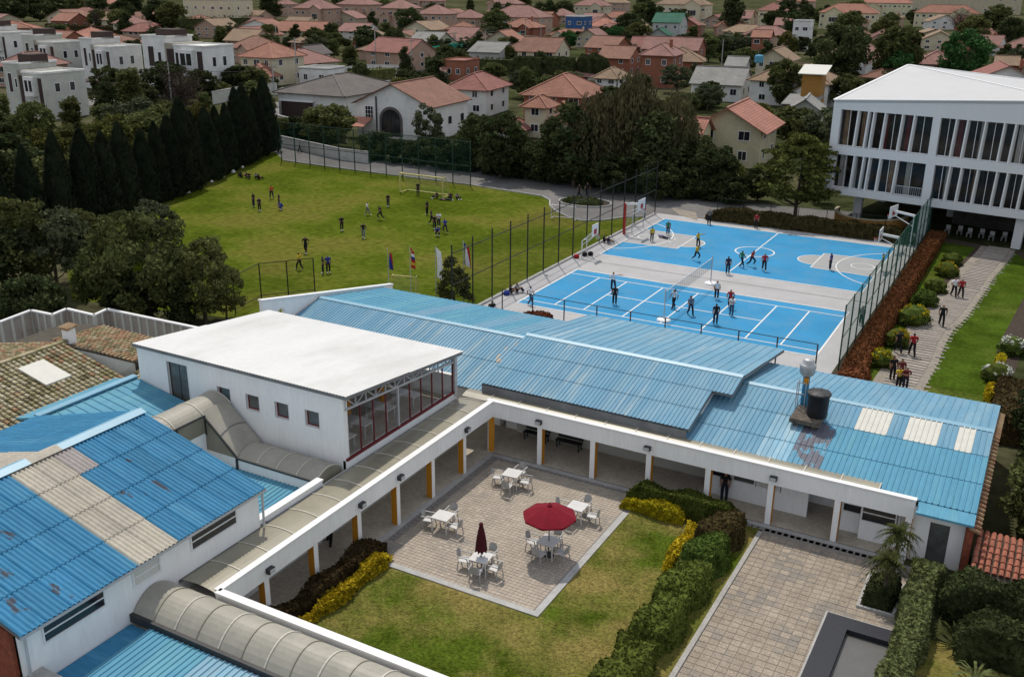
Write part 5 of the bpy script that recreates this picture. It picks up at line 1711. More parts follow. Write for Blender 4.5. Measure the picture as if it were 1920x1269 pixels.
# dark belt of shrubs beyond the path
bs = [(-84.21, 110.76), (-79.92, 110.46), (-76.51, 110.65), (-72.45, 110.37), (-68.91, 110.74), (-64.68, 109.82), (-60.97, 109.56), (-57.37, 109.31), (-53.87, 109.06), (-50.76, 109.42), (-47.43, 109.18), (-44.2, 108.94), (-41.06, 108.71), (-38.0, 108.49), (-34.94, 108.99), (-32.03, 108.77)]
for k, (x, y) in enumerate(bs):
    tree('shrub', 'dark tall shrub in the belt beyond the asphalt path', 'shrub', x, y + 1.5, TR.uniform(3.2, 4.6), 'shrub belt beyond the path', 1.2, 4.8)
# woods far behind the houses
for k in range(70):
    px = TR.uniform(-1, 1)
    d = TR.uniform(430, 800)
    a = R(28.85) - px * R(30)
    x, y = -math.sin(a) * d, math.cos(a) * d
    tree('far_tree', 'dark tree among the far houses near the horizon', TR.choice(('dark', 'tall', 'mid')), x, y, TR.uniform(9, 15), 'far trees behind the houses', 1.3)


# ---- hedges and shrubs
def hedge(name, label, x0, x1, y0, y1, h, m, leaf=0.11, dens=130, group=None, rz=0.0, z=0.0, bulge=0.2, cat='hedge'):
    """Clipped hedge: a lumpy body of foliage with leaves standing off it."""
    rnd = random.Random(int(abs(x0 * 31 + y0 * 17)) + 5)
    t = thing(name, label, cat, ((x0 + x1) / 2, (y0 + y1) / 2, z), group)
    mb = MB()
    cx_, cy_ = (x0 + x1) / 2, (y0 + y1) / 2
    lx, ly = (x1 - x0), (y1 - y0)
    n = max(3, int(lx / 0.45)), max(3, int(ly / 0.45)), max(2, int(h / 0.35))

    def pt(u, v, w_):
        # rounded box from unit cube coordinates, with soft lumps
        ux, uy, uz = 2 * u - 1, 2 * v - 1, w_
        r_ = 1 - 0.2 * max(0, uz - 0.5) / 0.5 * (max(abs(ux), abs(uy)))
        q = Vector((ux * lx / 2 * r_, uy * ly / 2 * r_, uz * h))
        f = 1.7
        nz = math.sin(q.x * f + 1.3 * q.y) + math.sin(q.y * f * 1.3 + 0.7 * q.z + 2) + math.sin(q.x * 2.9 - q.y * 2.1 + q.z * 2)
        q += Vector((ux, uy, uz * 0.9)) * bulge * nz * 0.33
        return Vector((cx_ + q.x, cy_ + q.y, z + max(-0.02, q.z)))
    faces = []
    for (fix, val) in ((0, 0), (0, 1), (1, 0), (1, 1), (2, 1)):
        a, b = [k for k in range(3) if k != fix]
        for i in range(n[a]):
            for j in range(n[b]):
                q = []
                for di, dj in ((0, 0), (1, 0), (1, 1), (0, 1)):
                    c = [0, 0, 0]
                    c[fix] = val
                    c[a] = (i + di) / n[a]
                    c[b] = (j + dj) / n[b]
                    q.append(pt(*c))
                mb.poly(q)
                ar_ = (q[1] - q[0]).length * (q[3] - q[0]).length
                for _ in range(int(ar_ * dens + rnd.random())):
                    s_, t_ = rnd.random(), rnd.random()
                    p = q[0].lerp(q[1], s_).lerp(q[3].lerp(q[2], s_), t_)
                    nrm = (q[1] - q[0]).cross(q[3] - q[0])
                    if nrm.length > 0:
                        faces.append(p + Vector((rnd.uniform(-1, 1), rnd.uniform(-1, 1), rnd.uniform(-0.3, 1))) * leaf * 0.5)
    leafcards(mb, faces, leaf, rnd)
    mb.build('foliage', m, t)
    return t


def bush(name, label, x, y, r, h, m, leaf=0.1, n=1300, group=None, cap=None, z=0.0):
    rnd = random.Random(int(abs(x * 91 + y * 13)))
    t = thing(name, label, 'bush', (x, y, z), group)
    mb = MB()
    mb.lathe((x, y, z), [(r * 0.55, 0), (r * 0.86, h * 0.3), (r * 0.84, h * 0.6), (r * 0.5, h * 0.87), (0.05, h * 0.95)], 14)
    pts = []
    for k in range(26):
        a = rnd.uniform(0, 6.28)
        u = rnd.uniform(0.05, 1)
        q = r * math.sqrt(1 - (u * 0.95) ** 2) * 0.85
        c = (x + q * math.cos(a), y + q * math.sin(a), z + h * u * 0.85)
        pts += ell_points(rnd, c, (r * 0.33, r * 0.33, h * 0.2), n // 26, 0.5)
    pts = [(a, b, max(z + 0.02, c)) for a, b, c in pts]
    if cap:
        lo = [p for p in pts if p[2] < z + h * (0.58 + rnd.uniform(-0.1, 0.1))]
        hi = [p for p in pts if p[2] >= z + h * 0.5]
        leafcards(mb, lo, leaf, rnd, 0)
        leafcards(mb, hi, leaf, rnd, 1)
        mb.build('foliage', [m, cap], t)
    else:
        leafcards(mb, pts, leaf, rnd)
        mb.build('foliage', m, t)
    return t


hedge('clipped_hedge', 'long dark brown box hedge beside the west arcade', -23.72, -22.98, 22.6, 30.75, 0.95, 'leaf_box')
hedge('yellow_hedge', 'narrow yellow hedge at the foot of the dark box hedge', -22.92, -22.48, 23.2, 30.3, 0.5, 'leaf_yellow', 0.14, 190)
hedge('low_shrub_hedge', 'low green shrub at the lawn corner by the vaulted canopy', -22.4, -19.6, 22.0, 23.2, 0.6, 'leaf_hedge')
hedge('clipped_hedge', 'dark green hedge below the east arcade columns', -15.4, -10.2, 40.05, 41.05, 1.0, 'leaf_hedge')
hedge('yellow_hedge', 'yellow hedge strip at the patio corner', -15.55, -12.6, 39.45, 40.0, 0.55, 'leaf_yellow', 0.14, 190)
for k, (y0, y1, lab, m_) in enumerate(((37.6, 40.3, 'reddish brown rounded hedge at the plaza corner', 'leaf_box'), (35.4, 37.8, 'mixed grey green hedge clump along the plaza kerb', 'leaf_hedge'),
                                       (32.6, 35.5, 'rounded green hedge clump halfway along the plaza', 'leaf_hedge'), (29.4, 32.7, 'large green hedge clump beside the dry lawn', 'leaf_hedge'),
                                       (25.6, 29.5, 'green hedge clump nearest the vaulted canopy fascia', 'leaf_hedge'), (21.9, 25.7, 'last green hedge clump by the plaza kerb end', 'leaf_hedge'))):
    hedge('clipped_hedge', lab, -11.35 + 0.12 * (k % 2), -9.75, y0, y1, 1.05 + 0.12 * (k % 2), m_, bulge=0.3)
hedge('yellow_hedge', 'yellow hedge strip between dry lawn and green hedge clumps', -12.0, -11.5, 35.2, 39.2, 0.5, 'leaf_yellow', 0.14, 190)
hedge('variegated_hedge', 'pale variegated hedge along the basin and planter', -2.35, -1.35, 29.0, 40.6, 1.25, 'leaf_varieg', 0.13, 150, bulge=0.2)
hedge('clipped_hedge', 'red brown clipped hedge along the green court fence', -10.0, -8.6, 62.5, 106.0, 1.0, 'leaf_red', 0.13, 75, bulge=0.06)
hedge('clipped_hedge', 'short red brown hedge end behind the pale blue roof', -9.9, -8.2, 60.4, 62.3, 0.9, 'leaf_red', 0.13, 80)
hedge('clipped_hedge', 'dark clipped hedge between upper court and layered tree', -31.9, -11.0, 100.6, 102.4, 1.35, 'leaf_box', 0.16, 60)
hedge('clipped_hedge', 'small dark red hedge at the court corner behind the roof', -32.9, -30.4, 60.9, 61.7, 0.9, 'leaf_red', 0.12, 90)
hedge('island_shrub', 'low dark shrubs on the oval path island', -48.8, -44.6, 100.4, 102.8, 0.45, 'leaf_mid', 0.16, 60)
for k, (px_, y_, r_, h_) in enumerate(((-8.05, 65.6, 0.85, 1.15), (-7.75, 70.3, 0.95, 1.25), (-7.45, 75.8, 1.2, 1.5), (-7.35, 81.2, 1.0, 1.3), (-7.1, 85.5, 0.95, 1.2), (-6.9, 91.0, 1.0, 1.3), (-6.9, 95.5, 0.9, 1.1))):
    bush('ball_shrub', ('yellow topped ball shrub beside the sleeper path', 'green ball shrub beside the sleeper path')[k in (3, 4, 6)], px_, y_, r_, h_, 'leaf_hedge', 0.12, 1500,
         ('yellow topped shrubs along the path', 'green shrubs along the path')[k in (3, 4, 6)], cap=None if k in (3, 4, 6) else 'leaf_yellow')
for k, (px_, y_) in enumerate(((-1.05, 66.4), (-0.55, 72.6))):
    bush('white_flower_bush', ('white flowering bush beside the yellow strip of lawn edge', 'second white flowering bush farther along the lawn')[k], px_, y_, 0.95, 1.3, 'leaf_hedge', 0.14, 1300, cap='petal_white')
hedge('yellow_hedge', 'yellow strip hedge between the white flowering bushes', -1.3, -0.95, 67.6, 70.6, 0.7, 'leaf_yellow', 0.14, 190)
hedge('yellow_hedge', 'short yellow hedge near the classroom block corner', -1.4, -1.05, 62.2, 64.4, 0.7, 'leaf_yellow', 0.14, 190)
hedge('clipped_hedge', 'brown hedge bank along the right edge of the lawn', -0.9, 1.2, 56.5, 65.0, 1.3, 'leaf_box', 0.16, 60)
hx, hy, hw, hh = -105.56, 213.27, 18.78, 8.62
for dx in (-0.36, 0.0, 0.36):
    hedge('tall_hedge', 'tall dark clipped hedge block by the yellow two-storey house', hx + dx * hw - hw * 0.19, hx + dx * hw + hw * 0.19, hy + dx * hw * 0.5 - 2, hy + dx * hw * 0.5 + 3, hh * 0.8, 'leaf_dark', 0.3, 14, 'tall hedge blocks')
hedge('clipped_hedge', 'dark hedge with reddish tips before the orange tiled shed', -0.9, 5.0, 37.7, 39.6, 1.75, 'leaf_dark', 0.14, 140, bulge=0.35)
hedge('clipped_hedge', 'shadowy hedge mass right of the variegated hedge', 0.0, 5.2, 35.2, 37.6, 1.5, 'leaf_dark', 0.14, 120, bulge=0.4)
# planting right of the plaza and in the corners
for k, (x, y, h, kd, lab) in enumerate(((2.6, 45.0, 3.6, 'mid', 'leafy shrub behind the orange tiled shed'), 
                                        (2.4, 46.5, 4.6, 'mid', 'green tree beside the brick end wall'), (3.4, 51.0, 5.5, 'dark', 'dark tree right of the classroom block'),
                                        (2.2, 56.5, 4.6, 'dark', 'dark shrub tree at the garden lawn corner'), (3.0, 62.5, 4.0, 'grey', 'grey leafy shrub tree right of the lawn'),
                                        (4.6, 34.6, 2.6, 'mid', 'bushy shrub in the dark corner bed'), (0.9, 96.5, 4.5, 'dark', 'dark tree beside the right building pillar'), (1.6, 86.5, 3.6, 'mid', 'green shrub tree by the lawn edge'),
                                        (2.6, 76.0, 3.2, 'grey', 'pale shrub at the lawn edge'))):
    tree('shrub_tree', lab, kd, x, y, h, wide=1.15)
fp = random.Random(9)
for k, (x, y, L_, n) in enumerate(((-0.3, 36.3, 1.0, 26), (0.6, 34.2, 0.9, 22), (0.1, 32.6, 0.9, 22), (1.7, 32.9, 0.8, 20))):
    t = thing('strap_leaf_plant', 'spiky strap leaved plant on the bed behind the variegated hedge', 'plant', (x, y, 0), 'spiky plants in the corner bed')
    mb = MB()
    for j in range(n):
        a = fp.uniform(0, 6.28)
        pts = [Vector((x + math.cos(a) * L_ * q, y + math.sin(a) * L_ * q, 0.1 + L_ * (1.5 * q - 1.25 * q * q))) for q in (0, 0.35, 0.7, 1.0)]
        s_ = Vector((-math.sin(a), math.cos(a), 0)) * 0.035
        for p, q in zip(pts, pts[1:]):
            mb.poly([p - s_, p + s_, q + s_ * 0.7, q - s_ * 0.7])
    mb.build('leaves', ('leaf_palm', 'leaf_varieg', 'leaf_red', 'leaf_varieg')[k], t)

# planter with two feathery palms
pt_ = thing('palm_planter', 'square kerbed planter with clipped dark shrub on the plaza', 'planter', (-3.3, 38.1, 0))
mb = MB()
x0, x1, y0, y1 = -4.1, -2.6, 36.8, 39.4
mb.box(x0, x1, y0, y0 + 0.12, 0, 0.12)
mb.box(x0, x1, y1 - 0.12, y1, 0, 0.12)
mb.box(x0, x0 + 0.12, y0 + 0.12, y1 - 0.12, 0, 0.12)
mb.box(x1 - 0.12, x1, y0 + 0.12, y1 - 0.12, 0, 0.12)
mb.build('kerb', 'kerb', pt_)
MB().box(x0 + 0.12, x1 - 0.12, y0 + 0.12, y1 - 0.12, 0, 0.05).build('soil', 'soil', pt_)
hedge('planter_shrub', 'dark clipped shrub filling the palm planter', -3.9, -2.8, 37.0, 39.2, 0.7, 'leaf_dark', 0.1, 160, cat='bush')
for k, (x, y, h, lab) in enumerate(((-3.25, 37.75, 2.0, 'shorter feathery palm in the plaza planter'), (-3.1, 38.8, 2.75, 'taller feathery palm in the plaza planter'))):
    t = thing('palm', lab, 'palm', (x, y, 0))
    MB().tube((x, y, 0.1), (x + 0.05, y, h * 0.55), 0.07, 0.09, 8).tube((x + 0.05, y, h * 0.55), (x, y, h), 0.09, 0.06, 8).build('trunk', 'bark', t, True)
    for j in range(38):
        a = 2.4 * j + fp.uniform(-0.2, 0.2)
        el = fp.uniform(-0.35, 1.1)
        L_ = fp.uniform(0.8, 1.12)
        f = MB()
        prev = Vector((x, y, h))
        for q in range(1, 8):
            s = q / 7
            cur = Vector((x + math.cos(a) * L_ * s * math.cos(el) * 1.05, y + math.sin(a) * L_ * s * math.cos(el) * 1.05, h + L_ * (math.sin(el) * s * 1.2 - 0.75 * s * s)))
            d = (cur - prev)
            sd_ = Vector((-math.sin(a), math.cos(a), 0))
            for sg in (-1, 1):
                tip = prev + d * 1.6 + sd_ * sg * 0.24 * math.sin(math.pi * min(1, s + 0.12)) + Vector((0, 0, -0.06))
                f.poly([prev, prev + d * 0.9, tip])
            f.poly([prev - sd_ * 0.008, prev + sd_ * 0.008, cur + sd_ * 0.006, cur - sd_ * 0.006])
            prev = cur
        f.build('frond', 'leaf_palm', t)
# black granite basin
gb = thing('granite_basin', 'black granite rimmed shallow pool on the plaza', 'basin', (-3.6, 32.5, 0))
mb = MB()
mb.box(-4.95, -4.05, 24.0, 35.4, 0.0, 0.36)
mb.box(-4.05, -2.4, 34.6, 35.4, 0.0, 0.36)
mb.build('rim', 'granite', gb)
MB().box(-4.05, -2.4, 24.0, 34.6, 0.0, 0.14).build('water', 'water', gb)
mb = MB().box(-5.03, -4.95, 24.0, 35.48, 0.0, 0.33)
mb.box(-4.95, -2.4, 35.4, 35.48, 0.0, 0.33)
mb.build('edge', 'kerb', gb)
# sparse grass tufts give the courtyard lawn relief
gr = MB()
gq = random.Random(21)
for k in range(12000):
    x, y = gq.uniform(-22.4, -11.6), gq.uniform(21.9, 39.4)
    if x < -15.0 and y > 29.6:
        continue
    h = gq.uniform(0.04, 0.10)
    a = gq.uniform(0, 6.28)
    for j in range(2):
        a += 2.1
        e = Vector((math.cos(a), math.sin(a), 0))
        s_ = Vector((-e.y, e.x, 0)) * 0.02
        p = Vector((x, y, 0))
        gr.poly([p - s_, p + s_, p + e * h * 1.5 + Vector((0, 0, h * 0.45))])
tag(gr.build('grass_tufts', 'yard_grass'), 'short tufts of grass across the courtyard lawn', 'grass', kind='stuff')

# ------------------------------------------------------------------ fences
def fence(name, label, pts, h, post='fence_green', net='net_green', rails=(0.5, 1.0), pr=0.05, top=0.0, netm=True):
    """Posts at the given points, horizontal rails and one netting panel per bay."""
    t = thing(name, label, 'fence', (pts[0][0], pts[0][1], 0))
    for k, (x, y) in enumerate(pts):
        MB().tube((x, y, -0.05), (x, y, h + top), pr, n=6).build('post', post, t)
    for a, b in zip(pts, pts[1:]):
        for r_ in rails:
            MB().tube((a[0], a[1], h * r_), (b[0], b[1], h * r_), pr * 0.6, n=5).build('rail', post, t)
        if netm:
            MB().poly([(a[0], a[1], 0.02), (b[0], b[1], 0.02), (b[0], b[1], h), (a[0], a[1], h)]).build('net_panel', net, t)
    return t


fence('tall_fence', 'tall dark green net fence between sports field and courts', [(-37.6, 59.0 + 2.95 * k) for k in range(15)], 5.5, 'fence_dark', 'net_dark', (0.5, 0.93), 0.06, 0.3)
fence('tall_fence', 'high green net fence at the far end of the sports field', [(-94.0 + 2.6 * k, 104.1 - 0.09 * k) for k in range(13)], 5.4, 'fence_green', 'net_mid', (0.45, 1.0), 0.075)
fence('tall_fence', 'green mesh fence beside the red brown hedge', [(-10.35, 63.4 + 2.7 * k) for k in range(17)], 4.4, 'fence_green', 'net_green', (0.5, 1.0), 0.05, 0.1)
fence('low_fence', 'dark mesh fence at the near left corner of the field', [(-52.6, 52.0), (-53.4, 55.7), (-52.1, 57.4), (-50.8, 59.1)], 2.9, 'fence_dark', 'net_dark', (0.1, 1.0), 0.05)
fence('court_rail', 'thin grey rail fence between volleyball court and blue roofs', [(-35.2 + 2.62 * k, 62.3) for k in range(10)], 1.9, 'dark_steel', 'net_white', (1.0,), 0.05, 0.0, netm=False)
fence('low_fence', 'low dark fence on the asphalt side of the clipped hedge', [(-31.5 + 2.9 * k, 103.0) for k in range(7)], 2.0, 'fence_dark', 'net_dark', (1.0,), 0.035)
# stacked bare posts at the right court corner are already part of the fence; low kerb stones under the left fence
st = MB().box(-37.75, -37.5, 59, 100.6, 0, 0.16)
struct('fence_kerb', st, 'kerb')

# ------------------------------------------------------------------ sports gear
def hoop(name, label, base, face, board_h, arm, postm, pr=0.1, bw=1.8, framed=False):
    """Basketball stand: post at base, arm reaching towards direction face, backboard with square, ring and net."""
    bx_, by_ = base
    a = face
    d = Vector((math.cos(a), math.sin(a), 0))
    s = Vector((-d.y, d.x, 0))
    t = thing(name, label, 'basketball hoop', (bx_, by_, 0))
    b0 = Vector((bx_, by_, 0))
    bc = b0 + d * arm + Vector((0, 0, board_h))
    if framed:
        f = MB()
        for sg in (-0.5, 0.5):
            f.beam(b0 + s * sg, b0 + s * sg + Vector((0, 0, board_h * 0.62)), 0.07)
            f.beam(b0 + s * sg + Vector((0, 0, board_h * 0.62)), bc + s * sg * 0.6, 0.05)
            f.beam(b0 + s * sg + Vector((0, 0, board_h * 0.45)), bc + s * sg * 0.6 - Vector((0, 0, 0.4)), 0.05)
        f.beam(b0 - s * 0.5 + Vector((0, 0, board_h * 0.62)), b0 + s * 0.5 + Vector((0, 0, board_h * 0.62)), 0.05)
        f.build('frame', postm, t)
    else:
        MB().tube(b0, b0 + Vector((0, 0, board_h)), pr, n=10).build('post', postm, t)
        ar = MB().beam(b0 + Vector((0, 0, board_h - 0.05)), bc + Vector((0, 0, 0.1)), 0.16, 0.2)
        ar.beam(b0 + Vector((0, 0, board_h * 0.7)), bc - Vector((0, 0, 0.25)), 0.06)
        ar.build('arm', 'white_trim', t)
    bd = MB()
    q = [bc - s * bw / 2, bc + s * bw / 2]
    n = d * 0.03
    def slab(mb, u0, u1, z0, z1, e0, e1, mi=0):
        c = [bc + s * u0 + d * e0, bc + s * u1 + d * e0, bc + s * u1 + d * e1, bc + s * u0 + d * e1]
        mb.hexa([(p.x, p.y, p.z + z0) for p in c] + [(p.x, p.y, p.z + z1) for p in c], mi)
    slab(bd, -bw / 2, bw / 2, -0.5, 0.6, 0.0, 0.05)
    board = bd.build('backboard', 'white_trim', t)
    sq = MB()
    slab(sq, -0.3, 0.3, -0.3, 0.15, 0.052, 0.062)
    slab(sq, -0.3, 0.3, -0.3, 0.15, -0.012, -0.002)
    sq.build('target_square', 'hoop_red', board)
    rg = MB()
    rc = bc + d * 0.32 + Vector((0, 0, -0.35))
    for k in range(16):
        a0, a1 = 2 * math.pi * k / 16, 2 * math.pi * (k + 1) / 16
        rg.tube(rc + Vector((0.23 * math.cos(a0), 0.23 * math.sin(a0), 0)), rc + Vector((0.23 * math.cos(a1), 0.23 * math.sin(a1), 0)), 0.018, n=5, cap=False)
    rg.build('ring', 'hoop_red', t)
    nt_ = MB()
    for k in range(12):
        a0 = 2 * math.pi * k / 12
        nt_.tube(rc + Vector((0.22 * math.cos(a0), 0.22 * math.sin(a0), 0)), rc + Vector((0.13 * math.cos(a0 + 0.4), 0.13 * math.sin(a0 + 0.4), -0.4)), 0.008, n=3, cap=False)
    nt_.build('hoop_net', 'white_trim', t)
    return t


hoop('basketball_hoop', 'basketball stand with red post beside the far end of the net fence', (-37.0, 90.3), 0.0, 3.15, 1.7, 'hoop_red', 0.14)
hoop('basketball_hoop', 'small white framed basketball stand by the fence near the grey slab', (-36.8, 80.4), 0.0, 2.6, 1.0, 'white_trim', framed=True, bw=1.3)
hoop('basketball_hoop', 'white basketball stand at the hedge end of the upper court', (-11.0, 90.3), math.pi, 3.05, 1.6, 'grey_steel', 0.09)
hoop('basketball_hoop', 'high white backboard on a slanted arm above the court corner fence', (-10.9, 97.6), math.pi - 0.25, 3.6, 2.0, 'white_trim', 0.08)


def goal(name, label, c, rz_, w, h, dp, m, r_=0.06):
    t = thing(name, label, 'goal', (c[0], c[1], 0))
    ca, sa = math.cos(rz_), math.sin(rz_)
    def P(u, v, z):
        return (c[0] + ca * u - sa * v, c[1] + sa * u + ca * v, z)
    f = MB()
    f.tube(P(-w / 2, 0, 0), P(-w / 2, 0, h), r_)
    f.tube(P(w / 2, 0, 0), P(w / 2, 0, h), r_)
    f.tube(P(-w / 2, 0, h), P(w / 2, 0, h), r_)
    f.build('frame', m, t)
    b = MB()
    for sg in (-1, 1):
        b.tube(P(sg * w / 2, 0, 0.04), P(sg * w / 2, dp, 0.04), r_ * 0.8)
        b.tube(P(sg * w / 2, 0, h), P(sg * w / 2, dp * 0.4, h), r_ * 0.6)
        b.tube(P(sg * w / 2, dp * 0.4, h), P(sg * w / 2, dp, 0.04), r_ * 0.6)
    b.tube(P(-w / 2, dp, 0.04), P(w / 2, dp, 0.04), r_ * 0.8)
    b.build('rear_frame', m, t)
    n = MB().poly([P(-w / 2, dp, 0.04), P(w / 2, dp, 0.04), P(w / 2, dp * 0.4, h), P(-w / 2, dp * 0.4, h)])
    n.build('net', 'net_white', t)
    return t


mat('goal_yellow', (0.52, 0.45, 0.16), 0.6, 0.1, 2.0)
gx_, gy_ = (-64.97, 95.45)
goal('football_goal', 'full size pale yellow football goal before the far fence', (gx_, gy_), R(0), 6.0, 2.3, 1.6, 'goal_yellow', 0.09)
gx_, gy_ = (-45.09, 92.78)
goal('small_goal', 'small white football goal behind the net fence posts', (gx_, gy_), R(8), 2.6, 1.5, 0.9, 'white_trim', 0.04)
gx_, gy_ = (-44.04, 61.95)
goal('small_goal', 'small pale football goal beside the flagpoles', (gx_, gy_), R(15), 2.0, 1.7, 0.9, 'goal_yellow', 0.05)
# court goal frame at the left of the upper court
goal('small_goal', 'grey court goal frame beside the red post stand', (-36.4, 92.4), R(90), 3.0, 2.0, 0.9, 'grey_steel', 0.05)
# volleyball / badminton net across both courts
nt2 = thing('volleyball_net', 'volleyball net on white based posts across the lower court', 'net', (-23.9, 71, 0))
for y in (67.0, 78.0):
    MB().tube((-23.9, y, 0), (-23.9, y, 2.45), 0.045).build('post', 'galvanised', nt2)
    MB().lathe((-23.9, y, 0.0), [(0.55, 0), (0.5, 0.12), (0.12, 0.2)], 12).build('base', 'white_trim', nt2)
nb = MB().poly([(-23.9, 67.0, 1.35), (-23.9, 78.0, 1.35), (-23.9, 78.0, 2.25), (-23.9, 67.0, 2.25)])
nb.build('net', 'net_court', nt2)
MB().beam((-23.9, 67.0, 2.27), (-23.9, 78.0, 2.27), 0.02, 0.07).build('net_tape', 'white_trim', nt2)
mb = MB()
for k in range(22):
    mb.tube((-23.89, 67.25 + 0.5 * k, 1.35), (-23.89, 67.25 + 0.5 * k, 2.25), 0.006, n=3, cap=False)
tag(mb.build('net_strings', 'dark_steel', nt2), kind='stuff')
for x, y, lab, m_ in ((-36.9, 73.1, 'white ball beside the net fence', 'line_white'),):
    mb = MB()
    mb.lathe((x, y, 0), [(0.03, 0.0), (0.09, 0.03), (0.12, 0.11), (0.09, 0.19), (0.03, 0.22)], 12)
    tag(mb.build('ball', m_, smooth=True, loc=(x, y, 0)), lab, 'ball')
for (x, y), lab, m_ in (((-37.17, 79.6), 'red sports bag at the foot of the small hoop', 'cloth_red'), ((-36.85, 80.65), 'black bag beside the red sports bag', 'cloth_black'), ((-37.18, 66.52), 'blue bag beside the sitting pupils', 'cloth_blue'), ((-36.46, 81.1), 'dark ball bag by the small hoop leg', 'cloth_black')):
    mb = MB().lathe((x, y, 0.02), [(0.2, 0), (0.27, 0.1), (0.24, 0.28), (0.1, 0.36)], 10)
    tag(mb.build('sports_bag', m_, smooth=True, loc=(x, y, 0)), lab, 'bag')

# ------------------------------------------------------------------ flags
def flagpole(label, x, y, h, bands, vertical, fl=1.5, fw=0.55, white=False):
    t = thing('flagpole', label, 'flag', (x, y, 0))
    MB().tube((x, y, 0), (x, y, h), 0.035, 0.025).build('pole', 'grey_steel', t)
    n = 8
    for k, m_ in enumerate(bands):
        f = MB()
        for j in range(n):
            def q(u, v):
                # hangs limp from the top of the pole, in soft folds
                return (x + 0.05 + u * fw * (0.55 + 0.45 * v) + 0.05 * math.sin(7 * u + 3 * v), y + 0.08 * math.sin(9 * u + 2 * v), h - 0.1 - v * fl - u * 0.35)
            if vertical:
                u0, u1 = k / len(bands), (k + 1) / len(bands)
                v0, v1 = j / n, (j + 1) / n
            else:
                v0, v1 = k / len(bands), (k + 1) / len(bands)
                u0, u1 = j / n, (j + 1) / n
            f.poly([q(u0, v0), q(u1, v0), q(u1, v1), q(u0, v1)])
        f.build('flag_band', m_, t, True)
    return t


flagpole('flagpole with yellow, blue and red flag above the pale blue roof', -46.0, 62.6, 3.6, ('flag_yellow', 'flag_blue', 'flag_red'), True)
flagpole('flagpole with red, white and blue striped flag', -43.9, 62.7, 4.0, ('flag_red', 'flag_white', 'flag_blue', 'flag_red', 'flag_yellow', 'flag_red'), False)
flagpole('flagpole with plain white flag beside the conifer', -41.2, 62.3, 4.5, ('flag_white',), True, 2.4, 0.75)
flagpole('flagpole with blue, white and red vertical bands by the net fence', -38.9, 62.7, 5.1, ('flag_blue', 'flag_white', 'flag_red'), True, 1.7, 0.75)

# ------------------------------------------------------------------ patio furniture
def make_chair(label):
    t = thing('patio_chair', label, 'chair', (0, 0, 0), 'patio chairs round the tables')
    MB().box(-0.23, 0.23, -0.22, 0.24, 0.40, 0.44).build('seat', 'furn_white', t)
    b = MB()
    for k in range(6):
        u0, u1 = -0.22 + 0.44 * k / 6, -0.22 + 0.44 * (k + 1) / 6
        def bp(u, z):
            return (u * (1.0 - 0.25 * max(0, (z - 0.7)) / 0.2), -0.235 - 0.16 * (z - 0.42) + 0.06 * (1 - (u / 0.23) ** 2) * -1, z)
        zt = 0.86 - 0.9 * ((u0 + u1) / 2) ** 2
        for q in ((u0, u1),):
            b.poly([bp(q[0], 0.46), bp(q[1], 0.46), bp(q[1], zt), bp(q[0], zt)])
    b.build('backrest', 'furn_grey', t)
    for sx_ in (-1, 1):
        for sy_ in (-1, 1):
            MB().beam((sx_ * 0.21, sy_ * 0.21, 0.41), (sx_ * 0.25, sy_ * 0.27, 0.0), 0.04).build('leg', 'furn_grey', t)
        MB().beam((sx_ * 0.26, -0.3, 0.66), (sx_ * 0.26, 0.2, 0.64), 0.05, 0.03).beam((sx_ * 0.26, 0.19, 0.64), (sx_ * 0.22, 0.22, 0.42), 0.035).build('armrest', 'furn_grey', t)
    return t


def make_table(label):
    t = thing('patio_table', label, 'table', (0, 0, 0))
    MB().box(-0.42, 0.42, -0.42, 0.42, 0.70, 0.735).build('tabletop', 'furn_white', t)
    MB().box(-0.37, 0.37, -0.37, 0.37, 0.64, 0.70).build('apron', 'furn_grey', t)
    for sx_ in (-1, 1):
        for sy_ in (-1, 1):
            MB().beam((sx_ * 0.37, sy_ * 0.37, 0.7), (sx_ * 0.38, sy_ * 0.38, 0.0), 0.055).build('leg', 'furn_white', t)
    return t


c0_ = make_chair('x')
t0_ = make_table('x')
note_kids(None)
uc, ut = [False], [False]
def put(proto, flag, loc, rz_, label, group=None):
    if not flag[0]:
        flag[0] = True
        o = proto
    else:
        o = copy_tree(proto)
    o.location = loc
    o.rotation_euler = (0, 0, rz_)
    o['label'] = label
    if group:
        o['group'] = group
    return o
TAB = [((-21.25, 38.75), 0.10, 'bare white table in the arcade corner of the patio', (0, 1, 2, 3)), ((-22.0, 33.5), 0.05, 'bare white table nearest the west arcade columns', (1, 2, 3)),
       ((-17.0, 37.4), 0.0, 'bare white table behind the open red umbrella', (0, 1, 2, 3)), ((-18.7, 31.4), 0.08, 'white table under the closed umbrella', (0, 1, 2, 3)), ((-16.77, 34.0), -0.05, 'shaded table under the open red umbrella', (0, 1, 2, 3))]
WHERE = ('the table in the arcade corner', 'the table nearest the west arcade', 'the bare table behind the open umbrella', 'the table with the closed umbrella', 'the table under the open umbrella')
for k, ((x, y), a, lab, sides) in enumerate(TAB):
    put(t0_, ut, (x, y, 0.02), a, lab)
    for s in sides:
        an = a + s * math.pi / 2 + TR.uniform(-0.18, 0.18)
        d = 0.72 + TR.uniform(-0.04, 0.1)
        # chair faces the table: its front (+y) points to the table centre
        put(c0_, uc, (x + math.sin(an) * d * 1.0, y - math.cos(an) * d, 0.02), an, 'white and grey patio armchair at ' + WHERE[k], 'patio chairs at ' + WHERE[k])
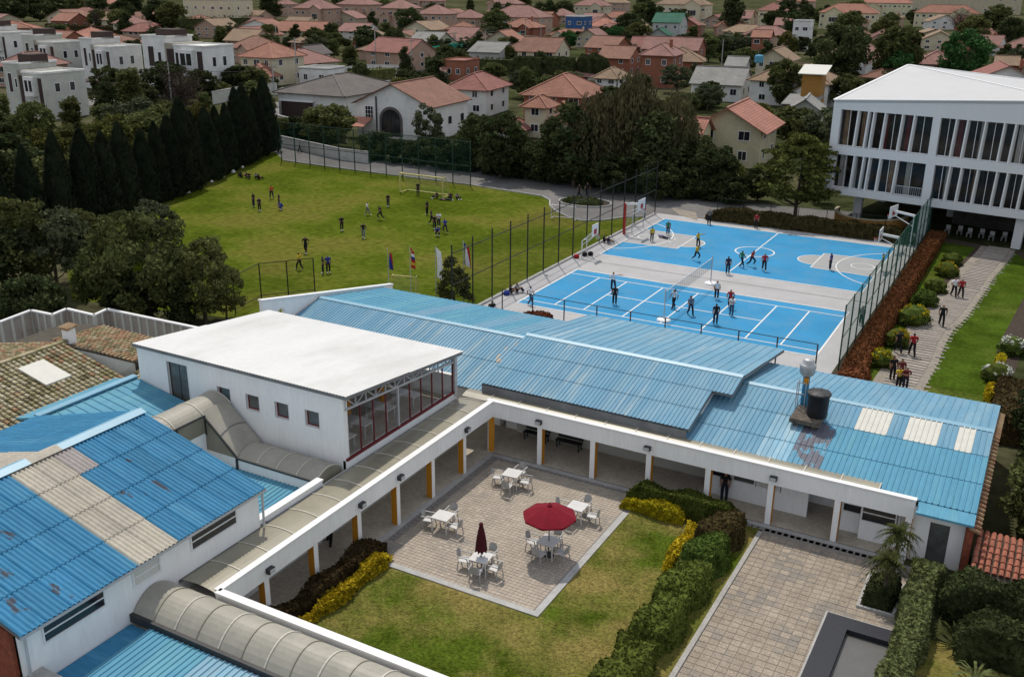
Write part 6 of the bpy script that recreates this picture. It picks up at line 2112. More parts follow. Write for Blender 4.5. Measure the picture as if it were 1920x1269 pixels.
# umbrellas
ux_, uy_ = -16.77, 34.0
u = thing('umbrella', 'open dark red patio umbrella over a shaded table', 'umbrella', (ux_, uy_, 0))
MB().tube((ux_, uy_, 0.02), (ux_, uy_, 2.5), 0.025).build('pole', 'dark_steel', u)
MB().lathe((ux_, uy_, 0.02), [(0.25, 0), (0.24, 0.06), (0.05, 0.1)], 14).build('base', 'dark_steel', u)
for k in range(8):
    a0, a1 = 2 * math.pi * k / 8 + 0.2, 2 * math.pi * (k + 1) / 8 + 0.2
    f = MB()
    def cp_(a, q, sag):
        am = (a0 + a1) / 2
        return (ux_ + 1.2 * q * math.cos(a) * (1 - sag * 0.05), uy_ + 1.2 * q * math.sin(a) * (1 - sag * 0.05), 2.52 - 0.5 * q ** 1.25 - sag * 0.035 * q)
    for i in range(5):
        for j in range(4):
            q0, q1 = i / 5, (i + 1) / 5
            s0, s1 = j / 4, (j + 1) / 4
            A0, A1 = a0 + (a1 - a0) * s0, a0 + (a1 - a0) * s1
            f.poly([cp_(A0, q0, math.sin(math.pi * s0)), cp_(A0, q1, math.sin(math.pi * s0)), cp_(A1, q1, math.sin(math.pi * s1)), cp_(A1, q0, math.sin(math.pi * s1))])
    p0_, p1_ = cp_(a0, 1, 0), cp_(a1, 1, 0)
    f.poly([p0_, p1_, (p1_[0], p1_[1], p1_[2] - 0.1), (p0_[0], p0_[1], p0_[2] - 0.1)])
    pn = f.build('canopy_panel', 'umbrella_red', u)
    MB().beam((ux_, uy_, 2.48), (p0_[0], p0_[1], p0_[2] - 0.02), 0.02).build('rib', 'dark_steel', pn)
MB().lathe((ux_, uy_, 2.5), [(0.12, 0.0), (0.1, 0.05), (0.03, 0.09), (0.02, 0.16)], 10).build('finial', 'umbrella_red', u)
ux_, uy_ = -18.7, 31.4
u = thing('umbrella', 'closed dark maroon patio umbrella standing through a table', 'umbrella', (ux_, uy_, 0))
MB().tube((ux_, uy_, 0.02), (ux_, uy_, 2.3), 0.025).build('pole', 'dark_steel', u)
MB().lathe((ux_, uy_, 0.02), [(0.25, 0), (0.24, 0.06), (0.05, 0.1)], 14).build('base', 'dark_steel', u)
f = MB()
prof = [(0.05, 2.42), (0.10, 2.36), (0.08, 2.28), (0.13, 2.05), (0.17, 1.75), (0.21, 1.4), (0.24, 1.1), (0.22, 1.05)]
vs, fs = [], []
for r_, z_ in prof:
    for i in range(24):
        a = 2 * math.pi * i / 24
        q = r_ * (1 + 0.16 * math.cos(8 * a) * min(1, (2.4 - z_) * 1.5))
        vs.append((ux_ + q * math.cos(a), uy_ + q * math.sin(a), z_ - (0.05 * math.cos(8 * a) if z_ < 1.2 else 0)))
for k in range(len(prof) - 1):
    for i in range(24):
        fs.append(((k + 1) * 24 + i, (k + 1) * 24 + (i + 1) % 24, k * 24 + (i + 1) % 24, k * 24 + i))
fs.append(tuple(range(24)))
f.add(vs, fs)
f.build('folded_canopy', 'umbrella_dark', u, True)
# benches with backs along the arcade wall
for k, x in enumerate((-22.6, -20.6)):
    t = thing('arcade_bench', ('black metal bench nearest the arcade corner', 'black metal bench beside the next arcade column')[k], 'bench', (x, 43.9, 0.05))
    MB().box(x - 0.75, x + 0.75, 43.7, 44.1, 0.45, 0.5).build('seat', 'dark_steel', t)
    MB().box(x - 0.75, x + 0.75, 44.12, 44.17, 0.55, 0.95).build('backrest', 'dark_steel', t)
    for dx in (-0.65, 0.65):
        for yy in (43.75, 44.08):
            MB().box(x + dx - 0.03, x + dx + 0.03, yy - 0.03, yy + 0.03, 0.05, 0.45).build('leg', 'dark_steel', t)

# ------------------------------------------------------------------ houses of the neighbourhood
HR = random.Random(23)
CAMY = R(28.85)
GRID = -24                                  # the streets follow the grid of the school


def house(name, label, x, y, w_, h, dep, wall, roof, kind='hip', rot=0.0, storeys=2, rise=None, over=0.75, cols=None, scols=2, frame='white_trim', pane='dark_glass', chimney=False,
          door=False, win=(1.45, 1.4), cat='house', group=None, parapet=None, skipwin=False, wing=None, fit=True):
    """House whose front faces the lens: x, y = middle of the front edge on the ground, w_ x dep plan, h = height to the ridge."""
    rot = rot + GRID
    a = CAMY + R(rot)
    if fit:                                 # w_ is the width seen by the lens, corner to corner
        sn, cs = abs(math.sin(R(rot))), math.cos(R(rot))
        dep = min(dep * 1.25, 0.95 * w_ / max(0.2, sn + cs * 0.6))
        w_ = max(3.5, (w_ - dep * sn) / cs)
        x -= math.cos(CAMY) * dep * sn / 2
        y -= math.sin(CAMY) * dep * sn / 2
    u = Vector((math.cos(a), math.sin(a), 0))
    v = Vector((-u.y, u.x, 0))
    O = Vector((x, y, 0))
    t = thing(name, label, cat, (x, y, 0), group)

    def P(s, d, z):
        q = O + u * s + v * d
        return (q.x, q.y, z)
    hw = w_ / 2
    if rise is None:
        rise = 0.0 if kind == 'flat' else min(0.24 * min(w_, dep) + 0.5, h * 0.42)
    e = h - rise
    wl = MB()
    wl.hexa([P(-hw, 0, -0.1), P(hw, 0, -0.1), P(hw, dep, -0.1), P(-hw, dep, -0.1), P(-hw, 0, e), P(hw, 0, e), P(hw, dep, e), P(-hw, dep, e)])
    if kind == 'gablef':
        wl.poly([P(-hw, 0.0, e), P(hw, 0.0, e), P(0, 0.0, h - 0.08)])
        wl.poly([P(hw, dep, e), P(-hw, dep, e), P(0, dep, h - 0.08)])
    elif kind == 'gable':
        wl.poly([P(hw, 0, e), P(hw, dep, e), P(hw, dep / 2, h - 0.08)])
        wl.poly([P(-hw, dep, e), P(-hw, 0, e), P(-hw, dep / 2, h - 0.08)])
    wl.build('wall', wall, t)
    rf = MB()
    th = 0.14

    def slab_(pts, uv):
        n = len(pts)
        rf.add(pts + [(p[0], p[1], p[2] - th) for p in pts], [tuple(range(n))], 0, [uv])
        k = len(rf.v) - 2 * n
        for i in range(n):
            j = (i + 1) % n
            rf.f.append((k + n + i, k + n + j, k + j, k + i))
            rf.m.append(0)
        rf.f.append(tuple(k + n + i for i in range(n - 1, -1, -1)))
        rf.m.append(0)
    o = over
    ridges = []
    if kind == 'flat':
        slab_([P(-hw - 0.1, -0.1, h + 0.05), P(hw + 0.1, -0.1, h + 0.05), P(hw + 0.1, dep + 0.1, h + 0.05), P(-hw - 0.1, dep + 0.1, h + 0.05)], [(0, 0), (w_, 0), (w_, dep), (0, dep)])
        pp = MB()
        for (s0, s1, d0, d1) in ((-hw - 0.14, hw + 0.14, -0.14, 0.06), (-hw - 0.14, hw + 0.14, dep - 0.06, dep + 0.14), (-hw - 0.14, -hw + 0.06, 0.06, dep - 0.06), (hw - 0.06, hw + 0.14, 0.06, dep - 0.06)):
            pp.hexa([P(s0, d0, h + 0.04), P(s1, d0, h + 0.04), P(s1, d1, h + 0.04), P(s0, d1, h + 0.04), P(s0, d0, h + 0.32), P(s1, d0, h + 0.32), P(s1, d1, h + 0.32), P(s0, d1, h + 0.32)])
        pp.build('parapet', parapet or wall, t)
    elif kind == 'hip':
        sl = rise / (min(hw, dep / 2))
        ze = e - o * sl * 0.6
        if w_ >= dep:
            r0, r1 = P(-hw + dep / 2, dep / 2, h), P(hw - dep / 2, dep / 2, h)
            A, B, Cc, D = P(-hw - o, -o, ze), P(hw + o, -o, ze), P(hw + o, dep + o, ze), P(-hw - o, dep + o, ze)
            L_ = math.hypot(dep / 2 + o, h - ze)
            slab_([A, B, r1, r0], [(0, 0), (w_ + 2 * o, 0), (w_ + o - dep / 2, L_), (dep / 2 + o, L_)])
            slab_([Cc, D, r0, r1], [(0, 0), (w_ + 2 * o, 0), (w_ + o - dep / 2, L_), (dep / 2 + o, L_)])
            slab_([B, Cc, r1], [(0, 0), (dep + 2 * o, 0), (dep / 2 + o, L_)])
            slab_([D, A, r0], [(0, 0), (dep + 2 * o, 0), (dep / 2 + o, L_)])
            ridges = [(r0, r1), (A, r0), (B, r1), (Cc, r1), (D, r0)]
        else:
            r0, r1 = P(0, hw, h), P(0, dep - hw, h)
            A, B, Cc, D = P(-hw - o, -o, ze), P(hw + o, -o, ze), P(hw + o, dep + o, ze), P(-hw - o, dep + o, ze)
            L_ = math.hypot(hw + o, h - ze)
            slab_([A, B, r0], [(0, 0), (w_ + 2 * o, 0), (hw + o, L_)])
            slab_([B, Cc, r1, r0], [(0, 0), (dep + 2 * o, 0), (dep + o - hw, L_), (hw + o, L_)])
            slab_([Cc, D, r1], [(0, 0), (w_ + 2 * o, 0), (hw + o, L_)])
            slab_([D, A, r0, r1], [(0, 0), (dep + 2 * o, 0), (dep + o - hw, L_), (hw + o, L_)])
            ridges = [(r0, r1), (A, r0), (B, r0), (Cc, r1), (D, r1)]
    elif kind == 'gable':
        sl = rise / (dep / 2)
        ze = e - o * sl
        L_ = math.hypot(dep / 2 + o, h - ze)
        for d0, sgn in ((-o, 1), (dep + o, -1)):
            q = [P(-hw - o * 0.6, d0, ze), P(hw + o * 0.6, d0, ze), P(hw + o * 0.6, dep / 2, h), P(-hw - o * 0.6, dep / 2, h)]
            slab_(q if sgn > 0 else q[::-1], [(0, 0), (w_, 0), (w_, L_), (0, L_)] if sgn > 0 else [(0, L_), (w_, L_), (w_, 0), (0, 0)])
        ridges = [(P(-hw - o * 0.6, dep / 2, h), P(hw + o * 0.6, dep / 2, h))]
    elif kind == 'gablef':
        sl = rise / hw
        ze = e - o * sl
        L_ = math.hypot(hw + o, h - ze)
        for s0, sgn in ((-hw - o, -1), (hw + o, 1)):
            q = [P(s0, -o, ze), P(s0, dep + o, ze), P(0, dep + o, h), P(0, -o, h)]
            slab_(q if sgn > 0 else q[::-1], [(0, 0), (dep, 0), (dep, L_), (0, L_)] if sgn > 0 else [(0, L_), (dep, L_), (dep, 0), (0, 0)])
        ridges = [(P(0, -o, h), P(0, dep + o, h))]
    elif kind == 'shed':
        q = [P(-hw - o, -o, h - rise), P(hw + o, -o, h - rise), P(hw + o, dep + o, h), P(-hw - o, dep + o, h)]
        slab_(q, [(0, 0), (w_, 0), (w_, dep), (0, dep)])
    ro = rf.build('roof', roof, t)
    if ridges and kind != 'flat':
        rb = MB()
        for a_, b_ in ridges:
            rb.beam(Vector(a_) + Vector((0, 0, 0.05)), Vector(b_) + Vector((0, 0, 0.05)), 0.3, 0.14)
        rb.build('ridge_tiles', roof, ro)
    if wing is None:
        wing = kind == 'hip' and storeys == 2 and w_ > 9
    if wing:
        # projecting bay with its own small gable
        side = HR.choice((-0.24, 0.24))
        ww, wd, we = w_ * 0.34, 2.2, e * HR.choice((0.62, 0.95))
        sc0 = w_ * side
        m_ = MB()
        m_.hexa([P(sc0 - ww / 2, -wd, -0.1), P(sc0 + ww / 2, -wd, -0.1), P(sc0 + ww / 2, 0, -0.1), P(sc0 - ww / 2, 0, -0.1), P(sc0 - ww / 2, -wd, we), P(sc0 + ww / 2, -wd, we), P(sc0 + ww / 2, 0, we), P(sc0 - ww / 2, 0, we)])
        m_.poly([P(sc0 - ww / 2, -wd, we), P(sc0 + ww / 2, -wd, we), P(sc0, -wd, we + ww * 0.3)])
        bay = m_.build('bay', wall, t)
        m_ = MB()
        for sg in (-1, 1):
            q = [P(sc0 + sg * (ww / 2 + 0.4), -wd - 0.4, we - 0.2), P(sc0 + sg * (ww / 2 + 0.4), 1.5, we - 0.2), P(sc0, 1.5, we + ww * 0.3 + 0.05), P(sc0, -wd - 0.4, we + ww * 0.3 + 0.05)]
            deck(m_, q, 0.12)
        m_.build('bay_roof', roof, bay)
        window_on(t, P(sc0 - ww * 0.25, -wd, we * 0.45), u, ww * 0.5, we * 0.3, frame, pane, 0.1, 0.06, bars=2)
    if chimney:
        cb_ = MB()
        c_ = P(hw * 0.45, dep * 0.6, h - 0.9)
        cb_.obox(c_, 0.7, 0.7, 1.7, a)
        cb_.build('chimney', wall if wall != 'wall_white' else 'wall_brick', ro)
    if not skipwin:
        n = cols if cols is not None else max(2, int(w_ / 3.2))
        fh = e / storeys
        for k in range(storeys):
            z = fh * k + fh * 0.34
            hh = min(win[1], fh * 0.5)
            for i in range(n):
                s = -hw + w_ * (i + 0.5) / n - win[0] / 2 + HR.uniform(-0.15, 0.15)
                q = P(s, 0, z)
                window_on(t, q, u, win[0] * HR.choice((0.8, 1.0, 1.3)), hh, frame, pane, 0.1, 0.06, bars=1)
            for i in range(scols):
                d = dep * (i + 0.5) / scols - win[0] / 2
                if rot <= 4:
                    window_on(t, P(hw, d, z), v, win[0], hh, frame, pane, 0.1, 0.06)
                if rot >= -4:
                    window_on(t, P(-hw, d + win[0], z), -v, win[0], hh, frame, pane, 0.1, 0.06)
    if door:
        window_on(t, P(-hw * 0.2, 0, 0.02), u, 1.1, 2.1, frame, 'wall_dark', 0.08, 0.05, name='door')
    return t


# --- modern white cube houses on the left
def cube_house(label, x, y, w_, h, dep, rot, m1='wall_sage', group=None):
    a = CAMY + R(rot)
    w_ = (w_ - dep * 0.45) / 0.89
    x -= math.cos(CAMY) * dep * 0.22
    y -= math.sin(CAMY) * dep * 0.22
    u = Vector((math.cos(a), math.sin(a), 0))
    v = Vector((-u.y, u.x, 0))
    t = thing('cube_house', label, 'house', (x, y, 0))
    O = Vector((x, y, 0))

    def P(s, d, z):
        q = O + u * s + v * d
        return (q.x, q.y, z)

    def bx(mb, s0, s1, d0, d1, z0, z1):
        mb.hexa([P(s0, d0, z0), P(s1, d0, z0), P(s1, d1, z0), P(s0, d1, z0), P(s0, d0, z1), P(s1, d0, z1), P(s1, d1, z1), P(s0, d1, z1)])
    mb = MB()
    bx(mb, -w_ * 0.5, -w_ * 0.12, 1.2, dep, -0.1, h)
    mb.build('wall', m1, t)
    mb = MB()
    bx(mb, 0.05 * w_, w_ * 0.5, 0, dep, -0.1, h * 0.86)
    mb.build('wall', m1, t)
    mb = MB()
    bx(mb, -0.12 * w_ - 0.01, 0.05 * w_ + 0.01, 0.6, dep, -0.1, h * 0.9)
    mb.build('stair_tower', 'wall_stone', t)
    mb = MB()
    bx(mb, -0.09 * w_, 0.02 * w_, 0.5, 0.62, 1.2, h * 0.8)
    mb.build('dark_panel', 'wall_dark', t)
    mb = MB()
    bx(mb, 0.16 * w_, w_ * 0.36, -0.9, -0.002, h * 0.44, h * 0.8)
    mb.build('upper_box', 'wall_white', t)
    mb = MB()
    bx(mb, 0.40 * w_, w_ * 0.47, -0.12, -0.002, 0.2, h * 0.78)
    mb.build('wood_panel', 'wall_dark', t)
    for (s0, s1, d0, z) in ((-w_ * 0.52, -w_ * 0.10, 1.1, h), (0.04 * w_, w_ * 0.51, -0.1, h * 0.86)):
        mb = MB()
        bx(mb, s0, s1, d0, d0 + 0.2, z - 0.02, z + 0.3)
        bx(mb, s0, s1, dep - 0.1, dep + 0.1, z - 0.02, z + 0.3)
        bx(mb, s0, s0 + 0.2, d0 + 0.2, dep - 0.1, z - 0.02, z + 0.3)
        bx(mb, s1 - 0.2, s1, d0 + 0.2, dep - 0.1, z - 0.02, z + 0.3)
        mb.build('parapet', 'wall_white', t)
    mb = MB()
    bx(mb, -w_ * 0.4, -w_ * 0.1, dep * 0.4, dep * 0.8, h, h + 1.5)
    mb.build('roof_room', 'wall_dark', t)
    for s, dd in ((0.065, 0), (0.18, -0.9), (0.27, -0.9)):
        window_on(t, P(w_ * s, dd, h * 0.52), u, w_ * 0.085, h * 0.23, 'white_trim', 'dark_glass', 0.1, 0.06)
        window_on(t, P(w_ * s, 0, h * 0.10), u, w_ * 0.075, h * 0.2, 'white_trim', 'dark_glass', 0.1, 0.06)
    window_on(t, P(-w_ * 0.42, 1.2, h * 0.45), u, w_ * 0.1, h * 0.38, 'white_trim', 'wall_dark', 0.1, 0.06)
    window_on(t, P(-w_ * 0.27, 1.2, h * 0.55), u, w_ * 0.06, h * 0.18, 'white_trim', 'dark_glass', 0.1, 0.06)
    for d in (0.25, 0.6):
        window_on(t, P(w_ * 0.5, dep * d, h * 0.5), v, 1.2, h * 0.18, 'white_trim', 'dark_glass', 0.1, 0.06)
    return t


for lab, args, rot, wm in (('lower white cube house behind the leafy tree', (-159.98, 114.86, 14.21, 9.09), -14, 'wall_sage'), ('white cube house second along the left street', (-217.64, 161.01, 15.27, 10.12), -14, 'wall_sage'),
                       ('white cube house with tall dark door panel in the middle', (-188.81, 153.9, 13.35, 10.57), -14, 'wall_white'), ('wide white cube house with stone tower before the far lawn', (-169.15, 157.93, 20.91, 11.51), -14, 'wall_white'),
                       ('white cube house at the left end with stone side', (-255.01, 175.4, 13.34, 10.58), -14, 'wall_white')):
    cube_house(lab, *args, 9.0, -27, wm)
for (px, py), ln_, lab in (((-181.86, 148.09), 13, 'dark carport slab before the middle cube house'), ((-168.21, 154.76), 16, 'dark carport slab before the wide cube house')):
    a = CAMY - R(27)
    u_ = Vector((math.cos(a), math.sin(a), 0))
    v_ = Vector((-u_.y, u_.x, 0))
    O = Vector((px, py, 0))
    t = thing('carport', lab, 'carport', (px, py, 0))
    mb = MB()
    q = [O - u_ * ln_ / 2 - v_ * 3, O + u_ * ln_ / 2 - v_ * 3, O + u_ * ln_ / 2 + v_ * 2, O - u_ * ln_ / 2 + v_ * 2]
    mb.hexa([(p.x, p.y, 2.5) for p in q] + [(p.x, p.y, 2.75) for p in q])
    mb.build('slab', 'wall_dark', t)
    for p in q:
        MB().obox((p.x * 0.97 + O.x * 0.03, p.y * 0.97 + O.y * 0.03, 0), 0.3, 0.3, 2.5, a).build('post', 'wall_dark', t)

for nm, lab, args, dep, wall, roof, kw in (
        ('house', 'cream house with bright orange hipped roof beside the cube houses', (-165.69, 181.11, 13.82, 9.43), 9, 'wall_cream', 'clay_orange', dict(rot=-4)),
        ('house', 'small orange pyramid roof porch in front of the cream house', (-162.59, 174.49, 6.71, 4.32), 5, 'wall_cream', 'clay_orange', dict(storeys=1, rot=-4)),
        ('house', 'white gabled house with dark grey roof beyond the cream house', (-183.84, 217.61, 8.49, 6.41), 9, 'wall_white', 'clay_grey', dict(kind='gablef', rot=2)),
        ('house', 'low white flat house with small square windows near the street', (-154.4, 185.85, 10.0, 3.91), 6, 'wall_white', 'sheet_grey', dict(kind='flat', storeys=1, rot=3)),
        ('house', 'wide house with grey brown hipped roof and dark garage', (-113.43, 140.07, 20.99, 7.49), 15, 'wall_white', 'clay_grey', dict(storeys=1, rot=-2, rise=2.6)),
        ('house', 'white two-storey house with pinkish red hipped roof', (-96.01, 160.08, 11.41, 7.45), 10, 'wall_white', 'clay_red', dict(rot=4)),
        ('house', 'brick house with terracotta hipped roof beside the willows', (-77.56, 160.02, 15.14, 8.09), 11, 'wall_brick', 'clay_orange', dict(rot=2)),
        ('house', 'beige turret with orange pyramid roof before the brick house', (-73.93, 143.01, 4.83, 6.47), 4.5, 'wall_cream', 'clay_orange', dict(cols=1, scols=1, rot=2)),
        ('house', 'low red tiled annex right of the beige turret', (-68.42, 143.86, 7.24, 4.62), 6, 'wall_cream', 'clay_orange', dict(storeys=1, rot=-3)),
        ('house', 'low dull red roof left of the beige turret', (-76.34, 138.81, 5.52, 3.01), 7, 'wall_beige', 'clay_red', dict(storeys=1, rot=3)),
        ('house', 'house with tan hipped roof behind the willows', (-86.37, 201.03, 8.05, 6.24), 9, 'wall_white', 'clay_tan', dict(rot=-2)),
        ('house', 'tall brick house with tower left of the blue tank house', (-85.25, 228.55, 10.92, 9.93), 10, 'wall_brick', 'clay_pink', dict(rot=2, chimney=True)),
        ('house', 'brick house with dark roof and blue edge behind the tall hedge', (-104.57, 248.08, 12.08, 7.62), 9, 'wall_brick', 'clay_brown', dict(kind='gable', rot=1)),
        ('house', 'yellow house with coral gable roof beside the courts', (-38.23, 134.57, 13.11, 7.99), 9, 'wall_yellow', 'clay_coral', dict(kind='gablef', rot=-1, cols=2, win=(1.3, 1.6), over=1.0, rise=2.6)),
        ('house', 'low coral tiled wing left of the yellow gable house', (-43.09, 128.67, 4.33, 6.78), 6, 'wall_yellow', 'clay_coral', dict(kind='gable', storeys=1, rot=-4)),
        ('house', 'white house with grey sheet roof and blue roof tank', (-64.29, 209.8, 14.19, 6.63), 9, 'wall_white', 'sheet_grey', dict(kind='gable', storeys=1, rot=1)),
        ('house', 'grey upper storey of the blue tank house', (-66.62, 227.07, 6.33, 7.87), 6, 'wall_grey', 'sheet_grey', dict(kind='gable', rot=1, cols=2)),
        ('house', 'ochre box house with pale metal lean-to roof', (-41.12, 189.58, 5.14, 9.49), 8, 'wall_ochre', 'skylight', dict(kind='shed', rot=-1, cols=0, scols=0, rise=1.2)),
        ('house', 'low grey sheet roof annex under the ochre box house', (-41.16, 183.58, 7.22, 4.41), 6, 'wall_brick', 'sheet_grey', dict(kind='shed', storeys=1, rise=1.0, rot=-1)),
        ('house', 'house with pointed grey roof left of the pillar building', (-35.94, 164.56, 7.35, 6.49), 9, 'wall_sage', 'sheet_grey', dict(kind='gablef', rot=4)),
        ('house', 'small white modern house with roof terrace between trees', (-90.27, 386.96, 9.14, 10.36), 9, 'wall_white', 'sheet_grey', dict(kind='flat', rot=-2)),
        ('house', 'small brick gable house below the white modern house', (-90.26, 332.81, 8.38, 9.11), 8, 'wall_brick', 'clay_orange', dict(kind='gable', rot=3)),
        ('house', 'cream two-storey house with brown roof behind the tall hedge', (-128.68, 250.43, 14.74, 8.92), 9, 'wall_cream', 'clay_brown', dict(kind='gable', rot=1, cols=3)),
        ('house', 'low orange tiled porch roof of the cream two-storey house', (-127.32, 241.54, 14.02, 3.58), 6, 'wall_cream', 'clay_tan', dict(kind='shed', storeys=1, rise=0.8, rot=1)),
        ('house', 'brick house with flat orange box and pink lean roof', (-134.24, 215.34, 9.32, 4.72), 8, 'wall_brick', 'clay_red', dict(kind='flat', storeys=1, rot=2)),
        ('house', 'pink tiled lean roof left of the orange brick box', (-137.96, 212.77, 6.65, 3.88), 8, 'wall_beige', 'clay_pink', dict(kind='gable', storeys=1, rot=2)),
        ('house', 'dark blue cubic house with white panel', (-182.27, 386.04, 11.48, 9.67), 9, 'wall_blue', 'sheet_grey', dict(kind='flat', rot=0, parapet='wall_white')),
        ('house', 'house with coral roof attached to the dark blue house', (-183.31, 414.93, 15.91, 8.3), 9, 'wall_white', 'clay_coral', dict(rot=2)),
        ('house', 'house with deep green sheet roof and gables', (-145.98, 396.28, 15.16, 11.74), 10, 'wall_grey', 'clay_green', dict(kind='gable', rot=2)),
        ('house', 'small green roofed wing before the deep green roof', (-144.13, 380.65, 9.2, 6.54), 6, 'wall_grey', 'clay_green', dict(kind='gablef', storeys=1, rot=2)),
        ('shed', 'long grey sheet roof shed by the net fence', (-186.89, 282.01, 15.11, 7.33), 10, 'wall_beige', 'sheet_grey', dict(kind='gable', storeys=1, rot=-4)),
        ('shed', 'broad pale grey greenhouse roof behind the tall hedge', (-155.81, 269.35, 14.95, 5.76), 12, 'wall_grey', 'sheet_grey', dict(kind='gable', storeys=1, rot=2, skipwin=True)),
        ('house', 'red barn like house right of the bright round tree', (-14.99, 301.17, 8.53, 5.93), 8, 'wall_brick', 'clay_tan', dict(kind='gable', storeys=1, rot=-1)),
        # distant rows
        ('house', 'far left low house with salmon roof', (-385.8, 272.46, 15.86, 5.51), 9, 'wall_white', 'clay_coral', dict(storeys=1)),
        ('house', 'orange hipped roof behind the second cube house', (-300.19, 238.67, 16.58, 6.92), 10, 'wall_white', 'clay_coral', dict()),
        ('house', 'far orange gable with brown wall', (-413.77, 319.25, 15.37, 7.24), 10, 'wall_brick', 'clay_orange', dict(kind='gable', storeys=1)),
        ('house', 'far orange house right of the orange gable', (-417.77, 343.58, 12.98, 7.04), 9, 'wall_beige', 'clay_orange', dict(storeys=1)),
        ('house', 'far salmon house among dark pines', (-537.18, 446.95, 16.08, 10.48), 9, 'wall_pink', 'clay_coral', dict()),
        ('house', 'far red roof on the left skyline', (-687.47, 560.21, 21.11, 7.92), 9, 'wall_pink', 'clay_red', dict()),
        ('apartment_house', 'cream flat roofed apartment block behind the hedge row', (-377.98, 377.94, 34.48, 12.72), 12, 'wall_cream', 'sheet_grey', dict(kind='flat', cols=6)),
        ('house', 'pink roof house beside the cream apartment block', (-448.59, 460.01, 22.97, 11.31), 9, 'wall_pink', 'clay_pink', dict()),
        ('house', 'pink hipped house left of the far pink row', (-447.63, 508.58, 13.62, 10.65), 9, 'wall_pink', 'clay_pink', dict()),
        ('house', 'first twin gabled pink house behind the boundary wall', (-341.09, 409.8, 23.25, 13.53), 12, 'wall_pink', 'clay_pink', dict(rot=1)),
        ('house', 'second twin gabled pink house behind the boundary wall', (-347.41, 453.32, 23.3, 14.58), 12, 'wall_pink', 'clay_pink', dict(rot=1)),
        ('house', 'pink hipped house above the grey sheds', (-302.2, 428.31, 19.91, 14.03), 12, 'wall_pink', 'clay_pink', dict(rot=-1)),
        ('house', 'pink hipped house with bay window row', (-270.71, 413.47, 18.85, 12.22), 12, 'wall_pink', 'clay_pink', dict(rot=1)),
        ('house', 'low pink house between two large pink houses', (-281.41, 461.34, 18.39, 8.72), 12, 'wall_pink', 'clay_pink', dict(storeys=1)),
        ('house', 'largest pink house with broad hipped roof and dormers', (-225.44, 414.0, 30.24, 12.72), 14, 'wall_pink', 'clay_pink', dict(rot=1)),
        ('house', 'pink roof rising behind the largest pink house', (-333.66, 592.71, 24.49, 13.14), 12, 'wall_pink', 'clay_pink', dict()),
        ('house', 'far pink house right of the largest pink house', (-261.03, 530.1, 16.73, 8.25), 12, 'wall_pink', 'clay_pink', dict()),
        ('house', 'cream house with pink hipped roof behind the blue house', (-274.24, 600.44, 24.39, 12.72), 11, 'wall_cream', 'clay_pink', dict()),
        ('house', 'far tan house on the middle skyline', (-337.14, 777.01, 28.56, 10.83), 11, 'wall_pink', 'clay_tan', dict()),
        ('house', 'cream house with tan hipped roof left of the tall dark tree', (-205.35, 579.59, 33.76, 15.65), 13, 'wall_cream', 'clay_tan', dict()),
        ('house', 'yellow house with red hipped roof right of the tall dark tree', (-151.29, 573.71, 18.4, 13.0), 11, 'wall_yellow', 'clay_red', dict()),
        ('house', 'far orange roof behind the dark purple tree', (-204.14, 840.04, 31.69, 13.4), 11, 'wall_pink', 'clay_orange', dict()),
        ('house', 'wide yellow house with orange hipped roof above the dark crown', (-109.92, 577.13, 33.42, 13.22), 13, 'wall_yellow', 'clay_orange', dict()),
        ('house', 'far house with coral roof and chimney', (-130.56, 815.32, 39.12, 14.15), 12, 'wall_yellow', 'clay_coral', dict(chimney=True)),
        ('house', 'yellow house behind the brown leafless tree', (-68.76, 644.98, 36.99, 12.22), 12, 'wall_yellow', 'clay_orange', dict()),
        ('apartment_house', 'beige apartment row on the right skyline', (-94.7, 950.97, 94.65, 15.98), 12, 'wall_beige', 'sheet_grey', dict(kind='flat', cols=9)),
        ('house', 'far pink house at the top left of the pink row', (-481.92, 624.94, 28.04, 10.86), 12, 'wall_pink', 'clay_pink', dict()),
        ('house', 'far pink house at the skyline above the bay window house', (-474.51, 710.98, 30.59, 10.94), 12, 'wall_pink', 'clay_red', dict())):
    house(nm, lab, *args, dep, wall, roof, **kw)

# white house with the arched window: gable front, brown roof, awning
ax_, ay_, aw_, ah_ = -93.15, 129.41, 13.41, 8.49
ha = house('arched_house', 'white house with great arched window and brown tiled gable roof', ax_, ay_, aw_, ah_, 13.0, 'wall_white', 'clay_brown', kind='gablef', rot=0, storeys=1, cols=0, scols=3, rise=3.0, over=0.6, fit=False)
a = CAMY + R(GRID)
u_ = Vector((math.cos(a), math.sin(a), 0))
n_ = Vector((u_.y, -u_.x, 0))
O = Vector((ax_, ay_, 0))
def arch(c, w_, zb, zs, d, mb, ring=0.0):
    pts = [O + u_ * (c - w_ / 2) + n_ * d + Vector((0, 0, zb)), O + u_ * (c + w_ / 2) + n_ * d + Vector((0, 0, zb))]
    for k in range(13):
        t_ = math.pi * k / 12
        pts.append(O + u_ * (c + w_ / 2 * math.cos(t_)) + n_ * d + Vector((0, 0, zs + w_ / 2 * math.sin(t_))))
    mb.poly([tuple(p) for p in pts])
sc__ = aw_ / 11.0
fm = MB()
arch(-0.3 * sc__, 3.5 * sc__, 0.3, 2.3 * sc__, 0.05, fm)
fm.build('arch_frame', 'clay_grey', ha)
fm = MB()
arch(-0.3 * sc__, 2.8 * sc__, 0.5, 2.3 * sc__, 0.09, fm)
pn = fm.build('arch_pane', 'dark_glass', ha)
fm = MB()
for s in (-0.9, -0.3, 0.3):
    p = O + u_ * (s * sc__) + n_ * 0.11
    fm.beam((p.x, p.y, 0.5), (p.x, p.y, 3.4 * sc__), 0.08)
fm.build('arch_bars', 'dark_steel', pn)
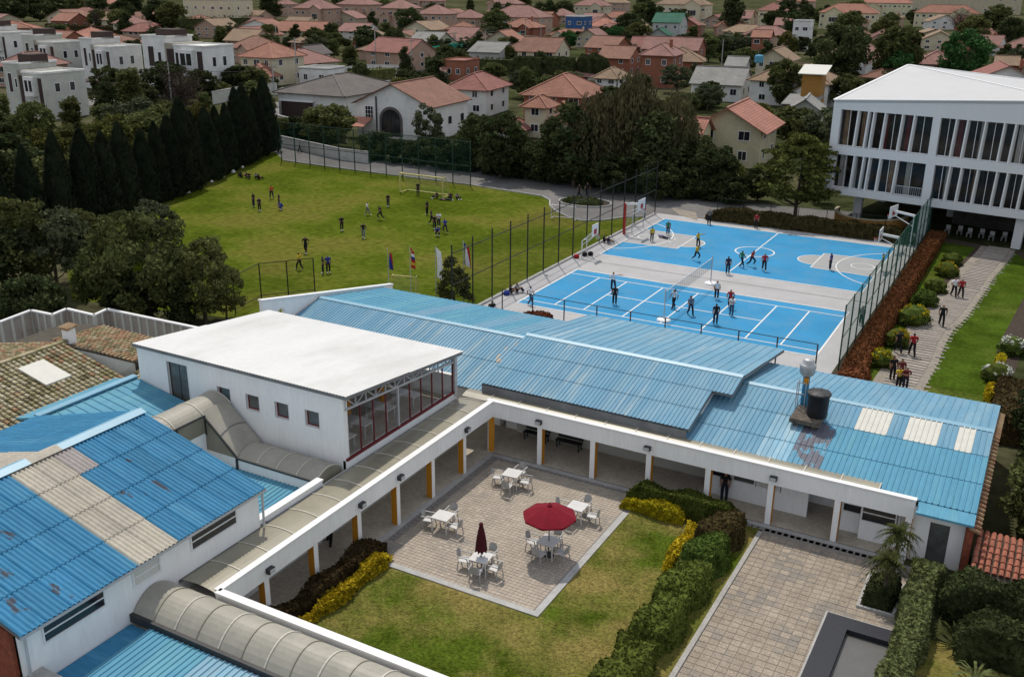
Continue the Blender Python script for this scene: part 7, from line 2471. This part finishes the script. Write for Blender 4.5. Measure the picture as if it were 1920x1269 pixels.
window_on(ha, tuple(O + u_ * (-4.2 * sc__) + Vector((0, 0, 2.4 * sc__))), u_, 1.3 * sc__, 1.6 * sc__, 'white_trim', 'dark_glass', 0.1, 0.06, bars=2, hbars=2)
p = O + u_ * (-2.4 * sc__) + n_ * 0.15
MB().tube((p.x, p.y, 0), (p.x, p.y, 6.4), 0.12).build('flue_pipe', 'dark_steel', ha)
t = thing('red_awning', 'salmon red sloping awning at the arched house corner', 'awning', tuple(O + u_ * (-6.2)))
mb = MB()
q = [O + u_ * (-8.0) + n_ * 3.2, O + u_ * (-3.6) + n_ * 3.2, O + u_ * (-3.6) + n_ * 0.2, O + u_ * (-8.0) + n_ * 0.2]
mb.hexa([(q[0].x, q[0].y, 1.9), (q[1].x, q[1].y, 1.9), (q[2].x, q[2].y, 3.0), (q[3].x, q[3].y, 3.0), (q[0].x, q[0].y, 2.0), (q[1].x, q[1].y, 2.0), (q[2].x, q[2].y, 3.1), (q[3].x, q[3].y, 3.1)])
mb.build('awning_sheet', 'clay_coral', t)
mb = MB()
for p in q[:2]:
    mb = MB().beam((p.x, p.y, 0), (p.x, p.y, 1.95), 0.1)
    mb.build('post', 'dark_steel', t)
# garage front of the wide grey roofed house
gx0, gy0 = (-119.68, 137.69)
a = CAMY + R(GRID)
t = thing('garage_door', 'dark brown double garage door under the grey brown roof', 'garage door', (gx0, gy0, 0))
mb = MB().obox((gx0, gy0 - 0.2, 0), 6.5, 0.3, 3.3, a)
mb.build('door_leaf', 'wall_dark', t)
mb = MB().obox((gx0, gy0 - 0.3, 3.3), 7.2, 0.5, 0.3, a)
mb.build('lintel', 'white_trim', t)
# boundary walls, net fence, hedges along the streets
for lab, pts, h, m_ in (('white boundary wall beside the field path', ((-104.59, 114.53), (-87.87, 109.48), (-83.19, 109.4)), 1.5, 'wall_white'), ('pale wall along the upper path corner', ((-120.23, 130.03), (-108.73, 124.88), (-96.71, 122.0)), 2.2, 'wall_beige'),
                        ('beige wall behind the far pink gardens', ((-329.4, 377.35), (-280.77, 357.7), (-249.0, 372.67), (-189.04, 362.76)), 2.6, 'wall_beige'), ('white street wall with dark gate near the net fence', ((-166.6, 204.92), (-164.04, 219.64), (-154.15, 222.75)), 2.2, 'wall_white'),
                        ('beige garden wall beside the brick tower house', ((-59.4, 225.34), (-54.69, 220.98), (-54.86, 230.99)), 3.0, 'wall_beige'), ('low white wall by the lower cube house', ((-149.42, 100.2), (-147.77, 104.78), (-147.51, 108.6)), 2.2, 'wall_cream'),
                        ('cream garden wall right of the cube houses', ((-149.25, 146.66), (-152.31, 160.52), (-150.44, 166.71)), 2.4, 'wall_sage'), ('white fence wall at the right edge of the orange porch', ((-129.09, 240.3), (-119.2, 229.1)), 2.0, 'wall_white')):
    t = thing('garden_wall', lab, 'wall', (*pts[0], 0))
    for a_, b_ in zip(pts, pts[1:]):
        MB().beam((*a_, h / 2), (*b_, h / 2), 0.25, h).build('wall_run', m_, t)
        MB().beam((*a_, h + 0.06), (*b_, h + 0.06), 0.38, 0.12).build('coping', 'kerb', t)
t = thing('net_screen', 'bright green shade net fence on poles along the far street', 'fence', (*(-171.55, 234.78), 0))
for a_, b_ in ((((-171.3, 234.95)), ((-173.34, 247.04))), (((-173.34, 247.04)), ((-175.54, 260.11))), (((-175.54, 260.11)), ((-179.97, 278.4))), (((-179.97, 278.4)), ((-183.0, 297.13)))):
    MB().beam((*a_, 2.1), (*b_, 2.1), 0.06, 3.6).build('net_panel', 'green_net', t)
    MB().tube((*a_, 0), (*a_, 4.4), 0.1).build('post', 'wood_pole', t)
t = thing('net_screen', 'short green shade net beyond the greenhouse roof', 'fence', (*(-202.62, 360.94), 0))
MB().beam((*(-196.55, 348.44), 2.4), (*(-194.81, 358.27), 2.4), 0.06, 3.6).build('net_panel', 'green_net', t)
MB().tube((*(-196.55, 348.44), 0), (*(-196.55, 348.44), 4.6), 0.1).build('post', 'wood_pole', t)
# utility poles
for lab, (x, y, h) in (('grey utility pole left of the net fence', (-173.37, 233.48, 10.86), ), ('utility pole beside the net fence middle', (-153.92, 222.92, 9.05), ), ('utility pole at the far end of the net fence', (-164.22, 278.83, 8.77), ), ('utility pole behind the cream two-storey house', (-188.48, 350.55, 9.92), ),
                       ('utility pole between blue tank house and trees', (-89.2, 284.57, 8.56), ), ('light pole at the far lawn edge', (-249.11, 277.46, 8.31), ), ('grey pole at the street by the low white house', (-156.31, 180.18, 11.06), ), ('pole beside the street wall', (-147.48, 162.55, 6.77), ), ('pole in front of the wide cube house', (-160.1, 146.01, 7.6), ), ('pole near the lower cube house', (-143.2, 96.2, 6.17), ),
                       ('utility pole by the largest pink house', (-194.98, 376.04, 9.66), )):
    t = thing('utility_pole', lab, 'pole', (x, y, 0))
    MB().tube((x, y, -0.1), (x, y, h), 0.17, 0.11).build('shaft', 'concrete', t)
    MB().beam((x - 0.8, y - 0.4, h - 0.6), (x + 0.8, y + 0.4, h - 0.6), 0.12).build('crossarm', 'wood_pole', t)
for lab, pa, pb, h, m_ in (('long dark hedge row behind the cube houses', (-396.68, 296.36), (-323.87, 292.72), 4.2, 'leaf_box'), ('dark conifer hedge behind the far lawn', (-340.64, 319.87), (-325.25, 355.57), 7.5, 'leaf_dark'), ('brown trimmed hedge mass left of the far lawn', (-337.43, 281.92), (-319.04, 296.56), 4.0, 'leaf_box'),
                           ('dark hedge behind the street wall', (-153.41, 192.56), (-151.29, 210.31), 3.0, 'leaf_mid'), ('dark hedge below the greenhouse roof', (-154.2, 230.45), (-130.52, 235.52), 4.5, 'leaf_dark')):
    L_ = math.dist(pa, pb)
    t = thing('far_hedge', lab, 'hedge', (*pa, 0))
    rn = random.Random(int(L_ * 10))
    mb = MB().beam((*pa, h * 0.44), (*pb, h * 0.44), 2.2, h * 0.88)
    pts = []
    for k in range(int(L_ * h * 5)):
        q = rn.random()
        pts.append((pa[0] + (pb[0] - pa[0]) * q + rn.uniform(-1.3, 1.3), pa[1] + (pb[1] - pa[1]) * q + rn.uniform(-1.3, 1.3), rn.uniform(0.05, 1.0) * h + rn.uniform(-0.3, 0.3)))
    leafcards(mb, [(a_, b_, max(0.05, c_)) for a_, b_, c_ in pts], 0.55, rn)
    mb.build('foliage', m_, t)
bt_ = MB().lathe((*(-58.88, 213.4), 7.9), [(0.8, 0), (0.95, 0.2), (0.95, 1.3), (0.85, 1.5), (0.3, 1.65)], 14)
tag(bt_.build('roof_tank', 'roof_blue_sky', loc=(*(-58.88, 213.4), 6.0)), 'blue water tank on the grey roof house', 'water tank')

# further tiled houses that fill the gaps and the skyline rows
SPOTS = [(o.location.x, o.location.y) for o in C.objects if o.parent is None and o.get('category') == 'house']
fx, fy = -math.sin(R(28.85)), math.cos(R(28.85))
tries = n_h = 0
while n_h < 100 and tries < 12000:
    tries += 1
    d = HR.uniform(205, 640)
    px = HR.uniform(-29.5, 29.5)
    a = R(28.85) - R(px)
    x, y = -math.sin(a) * d, math.cos(a) * d
    if any(abs((x - q[0]) * fx + (y - q[1]) * fy) < 15 and abs((x - q[0]) * fy - (y - q[1]) * fx) < 14 for q in SPOTS):
        continue
    if -23 < px < -13 and 225 < d < 300 or (px < -14 and d < 240) or (-8 < px < 3 and d < 240):
        continue
    SPOTS.append((x, y))
    far = d > 330
    house('house', 'tiled house packed among its neighbours in the rows behind the school', x, y, HR.uniform(12, 22), HR.uniform(5.5, 8.5), HR.uniform(8, 12), HR.choice(('wall_pink', 'wall_cream', 'wall_pink', 'wall_white', 'wall_beige', 'wall_brick')),
          HR.choice(('clay_pink', 'clay_pink', 'clay_orange', 'clay_tan', 'clay_red', 'clay_brown')), kind=HR.choice(('hip', 'hip', 'gable', 'gablef')), rot=HR.uniform(-16, 16), group='tiled houses packed behind the school', scols=0 if far else 1, cols=3,
          chimney=HR.random() < 0.25)
    n_h += 1

# gardens between the houses
HOUSES = [(o.location.x, o.location.y) for o in C.objects if o.parent is None and o.get('category') in ('house', 'shed')]
GR_ = random.Random(77)
placed = 0
while placed < 400:
    d = GR_.uniform(128, 430) if placed < 330 else GR_.uniform(300, 520)
    px = GR_.uniform(-31, 31)
    a = R(28.85) - R(px)
    x, y = -math.sin(a) * d, math.cos(a) * d
    # keep the school grounds free, and do not plant inside or right before a house front
    if y < 116 and -104 < x < 6 or (-28 < x < 20 and y < 135):
        continue
    if any(-4.5 < (x - hx_) * fx + (y - hy_) * fy < 11 and abs((x - hx_) * fy - (y - hy_) * fx) < 8.5 for hx_, hy_ in HOUSES):
        continue
    kd = GR_.choice(('shrub', 'shrubmid', 'shrub', 'shrubolive', 'dark', 'mid', 'tall', 'midtall', 'grey'))
    sh_ = kd.startswith('shrub')
    h = GR_.uniform(2.2, 4.5) if sh_ else GR_.uniform(4.5, 8.0)
    tree('garden_tree', ('low garden shrub growing between the neighbourhood houses', 'garden tree growing between the neighbourhood houses')[not sh_], kd, x, y, h,
         ('garden shrubs between the houses', 'garden trees between the houses')[not sh_], GR_.uniform(1.2, 1.7), 4.8 if sh_ else 8.0)
    placed += 1

# power cables slung between the utility poles
POLES = [o for o in C.objects if o.name.startswith('utility_pole')]
PH = {o.name: max(v.co.z for v in [k for k in C.objects if k.parent is o and k.name.startswith('shaft')][0].data.vertices) for o in POLES}
for lab, i, j in (('sagging cable from the first pole to the net fence pole', 0, 1), ('sagging cable along the net fence poles', 1, 2), ('cable between the far poles by the cream house', 2, 3), ('cable over the street by the low white house', 6, 7), ('cable past the cube house carports', 7, 8)):
    a_, b_ = POLES[i], POLES[j]
    pa = Vector((a_.location.x, a_.location.y, PH[a_.name] - 0.5))
    pb = Vector((b_.location.x, b_.location.y, PH[b_.name] - 0.5))
    mb = MB()
    q = [pa.lerp(pb, k / 10) - Vector((0, 0, 1.2 * math.sin(math.pi * k / 10))) for k in range(11)]
    for s_, e_ in zip(q, q[1:]):
        mb.tube(s_, e_, 0.035, n=4, cap=False)
    tag(mb.build('power_cable', 'dark_steel', loc=tuple(pa)), lab, 'cable')
# trees continuing left of the tiled house
for k, (x, y, h, kd) in enumerate(((-66, 34, 6.5, 'midloose'), (-70, 43, 7.5, 'dark'), (-76, 36, 7.0, 'mid'), (-72, 27, 6.0, 'dark'), (-82, 46, 8.0, 'midloose'), (-64, 24, 5.5, 'mid'))):
    tree('broadleaf_tree', 'leafy tree behind the outer end of the zigzag panel wall', kd, x, y, h, 'trees behind the panel wall end', 1.2)

# ------------------------------------------------------------------ people
def body(pose):
    """One continuous figure grown from a jointed skeleton; returns a mesh with slots hair, skin, top, trousers, shoes."""
    J = dict(pelvis=(0, 0, 0.90), belly=(0, 0.0, 1.05), chest=(0, 0, 1.24), neck=(0, 0.0, 1.40), jaw=(0, 0.025, 1.46), crown=(0, 0.0, 1.58),
             shL=(-0.17, 0, 1.35), elL=(-0.205, -0.02, 1.08), wrL=(-0.205, 0.05, 0.85), haL=(-0.20, 0.09, 0.75),
             shR=(0.17, 0, 1.35), elR=(0.205, -0.02, 1.08), wrR=(0.205, 0.05, 0.85), haR=(0.20, 0.09, 0.75),
             hiL=(-0.09, 0, 0.86), knL=(-0.10, 0.02, 0.47), anL=(-0.10, 0, 0.08), toL=(-0.11, 0.16, 0.035),
             hiR=(0.09, 0, 0.86), knR=(0.10, 0.02, 0.47), anR=(0.10, 0, 0.08), toR=(0.11, 0.16, 0.035))
    if pose == 'walk':
        J.update(knL=(-0.10, 0.18, 0.48), anL=(-0.10, 0.26, 0.09), toL=(-0.11, 0.42, 0.06), knR=(0.10, -0.02, 0.47), anR=(0.10, -0.28, 0.12), toR=(0.11, -0.14, 0.04),
                 elL=(-0.24, -0.12, 1.10), wrL=(-0.24, -0.08, 0.87), haL=(-0.24, -0.05, 0.77), elR=(0.24, 0.08, 1.10), wrR=(0.22, 0.22, 0.92), haR=(0.21, 0.28, 0.84))
    elif pose == 'run':
        J.update(belly=(0, 0.03, 1.05), chest=(0, 0.08, 1.23), neck=(0, 0.12, 1.39), jaw=(0, 0.16, 1.44), crown=(0, 0.15, 1.57), shL=(-0.17, 0.1, 1.34), shR=(0.17, 0.06, 1.34),
                 elL=(-0.27, -0.12, 1.14), wrL=(-0.22, 0.06, 1.02), haL=(-0.20, 0.14, 1.02), elR=(0.27, 0.12, 1.10), wrR=(0.18, 0.32, 1.16), haR=(0.16, 0.38, 1.22),
                 knL=(-0.10, 0.30, 0.60), anL=(-0.10, 0.16, 0.24), toL=(-0.11, 0.30, 0.17), knR=(0.10, -0.06, 0.47), anR=(0.10, -0.36, 0.20), toR=(0.11, -0.30, 0.05))
    elif pose == 'reach':
        J.update(elL=(-0.42, 0.02, 1.34), wrL=(-0.64, 0.08, 1.36), haL=(-0.74, 0.1, 1.37), elR=(0.26, 0.12, 1.12), wrR=(0.20, 0.34, 1.18), haR=(0.18, 0.42, 1.2), anL=(-0.2, 0, 0.08), knL=(-0.15, 0.04, 0.47), toL=(-0.24, 0.15, 0.035))
    elif pose == 'fold':
        J.update(elL=(-0.25, 0.04, 1.10), wrL=(-0.05, 0.2, 1.12), haL=(0.06, 0.2, 1.14), elR=(0.25, 0.04, 1.10), wrR=(0.05, 0.22, 1.08), haR=(-0.06, 0.22, 1.1))
    elif pose == 'sit':
        J.update(pelvis=(0, -0.05, 0.13), belly=(0, -0.06, 0.27), chest=(0, -0.02, 0.46), neck=(0, 0.03, 0.62), jaw=(0, 0.08, 0.67), crown=(0, 0.06, 0.80), shL=(-0.17, 0.01, 0.57), shR=(0.17, 0.01, 0.57),
                 elL=(-0.25, 0.12, 0.36), wrL=(-0.16, 0.32, 0.40), haL=(-0.12, 0.40, 0.42), elR=(0.25, 0.12, 0.36), wrR=(0.16, 0.32, 0.40), haR=(0.12, 0.40, 0.42),
                 hiL=(-0.10, 0.0, 0.13), knL=(-0.16, 0.36, 0.42), anL=(-0.14, 0.56, 0.09), toL=(-0.15, 0.72, 0.05), hiR=(0.10, 0.0, 0.13), knR=(0.16, 0.36, 0.42), anR=(0.14, 0.56, 0.09), toR=(0.15, 0.72, 0.05))
    elif pose == 'crouch':
        J.update(pelvis=(0, -0.16, 0.42), belly=(0, -0.08, 0.56), chest=(0, 0.08, 0.70), neck=(0, 0.2, 0.82), jaw=(0, 0.26, 0.86), crown=(0, 0.27, 0.98), shL=(-0.17, 0.14, 0.79), shR=(0.17, 0.14, 0.79),
                 elL=(-0.24, 0.28, 0.58), wrL=(-0.14, 0.44, 0.52), haL=(-0.1, 0.52, 0.5), elR=(0.24, 0.28, 0.58), wrR=(0.14, 0.44, 0.52), haR=(0.1, 0.52, 0.5),
                 hiL=(-0.1, -0.12, 0.40), knL=(-0.17, 0.22, 0.48), anL=(-0.13, 0.0, 0.09), toL=(-0.15, 0.16, 0.04), hiR=(0.1, -0.12, 0.40), knR=(0.17, 0.22, 0.48), anR=(0.13, 0.0, 0.09), toR=(0.15, 0.16, 0.04))
    if pose == 'lie':
        J = {k: (v[0], v[2] - 0.8, 0.13 - v[1]) for k, v in J.items()}
    RAD = dict(pelvis=(0.135, 0.10), belly=(0.125, 0.092), chest=(0.155, 0.10), neck=(0.052, 0.055), jaw=(0.075, 0.085), crown=(0.088, 0.095), shL=(0.068, 0.068), shR=(0.068, 0.068), elL=(0.052, 0.052), elR=(0.052, 0.052),
               wrL=(0.032, 0.032), wrR=(0.032, 0.032), haL=(0.030, 0.022), haR=(0.030, 0.022), hiL=(0.092, 0.092), hiR=(0.092, 0.092), knL=(0.078, 0.078), knR=(0.078, 0.078), anL=(0.062, 0.062), anR=(0.062, 0.062), toL=(0.042, 0.034), toR=(0.042, 0.034))
    E = [('pelvis', 'belly', 2), ('belly', 'chest', 2), ('chest', 'neck', 2), ('neck', 'jaw', 1), ('jaw', 'crown', 0), ('chest', 'shL', 2), ('shL', 'elL', 2), ('elL', 'wrL', 1), ('wrL', 'haL', 1), ('chest', 'shR', 2), ('shR', 'elR', 2), ('elR', 'wrR', 1),
         ('wrR', 'haR', 1), ('pelvis', 'hiL', 3), ('hiL', 'knL', 3), ('knL', 'anL', 3), ('anL', 'toL', 4), ('pelvis', 'hiR', 3), ('hiR', 'knR', 3), ('knR', 'anR', 3), ('anR', 'toR', 4)]
    names = list(J)
    me = bpy.data.meshes.new('skeleton')
    me.from_pydata([J[n] for n in names], [(names.index(a), names.index(b)) for a, b, _ in E], [])
    ob = bpy.data.objects.new('skeleton', me)
    C.objects.link(ob)
    mod = ob.modifiers.new('skin', 'SKIN')
    mod.use_smooth_shade = True
    if not me.skin_vertices:
        bm_ = bmesh.new()
        bm_.from_mesh(me)
        bm_.verts.layers.skin.verify()
        bm_.to_mesh(me)
        bm_.free()
    for i, n in enumerate(names):
        sv = me.skin_vertices[0].data[i]
        sv.radius = RAD[n]
        sv.use_root = (n == 'pelvis')
    ob.modifiers.new('sub', 'SUBSURF').levels = 1
    dg = bpy.context.evaluated_depsgraph_get()
    out = bpy.data.meshes.new_from_object(ob.evaluated_get(dg))
    bpy.data.objects.remove(ob)
    out.name = 'person'
    segs = [(Vector(J[a]), Vector(J[b]), k, (a, b)) for a, b, k in E]
    fwd = Vector((0, 1, 0)) if pose != 'lie' else Vector((0, 0, -1))
    out.materials.clear()
    for k in range(5):
        out.materials.append(MATS['cloth_black'])
    for p in out.polygons:
        c = p.center
        best, bk, bs = 9, 2, None
        for a, b, k, nm in segs:
            ab = b - a
            t = max(0, min(1, (c - a).dot(ab) / ab.length_squared))
            d = (c - a - ab * t).length
            if d < best:
                best, bk, bs, bt = d, k, nm, t
        if bk == 0:
            bk = 1 if (c - Vector(J['crown'])).dot(fwd) > 0.035 and c.dot(Vector(J['crown']) - Vector(J['jaw'])) < Vector(J['crown']).dot(Vector(J['crown']) - Vector(J['jaw'])) + 0.004 else 0
        if bs in (('shL', 'elL'), ('shR', 'elR')) and bt > 0.75:
            bk = 1
        p.material_index = bk
        p.use_smooth = True
    return out


BODY = {k: body(k) for k in ('stand', 'walk', 'run', 'reach', 'fold', 'sit', 'crouch', 'lie')}
hairm = MB().lathe((0, 0, 0), [(0.02, 0.0), (0.06, 0.03), (0.075, 0.14), (0.07, 0.22), (0.03, 0.27)], 8).mesh('long_hair', 'cloth_hair', smooth=True)
bagm = MB().box(-0.14, 0.14, -0.08, 0.08, 0, 0.42).mesh('backpack', 'cloth_black')


def person(label, pos, pose, face, top, legs, h=1.62, shoes='black', hair=False, pack=False, sleeve=False, group=None):
    o = bpy.data.objects.new('person', BODY[pose])
    C.objects.link(o)
    o.location = (pos[0], pos[1], 0.02)
    o.rotation_euler = (0, 0, R(face))
    s = h / 1.67
    o.scale = (s * 1.13, s * 1.13, s)
    for k, m_ in enumerate(('hair', 'skin', top, legs, shoes)):
        o.material_slots[k].link = 'OBJECT'
        o.material_slots[k].material = MATS['cloth_' + m_]
    tag(o, label, 'person', group)
    if hair and pose not in ('lie', 'sit', 'crouch'):
        share('long_hair', hairm, o, (0, -0.07, 1.32))
    if pack:
        share('backpack', bagm, o, (0, -0.2, 1.0) if pose not in ('sit',) else (0, -0.25, 0.25))
    return o


TOCAM = 180 + 28.85     # facing the lens
PEOPLE = [
    # sports field
    ('pupil in dark clothes standing with another near the field mound', (-77.21, 80.51), 'stand', 100, 'black', 'navy', 1.6), ('pupil with light collar standing in front of the dark clothed one', (-75.19, 79.23), 'stand', 250, 'navy', 'black', 1.55),
    ('pupil in orange top walking across the upper field', (-78.39, 84.75), 'walk', 60, 'orange', 'navy', 1.65), ('pupil in blue shorts crouching on the upper field', (-73.52, 80.87), 'crouch', 150, 'blue', 'blue', 1.6), ('pupil in black bending beside the crouching one', (-74.81, 81.97), 'stand', 150, 'black', 'navy', 1.5),
    ('boy in yellow shirt walking near the small field fence', (-56.27, 63.64), 'walk', 90, 'yellow', 'black', 1.6), ('boy in dark tracksuit walking on the field near the yellow shirt', (-59.41, 68.21), 'walk', 200, 'black', 'black', 1.68),
    ('pupil in dark blue standing left in the pair by the field fence', (-53.78, 63.78), 'stand', 120, 'navy', 'navy', 1.6), ('pupil in blue jacket standing right in the pair by the field fence', (-53.5, 64.14), 'stand', 230, 'blue', 'black', 1.68),
    ('boy in black standing alone at midfield', (-61.98, 76.75), 'stand', 240, 'black', 'black', 1.58), ('boy in dark clothes walking at midfield', (-58.26, 75.43), 'walk', 210, 'black', 'grey', 1.6), ('pupil in pale grey top walking at midfield', (-63.96, 83.65), 'walk', 280, 'white', 'grey', 1.5),
    ('boy in black running at midfield', (-61.42, 82.57), 'run', 100, 'black', 'black', 1.6), ('boy in dark clothes standing left of the goal', (-64.54, 88.25), 'stand', 190, 'black', 'navy', 1.5), ('goalkeeper in dark clothes standing in the goal', (-65.29, 95.26), 'stand', 209, 'black', 'navy', 1.55),
    ('boy in dark clothes standing in front of the goal group', (-58.64, 87.19), 'stand', 90, 'black', 'black', 1.6), ('boy in dark clothes walking towards the blue shirted group', (-55.8, 83.73), 'walk', 290, 'navy', 'black', 1.6), ('pupil in white top inside the blue shirted group', (-54.5, 83.14), 'fold', 190, 'white', 'navy', 1.62),
    ('boy in blue shirt leaning right in the field group', (-52.47, 81.2), 'run', 60, 'blue', 'navy', 1.55), ('boy in dark blue crouching at the front of the field group', (-52.52, 79.9), 'crouch', 200, 'blue', 'navy', 1.6), ('boy in black standing behind the blue shirted group', (-54.37, 82.15), 'stand', 240, 'black', 'black', 1.5),
    ('pupil sitting on the grass right of the goal', (-60.9, 95.48), 'sit', 200, 'black', 'black', 1.6), ('pupil sitting farthest from the goal on the grass', (-60.11, 95.62), 'sit', 240, 'grey', 'black', 1.6), ('pupil sitting low behind the goal line', (-62.38, 94.92), 'sit', 150, 'black', 'navy', 1.6), ('pupil lying on the grass beside the goal post', (-60.9, 94.45), 'lie', 110, 'navy', 'black', 1.6),
    # path
    ('person in black walking on the asphalt path by the island', (-48.4, 103.85), 'walk', 130, 'black', 'black', 1.68), ('person in black with backpack on the asphalt path', (-47.99, 105.17), 'walk', 200, 'black', 'black', 1.68), ('person in grey walking on the far end of the path', (-96.53, 110.95), 'walk', 120, 'grey', 'black', 1.65),
    # upper court
    ('boy in yellow shirt with hands low beside the lying boy', (-33.47, 88.91), 'stand', 40, 'yellow', 'black', 1.5), ('boy in green shirt behind the lying boy', (-33.04, 92.17), 'stand', 200, 'green', 'navy', 1.52), ('boy in blue lying on the court key', (-32.9, 90.74), 'lie', 62, 'blue', 'navy', 1.6),
    ('boy in yellow with arm stretched out at the key', (-28.85, 89.07), 'reach', 230, 'yellow', 'black', 1.55), ('boy in yellow running near the left key circle', (-27.39, 84.39), 'run', 250, 'yellow', 'black', 1.58), ('boy in navy standing at the court side line', (-23.57, 81.63), 'stand', 30, 'navy', 'navy', 1.66),
    ('boy in green shirt at the centre circle', (-23.18, 84.43), 'walk', 320, 'green', 'navy', 1.58), ('boy in red shirt running inside the centre circle', (-22.48, 85.05), 'run', 260, 'red', 'black', 1.62), ('boy in red shirt right of the centre circle', (-21.11, 84.27), 'walk', 200, 'red', 'black', 1.66),
    ('boy in blue shirt and shorts on the right key', (-16.11, 87.65), 'stand', 80, 'blue', 'navy', 1.6), ('boy in yellow behind the right hoop', (-12.06, 89.68), 'stand', 100, 'yellow', 'black', 1.66), ('person in grey jacket standing at the far side line', (-30.97, 98.79), 'fold', 209, 'grey', 'black', 1.72), ('person in red top before the dark hedge', (-26.24, 99.72), 'stand', 190, 'red', 'black', 1.6),
    ('pupil in black sitting against the net fence', (-37.34, 86.09), 'sit', -60, 'black', 'black', 1.6), ('pupil in dark clothes sitting beside the one against the net fence', (-36.73, 85.74), 'sit', -40, 'navy', 'grey', 1.6),
    # lower court
    ('pupil in white shirt walking at the lower court corner', (-34.37, 65.28), 'walk', 330, 'white', 'jeans', 1.55), ('pupil in white shirt and dark trousers on the lower court line', (-30.24, 72.0), 'reach', 200, 'white', 'navy', 1.68), ('pupil in black facing the white shirted one', (-28.65, 68.67), 'stand', 20, 'black', 'black', 1.62),
    ('girl with long hair beside the volleyball net', (-24.29, 70.16), 'walk', 160, 'white', 'black', 1.6), ('girl in dark clothes crossing the lower court', (-22.6, 69.2), 'walk', 220, 'denim', 'navy', 1.6), ('boy in white shirt standing near the net post base', (-22.14, 74.13), 'stand', 209, 'white', 'navy', 1.62),
    ('pupil in black standing nearest the grey rail', (-20.27, 68.12), 'stand', 30, 'black', 'navy', 1.68), ('pupil in red top behind the white and black one', (-20.5, 72.4), 'walk', 190, 'red', 'black', 1.6), ('girl in white and black top on the lower court', (-19.88, 70.81), 'fold', 170, 'white', 'jeans', 1.55),
    ('pupil in black sitting by the fence near the blue bag', (-37.06, 66.93), 'sit', -50, 'black', 'black', 1.6), ('pupil in grey sitting by the fence post', (-36.86, 67.56), 'sit', -70, 'grey', 'navy', 1.6), ('pupil in black sitting at the slab corner', (-36.13, 62.39), 'sit', 40, 'black', 'black', 1.6), ('pupil behind the green fence near the red hedge', (-10.79, 73.44), 'stand', 150, 'grey', 'black', 1.6),
    # garden path
    ('person in white top and black trousers on the sleeper path', (-5.64, 84.76), 'walk', 200, 'white', 'black', 1.68), ('person in red top walking beside the white topped one', (-5.11, 84.74), 'walk', 200, 'red', 'black', 1.66), ('person in black jacket walking alone on the sleeper path', (-5.57, 76.38), 'walk', 190, 'black', 'black', 1.72),
    ('person in red sweater and black trousers on the sleeper path', (-6.51, 68.51), 'walk', 20, 'red', 'black', 1.75), ('person in dark clothes half hidden by a ball shrub', (-7.44, 68.68), 'walk', 30, 'black', 'black', 1.7), ('person in black shirt in the group at the path end', (-6.97, 63.36), 'stand', 209, 'black', 'black', 1.7),
    ('person in purple dark top in the group at the path end', (-6.46, 63.24), 'stand', 190, 'maroon_cloth', 'black', 1.62), ('person in yellow top at the front of the path end group', (-6.4, 62.06), 'fold', 209, 'yellow', 'black', 1.5), ('person in dark red top at the right of the path end group', (-6.0, 62.1), 'fold', 200, 'maroon_cloth', 'navy', 1.55),
    # arcades
    ('person in black walking inside the west arcade', (-25.71, 29.81), 'walk', 28, 'black', 'black', 1.68), ('person in black at the dark classroom doorway', (-11.53, 42.68), 'stand', 190, 'black', 'navy', 1.66)]
for lab, pos, pose, face, top, legs, h in PEOPLE:
    person(lab, pos, pose, face, top, legs, h, shoes='white' if 'pupil' in lab or 'boy' in lab else 'black', hair='girl' in lab or 'group at the path' in lab, pack='backpack' in lab)
# the circle of pupils sitting on the mound
for k in range(5):
    (x, y) = (-89.0, 93.02)
    person('pupil in dark clothes in the sitting circle on the field mound', (x - 1.6 + 0.75 * k, y - 0.5 + 0.35 * (k % 2)), 'sit', 60 + 70 * k, ('black', 'navy', 'black', 'grey', 'black')[k], ('black', 'navy')[k % 2], 1.6, group='pupils sitting in a circle on the field')
